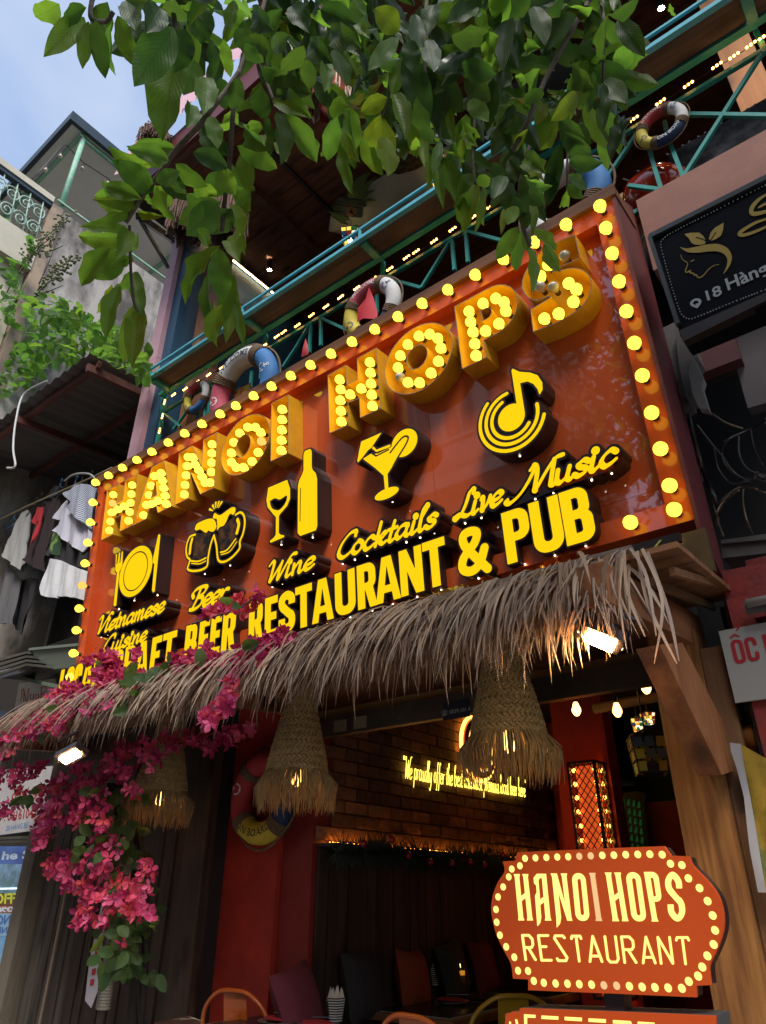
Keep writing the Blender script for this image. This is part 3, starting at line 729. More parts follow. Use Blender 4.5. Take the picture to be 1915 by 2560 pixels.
lit('cocktail_picture', [('+', [(-2.438, 1.068), (-2.272, 1.066), (-2.360, .990), (-2.385, .985), (-2.432, .950), (-2.472, .928), (-2.478, .940), (-2.458, 1.010)]),
    ('s', [(-2.345, .985), (-2.318, .950)], [.008, .006]), ('s', [(-2.318, .953), (-2.218, .948)], [.008, .009]),
    ('+', [(-2.431, .938), (-2.368, .950), (-2.312, .930), (-2.10, .938), (-2.092, .920), (-2.194, .810), (-2.246, .762), (-2.246, .665), (-2.272, .665), (-2.276, .762), (-2.340, .840)]),
    ('+', ell(-2.262, .635, .092, .034)), ('+', ell(-2.105, .925, .098, .092)), ('x', catmull([(-2.215, .900), (-2.12, .965), (-2.075, .955), (-2.09, .915), (-2.16, .845), (-2.20, .800)], 4), [.0065] * 21),
    ('x', [(-2.368, .962), (-2.325, .918), (-2.225, .925)], [.0055] * 3)], .0035, .013, leds=[(-2.25, .590)])
nc = (-1.388, .798)
def arc(r, a0, a1, n=26): return [(nc[0] + r * math.cos(R(a0 + (a1 - a0) * k / n)), nc[1] + r * math.sin(R(a0 + (a1 - a0) * k / n))) for k in range(n + 1)]
lit('music_picture', [('+', ell(nc[0], nc[1], .082, .082)), ('+', [(-1.345, 1.088), (-1.336, 1.095), (-1.300, 1.056), (-1.240, 1.022), (-1.200, .985), (-1.181, .93), (-1.186, .885), (-1.208, .862), (-1.213, .90), (-1.232, .944), (-1.262, .974), (-1.306, .984), (-1.306, .80), (-1.345, .80)])]
    + [('s', arc(.121, 110, 322), [.0105] * 27), ('s', arc(.158, 92, 366), [.0105] * 27), ('s', arc(.196, 132, 342), [.0105] * 27)], .0035, .0125, leds=[(-1.39, .575)])
# ================================================================== GROUND, STREET, OPPOSITE HOUSE
M['paver'] = mat('grey_sidewalk', (0.32, 0.30, 0.28), 0.8, col2=(0.40, 0.38, 0.35), scale=4, bump=.3)
M['asphalt'] = mat('asphalt', (0.05, 0.05, 0.052), 0.85, col2=(0.07, 0.07, 0.07), scale=30, bump=.4, bscale=120)
struct('ground', MB().box((-150, -150, -0.30), (150, 150, -0.16)), M['asphalt'])
struct('road', MB().box((-60, -5.0, -0.159), (60, 0.2, -0.12)), M['asphalt'])
struct('sidewalk', MB().box((-60, 0.35, -0.159), (60, 3.6, 0.0)), M['paver'])
struct('kerb', MB().box((-60, 0.2, -0.159), (60, 0.349, 0.015)), M['paver'])
M['oppwall'] = mat('pale_pink_render', (0.90, 0.78, 0.70), 0.8, col2=(0.84, 0.70, 0.62), scale=2, bump=.1)
M['opptrim'] = mat('cream_trim', (0.80, 0.74, 0.62), 0.7)
M['shut'] = mat('grey_green_shutter', (0.30, 0.32, 0.28), 0.6)
opp = thing('colonial_house', 'pale pink house with tall windows and balustrade mirrored in the glossy sign', 'house', (-2, -9.0, 0))
put('wall', (MB().box((-10.2, -9.6, -.12), (-4.4, -9.0, 15.5)), M['oppwall']), opp)
put('cornice', (MB().box((-10.3, -9.0, 14.9), (-4.3, -8.7, 15.2)).box((-10.3, -9.0, 8.75), (-4.3, -8.75, 9.0)).box((-10.3, -9.0, 4.6), (-4.3, -8.6, 4.8)), M['opptrim']), opp)
wm = None
for fl, z in ((0, 10.3), (1, 5.6)):
    for i in range(4):
        x = -9.4 + i * 1.4
        w = MB(); w.box((x - .5, -9.0, z), (x + .5, -8.93, z + 2.2), 0)
        for sgn in (-1, 1): w.box((x + sgn * .25 - .2, -8.93, z + .08), (x + sgn * .25 + .2, -8.90, z + 2.1), 1)
        put('window', (w, [M['opptrim'], M['shut']]), opp)
bal = MB().box((-10.2, -8.35, 9.95), (-4.4, -8.2, 10.05)).box((-10.2, -8.35, 9.0), (-4.4, -8.2, 9.1)).box((-10.2, -9, 8.76), (-4.4, -8.15, 8.98))
for i in range(34):
    bal.lathe([(.03, 9.1), (.065, 9.25), (.065, 9.4), (.03, 9.7), (.045, 9.95)], 6, (-10.1 + i * .17, -8.27, 0))
put('balustrade', (bal, M['opptrim']), opp)

dkh = thing('shuttered_house', 'dark shuttered house across the street left of the pale one', 'house', (-18, -9.2, 0))
put('wall', (MB().box((-30, -9.8, -.12), (-10.35, -9.1, 19)), mat('dark_ochre_render', (.10, .055, .03), .9)), dkh)
for i in range(8):
    for z in (3, 6.5, 10, 13.5): put('shutter', (MB().box((-29 + i * 2.3, -9.1, z), (-27.9 + i * 2.3, -9.04, z + 2)), M['shut']), dkh)
far = thing('tall_house', 'plain brown house across the street behind the far tree', 'house', (4, -12, 0))
put('wall', (MB().box((-4.2, -13, -.12), (12, -12, 13)), mat('plain_brown_render', (.12, .07, .05), .9)), far)
put('parapet', (MB().box((-4.3, -12, 12.7), (12.1, -11.9, 13.2)), M['opptrim']), far)
ft = thing('far_tree', 'street tree on the opposite pavement, seen only as a reflection', 'tree', (-1.5, -6.5, -.12))
put('trunk', (MB().tube([(-1.5, -6.5, -.12), (-1.4, -6.4, 4), (-1.8, -6.5, 8)], .16, 8), mat('far_bark', (.08, .06, .045), .9)), ft)
rq = random.Random(6); fb = MB()
for k in range(9000):
    a = rq.uniform(0, 6.283); r = rq.random() ** .5; c = V((-1.2 + 4.2 * r * math.cos(a), -6.5 + 2.0 * r * math.sin(a), 9.0 + rq.gauss(0, 2.3)))
    if math.sin(c.x * 2.3 + c.z) * math.sin(c.z * 1.9 - c.x) < -.45: continue
    d = V((rq.gauss(0, 1), rq.gauss(0, 1), rq.gauss(0, 1))).normalized(); e = d.orthogonal().normalized()
    fb.add([c, c + d * .12 + e * .05, c + d * .24, c + d * .12 - e * .05], [(0, 1, 2, 3)])
put('leaves', (fb, mat('far_leaf', (.04, .08, .02), .5, trans=.3)), ft, kind='stuff')

# ================================================================== RESTAURANT HOUSE
M['pink'] = mat('lilac_pink_paint', (0.62, 0.36, 0.42), 0.6, col2=(0.56, 0.32, 0.38), scale=5, bump=.05)
M['band'] = mat('terracotta_pink_paint', (0.32, 0.14, 0.10), 0.7, col2=(0.27, 0.115, 0.085), scale=6, bump=.06)
M['blue'] = mat('deep_blue_paint', (0.022, 0.075, 0.14), 0.55)
M['red'] = mat('red_wall_paint', (0.52, 0.042, 0.024), 0.6, col2=(0.31, 0.026, 0.018), scale=3, bump=.08)
M['redstrip'] = mat('darker_red_paint', (0.24, 0.022, 0.018), 0.55, col2=(0.19, 0.018, 0.015), scale=3)  # right strip of the column, a darker red than its front
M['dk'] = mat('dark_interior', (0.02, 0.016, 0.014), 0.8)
M['ceilw'] = wood('red_brown_ceiling_plank', (0.17, 0.055, 0.028), (0.30, 0.11, 0.055), 0)
M['beamw'] = wood('brown_beam', (0.12, 0.045, 0.022), (0.20, 0.08, 0.04), 0)
M['teal'] = mat('teal_metal_paint', (0.030, 0.30, 0.255), 0.42, col2=(0.022, 0.235, 0.20), scale=9)
M['aqua'] = mat('pale_aqua_metal', (0.10, 0.44, 0.52), 0.35, col2=(0.07, 0.36, 0.44), scale=9)
M['counterw'] = wood('dark_grey_brown_board', (0.035, 0.026, 0.020), (0.085, 0.062, 0.046), 0, fine=24)
house = thing('restaurant_house', 'pink and blue house front with open wooden upper room behind the sign', 'house', (-3, 3.3, 0))
put('corner_pillar', (MB().box((-5.96, 3.2, 2.6), (-5.79, 3.5, 6.9)), M['pink']), house)
put('corner_pillar', (MB().box((-5.96, 3.2, 6.905), (-5.79, 3.5, 8.95)), M['pink']), house)
put('blue_wall', (MB().box((-5.785, 3.26, 2.6), (-5.62, 7.0, 8.95)), M['blue']), house)
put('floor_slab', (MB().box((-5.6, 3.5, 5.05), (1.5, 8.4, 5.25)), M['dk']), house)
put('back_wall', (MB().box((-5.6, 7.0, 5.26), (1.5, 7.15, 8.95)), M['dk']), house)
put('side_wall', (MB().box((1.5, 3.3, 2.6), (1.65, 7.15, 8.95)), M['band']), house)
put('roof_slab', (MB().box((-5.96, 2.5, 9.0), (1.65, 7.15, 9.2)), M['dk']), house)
pk = wood('post_board', (0.20, 0.085, 0.035), (0.33, 0.15, 0.06), 2)
put('post', (MB().box((-5.52, 3.45, 5.25), (-5.34, 3.58, 8.9)), pk), house)
put('post', (MB().box((-5.30, 3.40, 5.25), (-5.05, 3.5, 8.9)), M['beamw']), house)
put('post', (MB().box((0.10, 3.55, 5.25), (0.30, 3.62, 8.9)), wood('orange_board', (0.36, 0.12, 0.025), (0.5, 0.2, 0.05), 2)), house)
pkm = [(MB().box((-3.56, -.105, -.012), (3.56, .105, .012))).mesh('plank', M['ceilw'])]
y = 2.62; i = 0
while y < 6.9:
    o = put('plank', pkm[0], house, loc=V((-2.05 - (-3), y - 3.3, 8.93 + (0.004 * (i % 3)))))
    y += .217; i += 1
for yb in (2.55, 4.75):
    put('ceiling_beam', (MB().box((-5.6, yb - .09, 8.72), (1.5, yb + .09, 8.905)), M['beamw']), house)
for xb in (-4.6, -2.2, 0.2):
    put('ceiling_beam', (MB().box((xb - .06, 2.65, 8.80), (xb + .06, 6.9, 8.905)), M['beamw']), house)
put('fascia', (MB().box((-5.98, 2.42, 8.75), (1.65, 2.47, 9.2)), mat('dark_red_fascia', (0.14, 0.02, 0.022), 0.5)), house)
# pink corrugated roof edge above
cb = MB()
N_ = 40; P_ = [V((-6.0 + .06 * k, 2.30 + (.03 if k % 2 else 0), 9.25)) for k in range(N_ + 1)]
cb.add([p for p in P_] + [p + V((0, .15, .9)) for p in P_], [(k, k + 1, N_ + 2 + k, N_ + 1 + k) for k in range(N_)])
put('roof_sheet', (cb, M['pink']), house)
put('steel_strut', (MB().bar(PY(345, 540, 2.35), PY(432, 600, 3.15), .05, .07).bar(PY(352, 552, 2.40), PY(420, 668, 3.15), .035, .035), mat('black_steel', (0.012, 0.012, 0.014), 0.4)), house)
# pink band over the neighbouring shop and maroon wall piece below it
put('band', (MB().box((-0.57, 3.2, 4.74), (1.6, 3.5, 5.34)), M['band']), house)
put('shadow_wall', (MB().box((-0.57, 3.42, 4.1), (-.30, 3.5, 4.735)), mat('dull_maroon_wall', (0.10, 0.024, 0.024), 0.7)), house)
# black marble ledge and diamond mesh on the balcony floor
M['marble'] = mat('black_marble', (0.015, 0.015, 0.018), 0.35, spec=.2, col2=(0.12, 0.12, 0.13), scale=7, lo=.45, hi=.72, det=12)
put('marble_ledge', (MB().slab([PY(1672, 385, 3.42), PY(1915, 245, 3.42), PY(1930, 340, 3.42), PY(1720, 470, 3.42), PY(1680, 440, 3.42)], V((0, .3, 0))), M['marble']), house)
dm = MB()
a_, b_ = PY(1556, 440, 3.5), PY(1760, 330, 3.5)
for k in range(9):
    x = a_.x + k * .1
    dm.bar((x, 3.5, 5.30), (x + .45, 3.5, 5.95), .010, .010); dm.bar((x + .45, 3.5, 5.30), (x, 3.5, 5.95), .010, .010)
put('diamond_mesh', (dm, M['black']), house)
put('orange_panel', (MB().box((-.75, 3.6, 5.26), (.1, 3.62, 5.95)), mat('ochre_panel', (0.30, 0.16, 0.05), 0.6)), house)
# red glossy kettle-like planter behind the rail
kp = MB(); kp.lathe([(.05, 0), (.19, .02), (.235, .10), (.22, .20), (.15, .27), (.13, .28), (.12, .27), (.19, .19)], 24, PY(1640, 500, 3.55) + V((0, 0, -.14)), V((0.25, -.35, 1)))
single('plant_pot', kp, mat('glossy_red_glaze', (0.45, 0.03, 0.01), 0.12, coat=.6), 'glossy red round pot behind the teal rail beside black marble', 'pot')

# ------------------------------------------------------------------ balcony rail with lattice and bar shelf
rail = thing('balcony_railing', 'teal metal truss railing with dark wooden bar shelf above the signboard', 'railing', (-2.5, 3.25, 5.25))
yT = 3.25
def tb(a, b, w=.026, m='teal', nm='bar', h=None):
    put(nm, (MB().bar(a, b, w, h or w, V((0, 1, 0.001))), M[m]), rail)
zt = 6.03
tb((-5.55, yT, zt), (1.45, yT, zt), .03, nm='top_rail')
tb((-5.55, yT, 5.30), (1.45, yT, 5.30), .03, nm='bottom_rail')
tb((-5.55, 3.2, 6.24), (1.45, 3.2, 6.24), .03, nm='shelf_rail', h=.05)
cc_ = lambda x, y: (600 + x * .3927, 350 + y * .3927)
cr_ = lambda x, y: (1300 + x * .3716, y * .3716)
c5_ = lambda x, y: (220 + x * .3625, 860 + y * .3625)
def pb(a, b, w=.024): tb(PY(*a, yT), PY(*b, yT), w)
for (a, b) in (((1350, 630), (1366, 830)), ((1438, 585), (1452, 780)), ((1340, 640), (1155, 942)), ((1440, 580), (1660, 640)), ((932, 880), (1155, 942)), ((945, 890), (948, 1060)), ((872, 900), (872, 1100)),
               ((515, 1135), (515, 1310)), ((455, 1160), (440, 1330)), ((440, 1180), (350, 1330)), ((520, 1135), (700, 1220))): pb(cc_(*a), cc_(*b))
for (a, b) in (((1650, 325), (1095, 1200)), ((820, 850), (590, 1190)), ((862, 985), (955, 1285)), ((1000, 940), (1105, 1205)), ((1120, 770), (1700, 780)), ((730, 1250), (960, 1280)), ((975, 820), (985, 880))): pb(cr_(*a), cr_(*b))
for (a, b) in (((815, 262), (805, 500)), ((845, 262), (835, 480)), ((830, 265), (905, 320)), ((1130, 190), (1120, 300)), ((1195, 150), (1190, 240)), ((1450, 0), (1345, 160)), ((1530, 0), (1527, 60)), ((520, 470), (640, 570)), ((700, 440), (590, 590)), ((760, 430), (752, 510)), ((510, 470), (515, 360))): pb(c5_(*a), c5_(*b))
tb((-5.52, yT, 5.3), (-5.52, yT, 6.24), .035, nm='post')
for x in (-3.99, -2.585, -1.15, .31): tb((x, yT, 6.0), (x, yT, 6.24), .03, nm='post')
# front tubes of the bar shelf
put('front_tube', (MB().box((-5.42, 2.945, 6.235), (1.45, 2.985, 6.27)), M['aqua']), rail)
put('front_tube', (MB().box((-5.42, 2.945, 6.348), (1.45, 2.965, 6.368)), M['aqua']), rail)
for x in (-5.41, -4.0, -2.59, -1.15, .31): put('stanchion', (MB().box((x - .012, 2.948, 6.27), (x + .012, 2.964, 6.348)), M['aqua']), rail)
put('end_tube', (MB().box((-5.45, 2.95, 6.235), (-5.421, 3.25, 6.27)), M['teal']), rail)
for x in (-5.38, -3.985, -2.585, -1.15, .31): put('cross_tube', (MB().box((x - .03, 2.99, 6.215), (x + .03, 3.185, 6.246)), M['teal']), rail)
sm_ = [MB().box((-.70, -.095, -.01), (.70, .095, .01)).mesh('shelf_board', M['counterw'])]
for k, x in enumerate((-4.69, -3.285, -1.87, -.42, 1.03)):
    put('shelf_board', sm_[0], rail, loc=V((x, 3.085, 6.262)) - V(rail.location))
# string of warm lights
M['warm'] = glow('warm_string_led', (1.0, 0.40, 0.07), 18.0)
M['wire'] = mat('dark_wire', (0.02, 0.015, 0.012), 0.5)
stl = thing('string_light', 'string of tiny amber lights clipped in threes under the bar shelf', 'string lights', (-2.5, 3.22, 6.08))
cl = [cc_(*q) for q in ((235, 1250), (278, 1222), (365, 1180), (455, 1115), (547, 1060), (640, 1000), (743, 942), (848, 883), (953, 820), (1060, 747), (1120, 710), (1235, 643), (1353, 568), (1478, 495), (1595, 422))]
cl += [cr_(*q) for q in ((592, 905), (765, 800), (945, 685), (1133, 568), (1325, 440), (1440, 375), (1553, 300), (1640, 245))]
cl = [c5_(*q) for q in ((493, 598), (513, 497), (528, 400), (590, 350), (670, 310), (753, 262), (832, 212), (922, 163), (1005, 110), (1125, 45), (1215, 10))] + cl
cl.insert(26, (1268, 475))
led3 = MB()
for k in (-1, 0, 1): led3.sphere((k * .024, 0, k * .003), .0085, 8, 5)
led3 = led3.mesh('led_cluster', M['warm'])
pts = []
for k, q in enumerate(cl):
    p = PY(*q, 3.215); pts.append(p + V((0, 0.004, .004)))
    o = put('led_cluster', led3, stl, loc=p - V(stl.location))
    if k < 3: o.rotation_euler = (0, R(-78), 0)
wp = []
for a, b in zip(pts, pts[1:]):
    wp += [a, (a + b) / 2 - V((0, 0, .012))]
put('wire', (MB().tube(wp + [pts[-1]], .0025, 5), M['wire']), stl)

# ------------------------------------------------------------------ life buoys
def textgeo(s, size=1.0, bold=0.0, shear=0.0, spacing=1.0):
    cu = bpy.data.curves.new('t', 'FONT'); cu.body = s; cu.size = size; cu.align_x = 'CENTER'; cu.align_y = 'CENTER'; cu.offset = bold; cu.shear = shear; cu.space_character = spacing
    cu.resolution_u = 3
    o = bpy.data.objects.new('t', cu); COL.objects.link(o)
    dg = bpy.context.evaluated_depsgraph_get(); me = bpy.data.meshes.new_from_object(o.evaluated_get(dg))
    v = [(a.co.x, a.co.y) for a in me.vertices]; f = [tuple(p.vertices) for p in me.polygons]
    bpy.data.objects.remove(o); bpy.data.curves.remove(cu); bpy.data.meshes.remove(me)
    return v, f
ANCH = [('s', [(0, .42), (0, -.42)], [.05, .05]), ('s', [(-.2, .2), (.2, .2)], [.04, .04]), ('s', catmull([(-.42, -.08), (-.34, -.34), (0, -.48), (.34, -.34), (.42, -.08)], 4), [.05] * 17),
        ('+', [(-.50, -.10), (-.36, .06), (-.28, -.16)]), ('+', [(.50, -.10), (.36, .06), (.28, -.16)]), ('+', ell(0, .5, .13, .13, 16)), ('-', ell(0, .5, .07, .07, 12))]
_g = field(ANCH, .03, .1); ANCH_V, ANCH_F = fill(contours(*_g, 0, .012), lambda x, y: (x, y))
BC = {'red': mat('red_fabric', (0.50, 0.045, 0.05), .7, col2=(.42, .035, .04), scale=8), 'white': mat('white_fabric', (0.66, 0.66, 0.64), .75, col2=(.55, .55, .55), scale=8), 'blue': mat('blue_fabric', (0.045, 0.19, 0.46), .7, col2=(.035, .15, .38), scale=8),
      'yellow': mat('yellow_fabric', (0.62, 0.50, 0.05), .7, col2=(.52, .41, .04), scale=8), 'navy': mat('navy_fabric', (0.012, 0.035, 0.10), .7), 'pink': mat('rose_fabric', (0.55, 0.09, 0.13), .75, col2=(.46, .07, .11), scale=8),
      'crimson': mat('crimson_fabric', (0.33, 0.02, 0.02), .7)}
M['ropem'] = mat('brown_rope', (0.20, 0.13, 0.075), .85, col2=(.12, .075, .04), scale=60, stretch=(1, 1, 1), bump=.6, bscale=90)
M['print_w'] = mat('white_print', (0.7, 0.7, 0.68), .7); M['print_k'] = mat('dark_print', (0.02, 0.02, 0.03), .7); M['print_n'] = mat('navy_print', (0.02, 0.04, 0.16), .7)
def buoy(label, c, Ro, tube, segs, yaw=0.0, tilt=0.0, prints=(), start=45):
    """segs: four colours counter-clockwise from angle start; prints: (text or None for anchor, centre angle, size, material)"""
    r = tube; Rm = Ro - r
    root = thing('life_buoy', label, 'life buoy', c, 'life buoys hung as decoration', (R(tilt), 0, R(yaw)))
    for k, cname in enumerate(segs):
        a = R(start + 90 * k)
        m_ = MB(); m_.torus((0, 0, 0), Rm, r, V((0, -1, 0)), 12, 14, 0, a, a + math.pi / 2, q0=V((1, 0, 0)))
        put('ring_segment', (m_, BC[cname]), root, loc=(0, 0, 0))
        m_ = MB()
        n_ = 5
        for j in range(n_):
            a2 = a + R((j - (n_ - 1) / 2) * 3.3)
            cx = V((math.cos(a2) * Rm, 0, math.sin(a2) * Rm)); tg = V((-math.sin(a2), 0, math.cos(a2)))
            m_.torus(cx, r * 1.03, Rm * R(1.9), tg, 16, 6)
        put('rope_wrap', (m_, M['ropem']), root, loc=(0, 0, 0))
    # loose rope outside
    pts_ = []
    for k in range(73):
        a2 = 2 * math.pi * k / 72; s = abs(math.sin(2 * (a2 - R(start)))); rr = Rm + r * 1.02 + r * .35 * s
        pts_.append(V((math.cos(a2) * rr, 0.0, math.sin(a2) * rr)))
    put('grab_rope', (MB().tube(pts_[:-1], r * .11, 6, closed=True), M['ropem']), root, loc=(0, 0, 0))
    for (tx, ang, size, mk) in prints:
        if tx is None: v, f = ANCH_V, ANCH_F
        else: v, f = textgeo(tx, 1.0, 0.01)
        b = MB(); A = R(ang); up = 1 if math.sin(A) > -0.2 or tx is None else -1
        out = []
        for (x, y) in v:
            if tx is None:   # upright anchor stays upright-ish along the radius
                th_ = A - x * size / Rm * 1.0; ph = y * size / r
            else:
                th_ = A - up * x * size / Rm; ph = up * y * size / r
            rr = Rm + (r + .0018) * math.sin(ph); yy = -(r + .0018) * math.cos(ph)
            out.append(V((math.cos(th_) * rr, yy, math.sin(th_) * rr)))
        b.add(out, f); put('print', (b, M[mk]), root, loc=(0, 0, 0))
    return root
buoy('large buoy lettered WELCOME, white top between rose and blue quarters', (-3.99, 3.08, 5.47), .415, .088, ('white', 'pink', 'yellow', 'blue'), 0, 8, (('WELCOME', 100, .082, 'print_k'), (None, 182, .10, 'print_w'), (None, 10, .10, 'print_w')), 52)
buoy('smallest buoy, on the teal rail left of the large WELCOME buoy', (-4.877, 3.20, 5.894), .18, .038, ('red', 'yellow', 'blue', 'white'), 0, 4, ((None, 35, .04, 'print_n'), (None, 215, .04, 'print_n')), 60)
buoy('buoy with rose top, white and yellow quarters and a red flag over it', (-2.552, 3.08, 5.55), .272, .062, ('pink', 'yellow', 'navy', 'white'), 0, 6, (('WELCOME', 100, .052, 'print_w'), (None, 30, .075, 'print_n'), (None, 205, .075, 'print_n')), 58)
buoy('buoy with bright blue quarter and white anchor at the sign\'s right end', (-.95, 3.06, 5.50), .30, .075, ('blue', 'white', 'white', 'red'), 0, 6, ((None, 42, .11, 'print_w'), (None, 150, .10, 'print_n'), (None, 190, .09, 'print_k')), -35)
buoy('buoy in red, yellow, navy and white high on the right truss', (-.319, 3.19, 5.829), .160, .036, ('red', 'yellow', 'navy', 'white'), 0, 4, ((None, 35, .042, 'print_n'), (None, 205, .045, 'print_n'), ('ON BOARD', 295, .036, 'print_w'), ('WELCOME', 110, .032, 'print_w')), 62)
buoy('red, navy and yellow buoy lettered ON BOARD on the red column', (-3.675, 3.40, 2.165), .292, .070, ('red', 'red', 'yellow', 'navy'), 0, 0, (('ON BOARD', 266, .062, 'print_k'), (None, 165, .085, 'print_w')), 42)
# red flag hung over the third buoy
fl = MB(); F0 = [cc_(*q) for q in ((820, 935), (845, 1000), (862, 1090), (858, 1130), (800, 1150), (735, 1150), (760, 1080), (790, 1000))]
P0 = [PY(*q, 2.99) for q in F0]
for k, dy in enumerate((0, .01, .03, .02, -.03, .02, -.02, .02)): P0[k] = P0[k] + V((0, dy, 0))
cen = sum(P0, V()) / 8 + V((0, -.035, 0))
fl.add(P0 + [cen], [(i, (i + 1) % 8, 8) for i in range(8)], 0, True)
fo = single('flag', fl, mat('bright_red_cloth', (0.62, 0.035, 0.05), .7, trans=.25), 'red cloth flag draped over the rose, white and yellow buoy', 'flag')
fl = MB(); P0 = [PY(*c5_(*q), 3.1) for q in ((1500, -40), (1515, 5), (1522, 70), (1498, 82), (1470, 90), (1488, 30))]
fl.add(P0 + [sum(P0, V()) / 6 + V((0, -.03, 0))], [(i, (i + 1) % 6, 6) for i in range(6)], 0, True)
single('flag', fl, BC['red'], 'small red flag poking up behind the sign between two buoys', 'flag')
# printed cloth below WELCOME buoy
fl = MB(); P0 = [PY(*c5_(*q), 3.14) for q in ((1000, 330), (1045, 300), (1080, 290), (1120, 265), (1110, 330), (1000, 390))]
fl.slab(P0, V((0, .01, 0)))
single('cushion', fl, mat('yellow_green_print', (0.45, 0.36, 0.06), .8, col2=(0.40, .03, .02), scale=12, lo=.45, hi=.5), 'yellow and red printed cloth seen through the large WELCOME buoy', 'cloth')

# ------------------------------------------------------------------ things in the upper room
M['strip'] = glow('warm_white_strip', (1.0, 0.72, 0.38), 30.0)
ls = thing('led_strip', 'bright warm LED strip along the left edge of the plank ceiling', 'LED strip', (-5.585, 4.2, 8.88))
put('profile', (MB().box((-5.61, 3.4, 8.885), (-5.56, 4.75, 8.905)), M['rim']), ls)
dd = MB()
for k in range(44): dd.box((-5.595, 3.42 + k * .03, 8.878), (-5.575, 3.435 + k * .03, 8.884))
put('diode', (dd, M['strip']), ls, kind='stuff')
ls = thing('track_rail', 'unlit dotted track rail running in from the edge of the plank ceiling', 'track rail', (-4.08, 4.0, 8.90))
put('profile', (MB().box((-4.105, 2.7, 8.885), (-4.055, 4.3, 8.905)), M['black']), ls)
dd = MB()
for k in range(52): dd.box((-4.087, 2.72 + k * .03, 8.878), (-4.073, 2.733 + k * .03, 8.884))
put('diode', (dd, M['rim']), ls, kind='stuff')
def spot(loc, label, s=220):
    t = thing('spotlight', label, 'spotlight', loc, 'ceiling spotlights of the upper room')
    put('bracket', (MB().box((-.02, -.02, .06), (.02, .02, .12)), M['black']), t, loc=(0, 0, 0))
    put('head', (MB().lathe([(.02, .06), (.034, .055), (.036, -.05), (.030, -.05)], 14, (0, 0, 0), V((0.1, -.25, 1))), M['black']), t, loc=(0, 0, 0))
    put('lens', (MB().disc((-.003, .012, -.046), .028, V((.1, -.25, 1))), glow('spot_lens', (1, .85, .6), s)), t, loc=(0, 0, 0))
    put('cable', (MB().tube(catmull([(0, 0, .11), (.08, .02, .10), (.2, -.02, .12), (.3, .05, .125)], 4), .005, 5), M['black']), t, loc=(0, 0, 0))
spot((-5.23, 4.19, 8.80), 'black spotlight on the planks near the LED strip')
spot((-.15, 4.26, 8.80), 'dazzling spotlight at the top right under the ceiling', 600)
# surfboards under the ceiling
def board(cx, cy, z, L, W, ang, label, m, tilt=0):
    prof = []
    for k in range(25):
        t = k / 24; x = (t - .5) * L; w = W / 2 * (math.sin(math.pi * min(1, max(0, t))) ** .45)
        prof.append((x, w))
    t_ = thing('surfboard', label, 'surfboard', (cx, cy, z), 'surfboards hung below the ceiling', (R(tilt), 0, R(ang)))
    n = len(prof); vs = []; fs = []
    for (x, w) in prof:
        for j in range(7):
            s = -1 + 2 * j / 6
            vs.append((x, s * w, -.03 * (1 - s * s) + .25 * (x / L) ** 2 * .3))
    for i in range(n - 1):
        for j in range(6): fs.append((i * 7 + j, i * 7 + j + 1, i * 7 + j + 8, i * 7 + j + 7))
    vs2 = [(a, b, c + .055) for a, b, c in vs]
    m_ = MB(); m_.add(vs, fs, 0, True); m_.add(vs2, fs, 0, True)
    for j in (0, 6): m_.add([vs[i * 7 + j] for i in range(n)] + [vs2[i * 7 + j] for i in range(n)], [(i, i + 1, n + i + 1, n + i) for i in range(n - 1)], 0, True)
    put('deck', (m_, m), t_, loc=(0, 0, 0))
    for xx in (-L * .3, L * .3): put('sling', (MB().tube([(xx, 0, .05), (xx, 0, .35)], .006, 5), M['black']), t_, loc=(0, 0, 0))
    return t_
M['surf'] = mat('cream_grey_surfboard', (0.62, 0.60, 0.50), .30, col2=(0.42, 0.44, 0.42), scale=1.6, lo=.35, hi=.7, coat=.4)
s1 = board(-2.85, 4.25, 8.45, 2.4, .62, 10, 'cream grey surfboard painted with palm leaves and a turtle, hung flat', M['surf'])
s2 = board(-1.45, 4.15, 8.42, 1.5, .55, 0, 'dark surfboard with a yellow sun disc, behind the leaves at right', mat('grey_surfboard', (0.10, 0.11, 0.13), .25, coat=.3))
M['palm'] = mat('painted_palm_green', (0.06, 0.12, 0.03), .5, col2=(.12, .17, .04), scale=10)
M['rock'] = mat('painted_grey_green', (0.025, 0.04, 0.035), .6); M['turt'] = mat('painted_turtle_brown', (0.05, 0.035, 0.02), .5, col2=(.14, .10, .05), scale=22, lo=.45, hi=.55)
def ontop(pts, z, m, root, nm):
    P_ = [PZ(*q, z) for q in pts]; put(nm, (MB().slab(P_, V((0, 0, .008))), m), root)
    bpy.data.objects[-1] if False else None
def painted(root, shapes, z):
    for nm, pts, m in shapes:
        P_ = [PZ(*q, z) for q in pts]
        mi = root.matrix_world.inverted() if False else (Matrix.Translation(root.location) @ root.rotation_euler.to_matrix().to_4x4()).inverted()
        put(nm, (MB().slab([mi @ p for p in P_], V((0, 0, .012))), m), root, loc=(0, 0, 0))
zz = 8.405
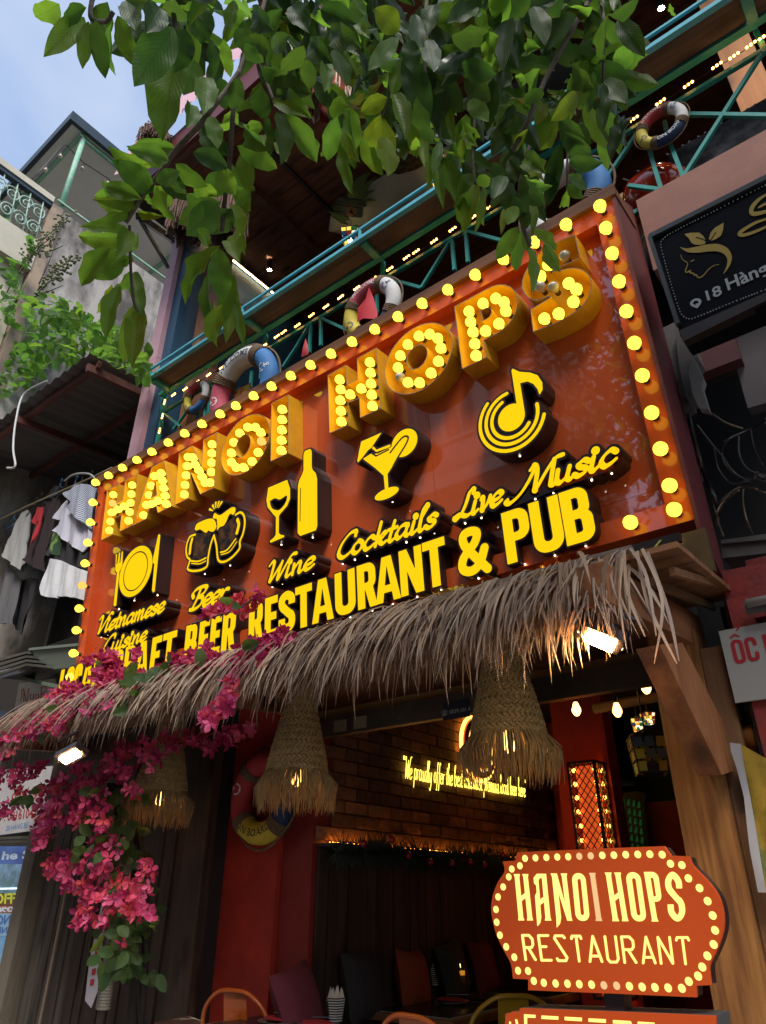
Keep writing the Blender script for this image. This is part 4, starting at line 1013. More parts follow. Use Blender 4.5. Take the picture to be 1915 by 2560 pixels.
painted(s1, [('palm_leaf', [cc_(*q) for q in p], M['palm']) for p in (
    [(710, 370), (700, 310), (740, 250), (830, 205), (790, 280), (745, 370)], [(740, 370), (780, 290), (870, 230), (830, 290), (770, 375)], [(690, 370), (680, 320), (710, 290), (715, 370)],
    [(760, 375), (800, 335), (862, 320), (820, 350), (780, 385)], [(780, 385), (830, 378), (865, 385), (800, 398)], [(560, 455), (640, 470), (700, 510), (660, 520), (600, 490)], [(590, 490), (660, 520), (690, 540), (640, 530)])]
    + [('painted_plank', [cc_(*q) for q in p], M['rock']) for p in ([(610, 390), (625, 365), (800, 388), (805, 425), (700, 420), (600, 405)], [(585, 425), (600, 408), (690, 425), (680, 455), (600, 455)], [(700, 430), (782, 440), (775, 495), (700, 490)], [(600, 458), (690, 462), (695, 495), (640, 490)])]
    + [('painted_knot', [cc_(705 + 35 * math.cos(k * .63), 455 + 33 * math.sin(k * .63)) for k in range(10)], M['beamw'])]
    + [('turtle', [cc_(*q) for q in ((920, 200), (990, 150), (1080, 115), (1180, 80), (1280, 60), (1300, 90), (1230, 130), (1120, 190), (1010, 220))], M['turt']), ('turtle_flipper', [cc_(*q) for q in ((1010, 60), (1060, 50), (1190, 95), (1080, 125))], M['turt'])], zz)
painted(s2, [('sun_disc', [(850 + (985 + 45 * math.cos(k * .4)) * .3927, (600 + 62 * math.sin(k * .4)) * .3927) for k in range(16)], mat('painted_orange', (0.6, .26, .02), .4))], 8.38)
# mosaic cube lanterns on cords
MOS = [mat('mosaic_' + n, c, .3, emis=c, es=e) for n, c, e in (('amber', (.8, .35, .03), 1.0), ('yellow', (.85, .65, .1), 1.2), ('red', (.5, .03, .01), .35), ('green', (.03, .22, .08), .3), ('blue', (.03, .12, .3), .25), ('clear', (.8, .7, .45), 1.6))]
def cube_lantern(c, s, label, cord, dim=1, taper=.75, rz=25, seed=1, group='mosaic glass lanterns'):
    t = thing('mosaic_lantern', label, 'lantern', c, group, (0, 0, R(rz)))
    rn = random.Random(seed); n = 3
    fr = MB()
    cs = [V((a * s * .5, b * s * .5, s * .5)) for a, b in ((-1, -1), (1, -1), (1, 1), (-1, 1))]; ds = [V((a * s * .5 * taper, b * s * .5 * taper, -s * .5)) for a, b in ((-1, -1), (1, -1), (1, 1), (-1, 1))]
    w = s * .035
    for k in range(4):
        fr.bar(cs[k], cs[(k + 1) % 4], w, w); fr.bar(ds[k], ds[(k + 1) % 4], w, w); fr.bar(cs[k], ds[k], w, w); fr.bar(cs[k], (0, 0, s * .78), w, w)
    put('frame', (fr, M['black']), t, loc=(0, 0, 0))
    for k in range(4):
        A, B, Cc, Dd = cs[k], cs[(k + 1) % 4], ds[(k + 1) % 4], ds[k]
        for i in range(n):
            for j in range(n):
                q = lambda u, v: (A * (1 - u) + B * u) * (1 - v) + (Dd * (1 - u) + Cc * u) * v
                e = .03
                P_ = [q(i / n + e, j / n + e), q((i + 1) / n - e, j / n + e), q((i + 1) / n - e, (j + 1) / n - e), q(i / n + e, (j + 1) / n - e)]
                o = put('pane', (MB().poly(P_), MOS[rn.randrange(6)] if dim == 1 else rn.choice(dim)), t, loc=(0, 0, 0))
    if dim == 1:
        put('bulb', (MB().sphere((0, 0, -s * .15), s * .16, 10, 6), glow('lantern_bulb', (1, .75, .35), 9)), t, loc=(0, 0, 0))
    put('cord', (MB().tube([(0, 0, s * .78), (0, 0, s * .78 + cord)], .004, 5), M['black']), t, loc=(0, 0, 0))
    return t
cube_lantern((-3.72, 4.078, 8.12), .19, 'small mosaic lantern hanging below the palm painted surfboard', .6, rz=30, seed=3)
cube_lantern(tuple(PZ(1105, 470, 8.1)), .17, 'yellow checked lantern peeping out between the leaves over the rail', .6, rz=10, seed=7)
# palm fibre clumps and a red woven shade under the eave
def fibre(name, c, rt, rb, L, n, m, label, cat, seed=1, body=None, thick=.006):
    rn = random.Random(seed); t = thing(name, label, cat, c)
    b = MB()
    for k in range(n):
        a = rn.uniform(0, 2 * math.pi); r0 = rt * math.sqrt(rn.random()); r1 = rb * rn.uniform(.6, 1.1)
        l = L * rn.uniform(.6, 1.05); p0 = V((math.cos(a) * r0, math.sin(a) * r0, 0)); p1 = V((math.cos(a + rn.uniform(-.3, .3)) * r1, math.sin(a + rn.uniform(-.3, .3)) * r1, -l))
        mid = (p0 + p1) / 2 + V((math.cos(a) * rb * .25, math.sin(a) * rb * .25, l * .15)) + V([rn.uniform(-.03, .03) for _ in range(3)])
        b.tube([p0, mid, p1], thick, 3, caps=False)
    put('fringe', (b, m), t, loc=(0, 0, 0), kind='stuff')
    return t
M['fibre'] = mat('brown_palm_fibre', (0.13, 0.075, 0.05), .9, col2=(.22, .13, .09), scale=30)
M['fibrered'] = mat('red_woven_fibre', (0.42, 0.05, 0.02), .8, col2=(.25, .02, .01), scale=30)
M['cream'] = mat('cream_fibre', (0.55, 0.42, 0.30), .85)
for k, (px, py, y_, L) in enumerate(((478, 500, 2.6, .55), (575, 490, 2.6, .6), (395, 330, 2.3, .3))):
    fibre('fibre_shade', tuple(PY(px, py, y_)), .08, .17, L, 420, M['fibre'], ('brown shaggy palm fibre shade at the eave corner left of the planks', 'brown shaggy fibre shade half hidden by leaves, right of the eave corner one', 'pinkish fibre clump caught high among the leaves over the pink roof edge')[k], 'shade', k)
t = fibre('fringed_shade', tuple(PY(820, 205, 2.6)), .13, .20, .42, 90, M['cream'], 'red woven shade with cream fringe showing through the leaves', 'shade', 9, thick=.008)
put('woven_body', (MB().lathe([(.05, .12), (.15, .06), (.19, -.1), (.16, -.36)], 18, (0, 0, 0)), M['fibrered']), t, loc=(0, 0, 0))
# ================================================================== TIMBER CANOPY UNDER THE SIGN
M['plankx'] = wood('brown_soffit_plank', (0.17, 0.068, 0.026), (0.28, 0.125, 0.05), 0)
M['beamy'] = wood('reddish_timber_beam', (0.19, 0.06, 0.02), (0.31, 0.12, 0.042), 1)
M['postw'] = wood('knotty_pine_post', (0.17, 0.062, 0.016), (0.42, 0.19, 0.052), 2, fine=20)
M['fasc'] = mat('bronze_metal_fascia', (0.20, 0.12, 0.055), .35, .5, col2=(.13, .08, .04), scale=3)
can = thing('timber_canopy', 'brown timber canopy with knotty post and diagonal brace right of the entrance', 'canopy', (-.8, 3.1, 0))
spm = MB().box((-1.36, -.0525, -.011), (1.36, .0525, .011)).mesh('plank', M['plankx'])
for k in range(8):
    for j, xc in enumerate((-1.93, -4.67)):
        o = put('plank', spm, can, loc=V((xc, 2.45 + k * .109, 2.70 + .010 * k + .002 * ((k + j) % 2))) - V(can.location)); o.rotation_euler = (R(5.5), 0, 0)
def cbar(nm, a, b, w, h, m, up=V((0, 0, 1))): return put(nm, (MB().bar(a, b, w, h, up), M[m]), can)
cbar('side_beam', (-.83, 2.22, 2.545), (-.80, 3.28, 2.64), .10, .15, 'beamy')
cbar('side_beam', (-3.35, 2.25, 2.60), (-3.35, 3.28, 2.68), .07, .10, 'beamy')
cbar('side_beam', (-5.75, 2.25, 2.60), (-5.75, 3.28, 2.68), .07, .10, 'beamy')
cbar('ridge_tube', (-6.0, 2.86, 2.93), (-.66, 2.86, 2.93), .03, .04, 'black')
put('post', (MB().box((-.945, 3.08, 0), (-.745, 3.26, 2.60)), M['postw']), can)
put('post', (MB().box((-.742, 3.10, 0), (-.655, 3.25, 2.52)), wood('dark_edge_post', (0.14, 0.065, 0.03), (0.24, 0.12, 0.05), 2)), can)
put('brace', (MB().slab([PX(1589, 1623, -.80), PX(1650, 1617, -.80), PX(1812, 1922, -.80), PX(1745, 1942, -.80)], V((.085, 0, 0))), wood('red_brown_brace', (0.22, 0.068, 0.020), (0.36, 0.135, 0.042), 2)), can)
for k, q in enumerate(((1740, 1922), (1778, 1922))): put('bolt', (MB().sphere(PX(q[0], q[1], -.80) - V((.002, .01, 0)), .007, 8, 4), M['rim']), can)
put('metal_fascia', (MB().slab([PY(1640, 1352, 2.98), PY(1762, 1318, 2.98), PY(1788, 1425, 2.98), PY(1672, 1458, 2.98)], V((0, .03, 0))), M['fasc']), can)
put('fascia_screw', (MB().sphere(PY(1699, 1351, 2.972), .007, 8, 4), M['led']), can)  # screw head drawn as a glowing white dot
cbar('trim', (-.62, 2.45, 2.62), (-.60, 3.2, 2.80), .02, .03, 'plankx'); cbar('trim', (-.70, 2.45, 2.60), (-.68, 3.25, 2.74), .02, .03, 'fasc')
cbar('edge_board', (-.62, 3.27, .0), (-.62, 3.27, 2.62), .05, .02, 'yedge' if 'yedge' in M else 'fasc', V((0, 1, 0)))
M['yw'] = mat('mustard_yellow_strip', (0.32, 0.22, 0.03), .5)
put('dark_gap', (MB().box((-.66, 3.27, 0), (-.50, 3.41, 2.74)), M['dk']), can)  # dark box added to cover the bright gap beside the post
put('yellow_edge', (MB().box((-.652, 3.24, 0), (-.630, 3.26, 2.52)), M['yw']), can)
put('cable', (MB().tube(catmull([PY(1700, 1340, 2.9), PY(1660, 1345, 2.86), PY(1630, 1380, 2.8), PY(1610, 1430, 2.75), PY(1565, 1480, 2.7)], 5), .004, 5), mat('yellow_cable', (.45, .35, .05), .5)), can)
# dark lintel boards above the shutter rail
put('lintel', (MB().box((-3.34, 3.34, 2.62), (-.95, 3.40, 2.95)), M['plankx']), can)

sr = thing('shutter_rail', 'grey metal shutter bottom rail with stickers across the entrance top', 'shutter', (-2.2, 3.3, 2.45))
M['galv'] = mat('galvanised_grey', (0.16, 0.155, 0.13), .35, .7, col2=(.10, .10, .085), scale=5)
put('rail', (MB().box((-3.36, 3.28, 2.455), (-.98, 3.33, 2.575)), M['galv']), sr)
put('slat', (MB().box((-3.36, 3.30, 2.577), (-.98, 3.325, 2.62)), mat('orange_lit_slat', (0.3, 0.2, 0.08), .4, .3)), sr)  # ochre slat along the top of the rail
def flat_text(s, c, xdir, ydir, size, m, parent, nm='lettering', bold=0, shear=0, off=None, sp=1.0):
    v, f = textgeo(s, 1, bold, shear, sp); xd = V(xdir).normalized(); yd = V(ydir).normalized(); n = xd.cross(yd) * .0015
    b = MB(); b.add([V(c) + xd * (x * size) + yd * (y * size) + n for x, y in v], f)
    return put(nm, (b, m), parent)
p_ = PY(1140, 1773, 3.278)
put('sticker', (MB().box((p_.x - .085, 3.276, p_.z - .05), (p_.x + .085, 3.2795, p_.z + .045)), mat('dark_sticker', (.02, .03, .05), .4)), sr)
flat_text('☎: 0339.101.4', (p_.x, 3.275, p_.z - .012), (1, 0, 0), (0, 0, 1), .030, M['print_w'], sr)
flat_text('THANH LAM CUA CUON', (p_.x, 3.275, p_.z + .026), (1, 0, 0), (0, 0, 1), .013, M['print_w'], sr) if False else None
for q in ((850, 1815), (900, 1806)):
    p_ = PY(*q, 3.278); put('sticker', (MB().box((p_.x - .05, 3.276, p_.z - .035), (p_.x + .05, 3.2795, p_.z + .035)), mat('faded_sticker', (.25, .24, .17), .6)), sr)

# ------------------------------------------------------------------ palm thatch fringe
def thatch_mat():
    m, nt, p, out = _nt('dry_palm_blade')
    oi = nt.nodes.new('ShaderNodeObjectInfo'); at = nt.nodes.new('ShaderNodeAttribute'); at.attribute_name = 'tone'
    ad = nt.nodes.new('ShaderNodeMath'); ad.operation = 'ADD'
    fr = nt.nodes.new('ShaderNodeMath'); fr.operation = 'FRACT'
    nt.links.new(oi.outputs['Random'], ad.inputs[0]); nt.links.new(at.outputs['Fac'], ad.inputs[1]); nt.links.new(ad.outputs[0], fr.inputs[0])
    r = nt.nodes.new('ShaderNodeValToRGB'); e = r.color_ramp.elements
    e[0].position = 0; e[0].color = (.12, .082, .06, 1); e[1].position = 1; e[1].color = (.56, .44, .33, 1)
    for ps, c in ((.35, (.30, .22, .165, 1)), (.6, (.44, .34, .26, 1)), (.85, (.40, .25, .14, 1))):  # the orange-brown tone puts flood light into some blades
        x = r.color_ramp.elements.new(ps); x.color = c
    nt.links.new(fr.outputs[0], r.inputs['Fac'])
    nt.links.new(r.outputs['Color'], p.inputs['Base Color']); p.inputs['Roughness'].default_value = .55
    tr = nt.nodes.new('ShaderNodeBsdfTranslucent'); ms = nt.nodes.new('ShaderNodeMixShader'); ms.inputs[0].default_value = .25
    tr.inputs['Color'].default_value = (.6, .28, .08, 1)
    nt.links.new(p.outputs[0], ms.inputs[1]); nt.links.new(tr.outputs[0], ms.inputs[2]); nt.links.new(ms.outputs[0], out.inputs['Surface'])
    return m
M['blade'] = thatch_mat()
rng = random.Random(11)
def blade_geo(L, w, out, bend, twist, rn):
    vs = []; n = 6; side = V((1, 0, 0)); x = 0
    for i in range(n + 1):
        t = i / n
        p = V((bend * t * t * L, -out * math.sin(t * 1.25) * L, -(t ** 1.25) * L * math.sqrt(max(.05, 1 - out * out * .8)) + .015 * L * math.sin(math.pi * t)))
        ww = w * (min(1, .45 + t * 3) if t < .5 else max(.03, 1 - ((t - .5) / .5) ** 1.6))
        a = twist * t; sd = V((math.cos(a), math.sin(a), 0)); nn = V((math.sin(a), -math.cos(a), .3))
        vs += [p - sd * ww / 2, p + nn * ww * .28, p + sd * ww / 2]
    fs = []
    for i in range(n):
        for j in range(2): fs.append((i * 3 + j, i * 3 + j + 1, i * 3 + j + 4, i * 3 + j + 3))
    return vs, fs
BLV = []
for k in range(14):
    v_, f_ = blade_geo(.44 * rng.uniform(.8, 1.12), rng.uniform(.009, .018), rng.uniform(.28, .66), rng.uniform(-.16, .12), rng.uniform(-.7, .7), rng)
    BLV.append((v_, f_))
BLM = [MB().add(v, f).mesh('leaf_blade', M['blade']) for v, f in BLV]
th = thing('thatched_eave', 'dry grey-brown palm thatch fringe hanging under the sign letters', 'thatch', (-3.0, 2.42, 2.72))
YR = 2.42
ta, tb_ = PY(1561, 1362, YR), PY(120, 1742, YR)
tb_ = ta + (tb_ - ta) * 1.03
put('thatch_pole', (MB().tube([ta + V((.02, .02, -.02)), tb_ + V((0, .02, -.02))], .022, 8), M['blade']), th)
bigb = MB(); tones = []
NB = 3300
for k in range(NB):
    t = (k + rng.random()) / NB
    t = t ** .94
    p = ta + (tb_ - ta) * t + V((rng.uniform(-.02, .02), rng.uniform(-.045, .05), rng.uniform(-.07, -.01)))
    i = rng.randrange(14); s = rng.uniform(.75, 1.15) * (1 - .12 * t)
    if t > .985: s *= 1.2
    rz = rng.gauss(0, .24) - (.5 * max(0, t - .85) / .15) * .9; rx = rng.uniform(-.28, .22)
    Mx = Matrix.Translation(p) @ Euler((rx, rng.gauss(0, .16), rz)).to_matrix().to_4x4() @ Matrix.Scale(s, 4)
    if k % 11 == 3:
        o = put('leaf_blade', BLM[i], th); o.matrix_local = Matrix.Translation(-V(th.location)) @ Mx
    else:
        v_, f_ = BLV[i]; bigb.add([Mx @ V(q) for q in v_], f_, 0, False); tones += [rng.random()] * len(f_)
me = bigb.mesh('leaf_blades', M['blade'])
at = me.attributes.new('tone', 'FLOAT', 'FACE'); at.data.foreach_set('value', tones)
put('leaf_blades', me, th, kind='stuff')
# long stray blades at the right end
for k, (a, b, c) in enumerate((((1592, 1378), (1620, 1510), (1692, 1660)), ((1605, 1372), (1655, 1500), (1635, 1660)), ((1618, 1380), (1668, 1520), (1697, 1655)), ((1560, 1375), (1568, 1480), (1612, 1592)), ((1550, 1380), (1540, 1500), (1500, 1580)), ((1575, 1370), (1615, 1440), (1640, 1590)))):
    P_ = catmull([tuple(PY(*a, 2.38)), tuple(PY(*b, 2.3)), tuple(PY(*c, 2.25))], 6)
    b_ = MB(); n = len(P_)
    vs = []
    for i, q in enumerate(P_):
        w = .010 * (1 if i < n * .6 else max(.05, 1 - (i - n * .6) / (n * .4)))
        vs += [V(q) + V((-w / 2, 0, 0)), V(q) + V((w / 2, .006, .004))]
    b_.add(vs, [(2 * i, 2 * i + 1, 2 * i + 3, 2 * i + 2) for i in range(n - 1)])
    put('leaf_blade', (b_, M['blade']), th)

# ------------------------------------------------------------------ basket pendants
M['straw'] = mat('braided_straw', (0.56, 0.42, 0.20), .75, col2=(.38, .28, .13), scale=26, orand=.05)
M['straw2'] = mat('straw_fringe', (0.58, 0.44, 0.23), .8, col2=(.42, .31, .15), scale=20, trans=.25)
def pendant(loc, label):
    t = thing('basket_pendant', label, 'pendant lamp', loc, 'braided straw pendant lamps under the canopy')
    prof = [(.085, .04), (.098, -.04), (.118, -.13), (.142, -.22), (.168, -.31), (.192, -.40), (.200, -.455)]
    def rad(z):
        for (r0, z0), (r1, z1) in zip(prof, prof[1:]):
            if z <= z0 and z >= z1: return r0 + (r1 - r0) * (z0 - z) / (z0 - z1)
        return prof[-1][0]
    put('shade', (MB().lathe([(r - .006, z) for r, z in prof], 30, (0, 0, 0)), M['straw']), t, loc=(0, 0, 0))
    w = MB(); rn = random.Random(5); rows = 11
    for i in range(rows):
        z = -.012 - i * .041; r = rad(z); n = int(2 * math.pi * r / .030)
        for k in range(n):
            for s in (0, 1):
                a = 2 * math.pi * (k + .5 * s + .2 * (i % 2)) / n
                zz_ = z - .010 - .0165 * s
                nrm = V((math.cos(a), math.sin(a), .35)).normalized(); tg = V((-math.sin(a), math.cos(a), 0)); dn = nrm.cross(tg)
                d1 = (tg * .86 + V((0, 0, -.52 if s == 0 else .52))).normalized(); d2 = nrm.cross(d1).normalized()
                c = nrm * 0 + V((math.cos(a) * (rad(zz_) + .002), math.sin(a) * (rad(zz_) + .002), zz_ + rn.uniform(-.001, .001)))
                w.obox(c, d1 * .0175, d2 * .0062, nrm * .0045)
    put('braid', (w, M['straw']), t, loc=(0, 0, 0), kind='stuff')
    f = MB()
    for k in range(430):
        a = 2 * math.pi * k / 430 + rn.uniform(-.02, .02); z0 = -.445; r0 = .200
        L = rn.uniform(.13, .23); fl_ = rn.uniform(.0, .04) + .018 * math.sin(a * 7)
        p0 = V((math.cos(a) * r0, math.sin(a) * r0, z0)); p1 = V((math.cos(a) * (r0 + .025 + fl_), math.sin(a) * (r0 + .025 + fl_), z0 - L * .45)); p2 = V((math.cos(a + rn.uniform(-.07, .07)) * (r0 + .01 + fl_ * rn.uniform(.3, 1.3)), math.sin(a + rn.uniform(-.07, .07)) * (r0 + .01 + fl_), z0 - L))
        f.tube([p0, p1, p2], .0032, 3, caps=False, rs=[.0045, .0035, .0012])
    put('fringe', (f, M['straw2']), t, loc=(0, 0, 0), kind='stuff')
    put('cord', (MB().tube([(0, 0, 0), (0, 0, .1)], .006, 6), M['black']), t, loc=(0, 0, 0))
    gb = put('bulb', (MB().lathe([(.002, -.53), (.022, -.52), (.034, -.49), (.030, -.45), (.014, -.40), (.014, -.35)], 14, (0, 0, 0)), glow('pendant_bulb', (1, .42, .10), 10)), t, loc=(0, 0, 0))
    return t
pn = pendant((-1.625, 3.0, 2.70), 'nearest braided straw pendant with fringe, at the right under the thatch')
dup(pn, (-2.99, 3.0, 2.66), (0, 0, .7), 'middle braided straw pendant, in front of the life buoy on the red column')
dup(pn, (-4.25, 3.0, 2.64), (0, 0, 1.9), 'farthest straw pendant, darker and half hidden by pink flowers at left')
for o_ in [o for o in bpy.data.objects if o.name.startswith('basket_pendant')]: o_.scale = (.86, .86, 1)
# ------------------------------------------------------------------ flood lights
M['flood'] = glow('flood_lens', (1.0, 0.66, 0.30), 210.0)
def flood(c, nrm, up, w, h, label):
    t = thing('flood_light', label, 'flood light', c, 'flood lights under the thatched eave')
    n = V(nrm).normalized(); u = (V(up) - n * V(up).dot(n)).normalized(); s = u.cross(n)
    put('housing', (MB().obox(-n * .022, s * (w / 2 + .022), u * (h / 2 + .02), n * .018).obox(-n * .055, s * (w / 2 - .01), u * (h / 2 - .01), n * .02), M['black']), t, loc=(0, 0, 0))
    put('lens', (MB().obox(n * .001, s * (w / 2), u * (h / 2), n * .003), M['flood']), t, loc=(0, 0, 0))
    put('bracket', (MB().bar(s * (w / 2 + .03), s * (w / 2 + .03) - n * .10 + u * .06, .012, .004).bar(-s * (w / 2 + .03), -s * (w / 2 + .03) - n * .10 + u * .06, .012, .004).bar(s * (w / 2 + .03) - n * .10 + u * .06, -s * (w / 2 + .03) - n * .10 + u * .06, .012, .012), M['black']), t, loc=(0, 0, 0))
flood(PY(1500, 1604, 2.33), (-.30, -.34, -.88), (.55, -.6, .3), .10, .075, 'glaring flood light under the right end of the thatch')
flood(PY(175, 1893, 2.08), (.30, -.38, -.86), (0, -.8, .4), .12, .05, 'glaring flood light among pink flowers at the left end of the thatch')

# ================================================================== ENTRANCE WALLS AND ROOM
room = thing('entrance_room', 'dark restaurant room behind the open front, red column on the left', 'room', (-2.2, 4.5, 0.27))
put('floor', (MB().box((-5.0, 2.78, 0.0), (-.60, 7.6, .27)), mat('dark_floor_tile', (.05, .04, .035), .4)), room)
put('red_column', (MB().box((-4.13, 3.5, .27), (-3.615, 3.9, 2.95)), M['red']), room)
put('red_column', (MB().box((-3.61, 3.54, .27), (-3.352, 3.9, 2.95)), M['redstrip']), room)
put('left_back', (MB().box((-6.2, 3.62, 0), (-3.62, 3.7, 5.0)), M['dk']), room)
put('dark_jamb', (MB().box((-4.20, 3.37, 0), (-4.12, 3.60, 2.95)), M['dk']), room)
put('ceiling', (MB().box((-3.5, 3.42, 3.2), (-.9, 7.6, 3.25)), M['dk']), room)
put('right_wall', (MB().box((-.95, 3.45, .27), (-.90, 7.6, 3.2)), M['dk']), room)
put('back_wall', (MB().box((-3.5, 7.5, 2.42), (-.95, 7.55, 3.2)), mat('dark_green_wall', (.02, .035, .025), .8)), room)
put('back_wall', (MB().box((-3.5, 7.5, .27), (-.95, 7.55, 2.415)), M['red']), room)
put('red_pier', (MB().box((-3.34, 7.0, .27), (-2.72, 7.2, 3.2)), M['red']), room)
put('red_pier', (MB().box((-2.60, 5.56, .27), (-2.16, 5.75, 3.2)), M['red']), room)
# brick wall, every brick on its own
M['brick'] = mat('dark_red_brown_brick', (0.22, 0.10, 0.05), .85, col2=(.13, .06, .032), scale=14, bump=.8, bscale=30, orand=.45)
M['mortar'] = mat('dark_mortar', (0.09, 0.06, 0.04), .9, col2=(.05, .035, .025), scale=10, bump=.5)
bw = thing('brick_wall', 'dark brick side wall carrying the yellow neon sentence', 'wall', (-3.4, 5.3, 1.95))
put('mortar', (MB().box((-3.6, 3.56, .27), (-3.353, 7.6, 3.2)), M['mortar']), bw)
bms = []
for k in range(5):
    rn = random.Random(k); m_ = MB(); m_.box((0, -.118, -.036), (.03, .118, .036))
    m_.v = [(a + rn.uniform(-.003, .003), b + rn.uniform(-.004, .004), c + rn.uniform(-.003, .003)) for a, b, c in m_.v]
    bms.append(m_.mesh('brick', M['brick']))
rn = random.Random(8); nb = 0; rest = MB()
for i in range(15):
    z = 1.945 + i * .084
    y = 3.68 + (.125 if i % 2 else 0)
    while y < 6.9:
        c = V((-3.356 + rn.uniform(-.004, .006), y, z))
        if nb < 296 and z < 2.9: put('brick', rn.choice(bms), bw, loc=c - V(bw.location)); nb += 1
        else: rest.box(c + V((0, -.118, -.036)), c + V((.03, .118, .036)))
        y += .25
put('bricks', (rest, M['brick']), bw, kind='stuff')
# slatted panel, ledge, glow strip, garland
M['slat'] = wood('dark_slat', (0.022, 0.015, 0.011), (0.05, 0.032, 0.022), 2, orand=.3)
pw_ = thing('slat_panel', 'dark upright wood slats on the wall behind the cushions', 'panelling', (-3.34, 5.2, .3))
slm = MB().box((0, -.043, 0), (.022, .043, 1.56)).mesh('slat', M['slat'])
for k in range(36):
    o = put('slat', slm, pw_, loc=V((0, 3.62 + k * .094 - 5.2, 0)))
    o.location.x = rn.uniform(-.006, .004)
put('ledge', (MB().box((-3.345, 3.57, 1.865), (-3.20, 6.98, 1.885)), M['slat']), pw_)
gs = thing('glow_strip', 'orange light strip glowing up the bricks behind the garland', 'LED strip', (-3.3, 5.2, 1.90))
put('strip', (MB().box((-3.312, 3.65, 1.888), (-3.302, 6.9, 1.896)), glow('orange_strip', (1.0, 0.36, 0.05), 13.0)), gs)
gl = thing('tinsel_garland', 'dark fir garland with red baubles along the ledge', 'garland', (-3.2, 5.2, 1.9))
g_ = MB()
for k in range(4200):
    y = rn.uniform(3.6, 6.6); a = rn.uniform(0, 2 * math.pi); L = rn.uniform(.05, .13) * (1.1 + .35 * math.sin(y * 9) * math.sin(y * 23))
    c = V((-3.20, y, 1.84 + .012 * math.sin(y * 5))); d = V((math.cos(a) * .8, rn.uniform(-.7, .7), math.sin(a))).normalized(); s = d.orthogonal().normalized() * .005
    p = c + d * L
    if p.x < -3.335: p.x = -3.335
    g_.add([c - s, c + s, p], [(0, 1, 2)])
put('tinsel', (g_, mat('dark_fir_green', (.012, .022, .014), .7)), gl, kind='stuff')
M['baub'] = mat('red_bauble', (.3, .01, .01), .15, coat=.5)
for k in range(12):
    y = 3.75 + k * .24; put('bauble', (MB().sphere((-3.09 + rn.uniform(-.03, .02), y, 1.86 + rn.uniform(-.07, .07)), .024, 10, 6), M['baub']), gl)
# neon sentence
M['neon'] = glow('yellow_neon', (1.0, 0.80, 0.10), 3.2)
ne = thing('neon_sentence', 'yellow neon script "We proudly offer the best and most premium local beer here"', 'neon sign', (-3.31, 5.4, 2.42))
words = '"We proudly offer the best and most premium local beer here"'.split(' ')
tot = sum(sum(SCR[c][1] for c in w) + .26 for w in words); yy = 4.42; scl = (6.38 - 4.42) / tot
for w in words:
    b = MB(); x = 0
    for ch in w:
        for st in SCR[ch][0]:
            Q = catmull(st, 3) if len(st) > 2 else st
            b.tube([V((-3.305, yy + (x + p[0] + p[1] * .2) * scl, 2.365 + (yy - 4.4) * .022 + p[1] * .160)) for p in Q], .0021, 5, caps=True)
        x += SCR[ch][1]
    put('word', (b, M['neon']), ne)
    yy += (x + .26) * scl
# round back-lit emblem behind the first pendant
em = thing('round_emblem', 'round red disc with orange halo on the bricks behind the nearest pendant', 'emblem', PX(1195, 1870, -3.29))
put('halo', (MB().torus((0, 0, 0), .27, .016, V((1, 0, 0)), 40, 8), glow('orange_halo', (1, .42, .06), 5)), em, loc=(0, 0, 0))
put('disc', (MB().lathe([(.001, .03), (.25, .03), (.25, .0), (.001, .0)], 36, (0, 0, 0), V((1, 0, 0))), mat('red_disc', (.3, .04, .02), .4)), em, loc=(0, 0, 0))
put('ring', (MB().torus((.032, 0, 0), .19, .012, V((1, 0, 0)), 40, 8), glow('amber_ring', (1, .5, .1), 2.5)), em, loc=(0, 0, 0))
# lattice lamp
ll = thing('lattice_lamp', 'tall box lamp of black diamond mesh over glowing orange panel, above the stand sign', 'lamp', (-2.31, 5.4, 1.0))
x0, x1, y0, y1, z0, z1 = -2.41, -2.20, 5.36, 5.55, 1.0, 2.50
put('glow_panel', (MB().box((x0 + .03, y0 + .06, z0), (x1 - .03, y1 - .03, z1 - .02)), mat('glowing_orange_panel', (.5, .10, .03), .5, emis=(1.0, .12, .02), es=.5)), ll)
fr = MB()
for (a, b) in ((x0, y0), (x1, y0), (x1, y1), (x0, y1)): fr.box((a - .009, b - .009, z0), (a + .009, b + .009, z1))
for z in (z0, z1):
    fr.bar((x0, y0, z), (x1, y0, z), .018, .018); fr.bar((x1, y0, z), (x1, y1, z), .018, .018); fr.bar((x0, y0, z), (x0, y1, z), .018, .018)
put('frame', (fr, M['black']), ll)
ms_ = MB(); W_ = x1 - x0; st_ = W_ / 4 * 1.0
n = int((z1 - z0) / (st_ * 1.3)) + 6
for k in range(-5, n):
    for s in (1, -1):
        za = z0 + k * st_ * 1.3; zb = za + W_ * 1.3
        a, b = (x0, za), (x1, zb)
        if s < 0: a, b = (x0, zb), (x1, za)
        def clip(p, q):
            (xa, za_), (xb, zb_) = p, q
            if min(za_, zb_) > z1 or max(za_, zb_) < z0: return None
            def cut(p, q, z): t = (z - p[1]) / (q[1] - p[1]); return (p[0] + (q[0] - p[0]) * t, z)
            if p[1] < z0: p = cut(p, q, z0)
            if q[1] < z0: q = cut(p, q, z0)
            if p[1] > z1: p = cut(p, q, z1)
            if q[1] > z1: q = cut(p, q, z1)
            return p, q
        c = clip(a, b)
        if c and abs(c[0][0] - c[1][0]) > .01:
            ms_.bar((c[0][0], y0, c[0][1]), (c[1][0], y0, c[1][1]), .006, .006)
            f1 = lambda x: y0 + (x - x0) / W_ * (y1 - y0)
            ms_.bar((x1, f1(c[0][0]), c[0][1]), (x1, f1(c[1][0]), c[1][1]), .006, .006)
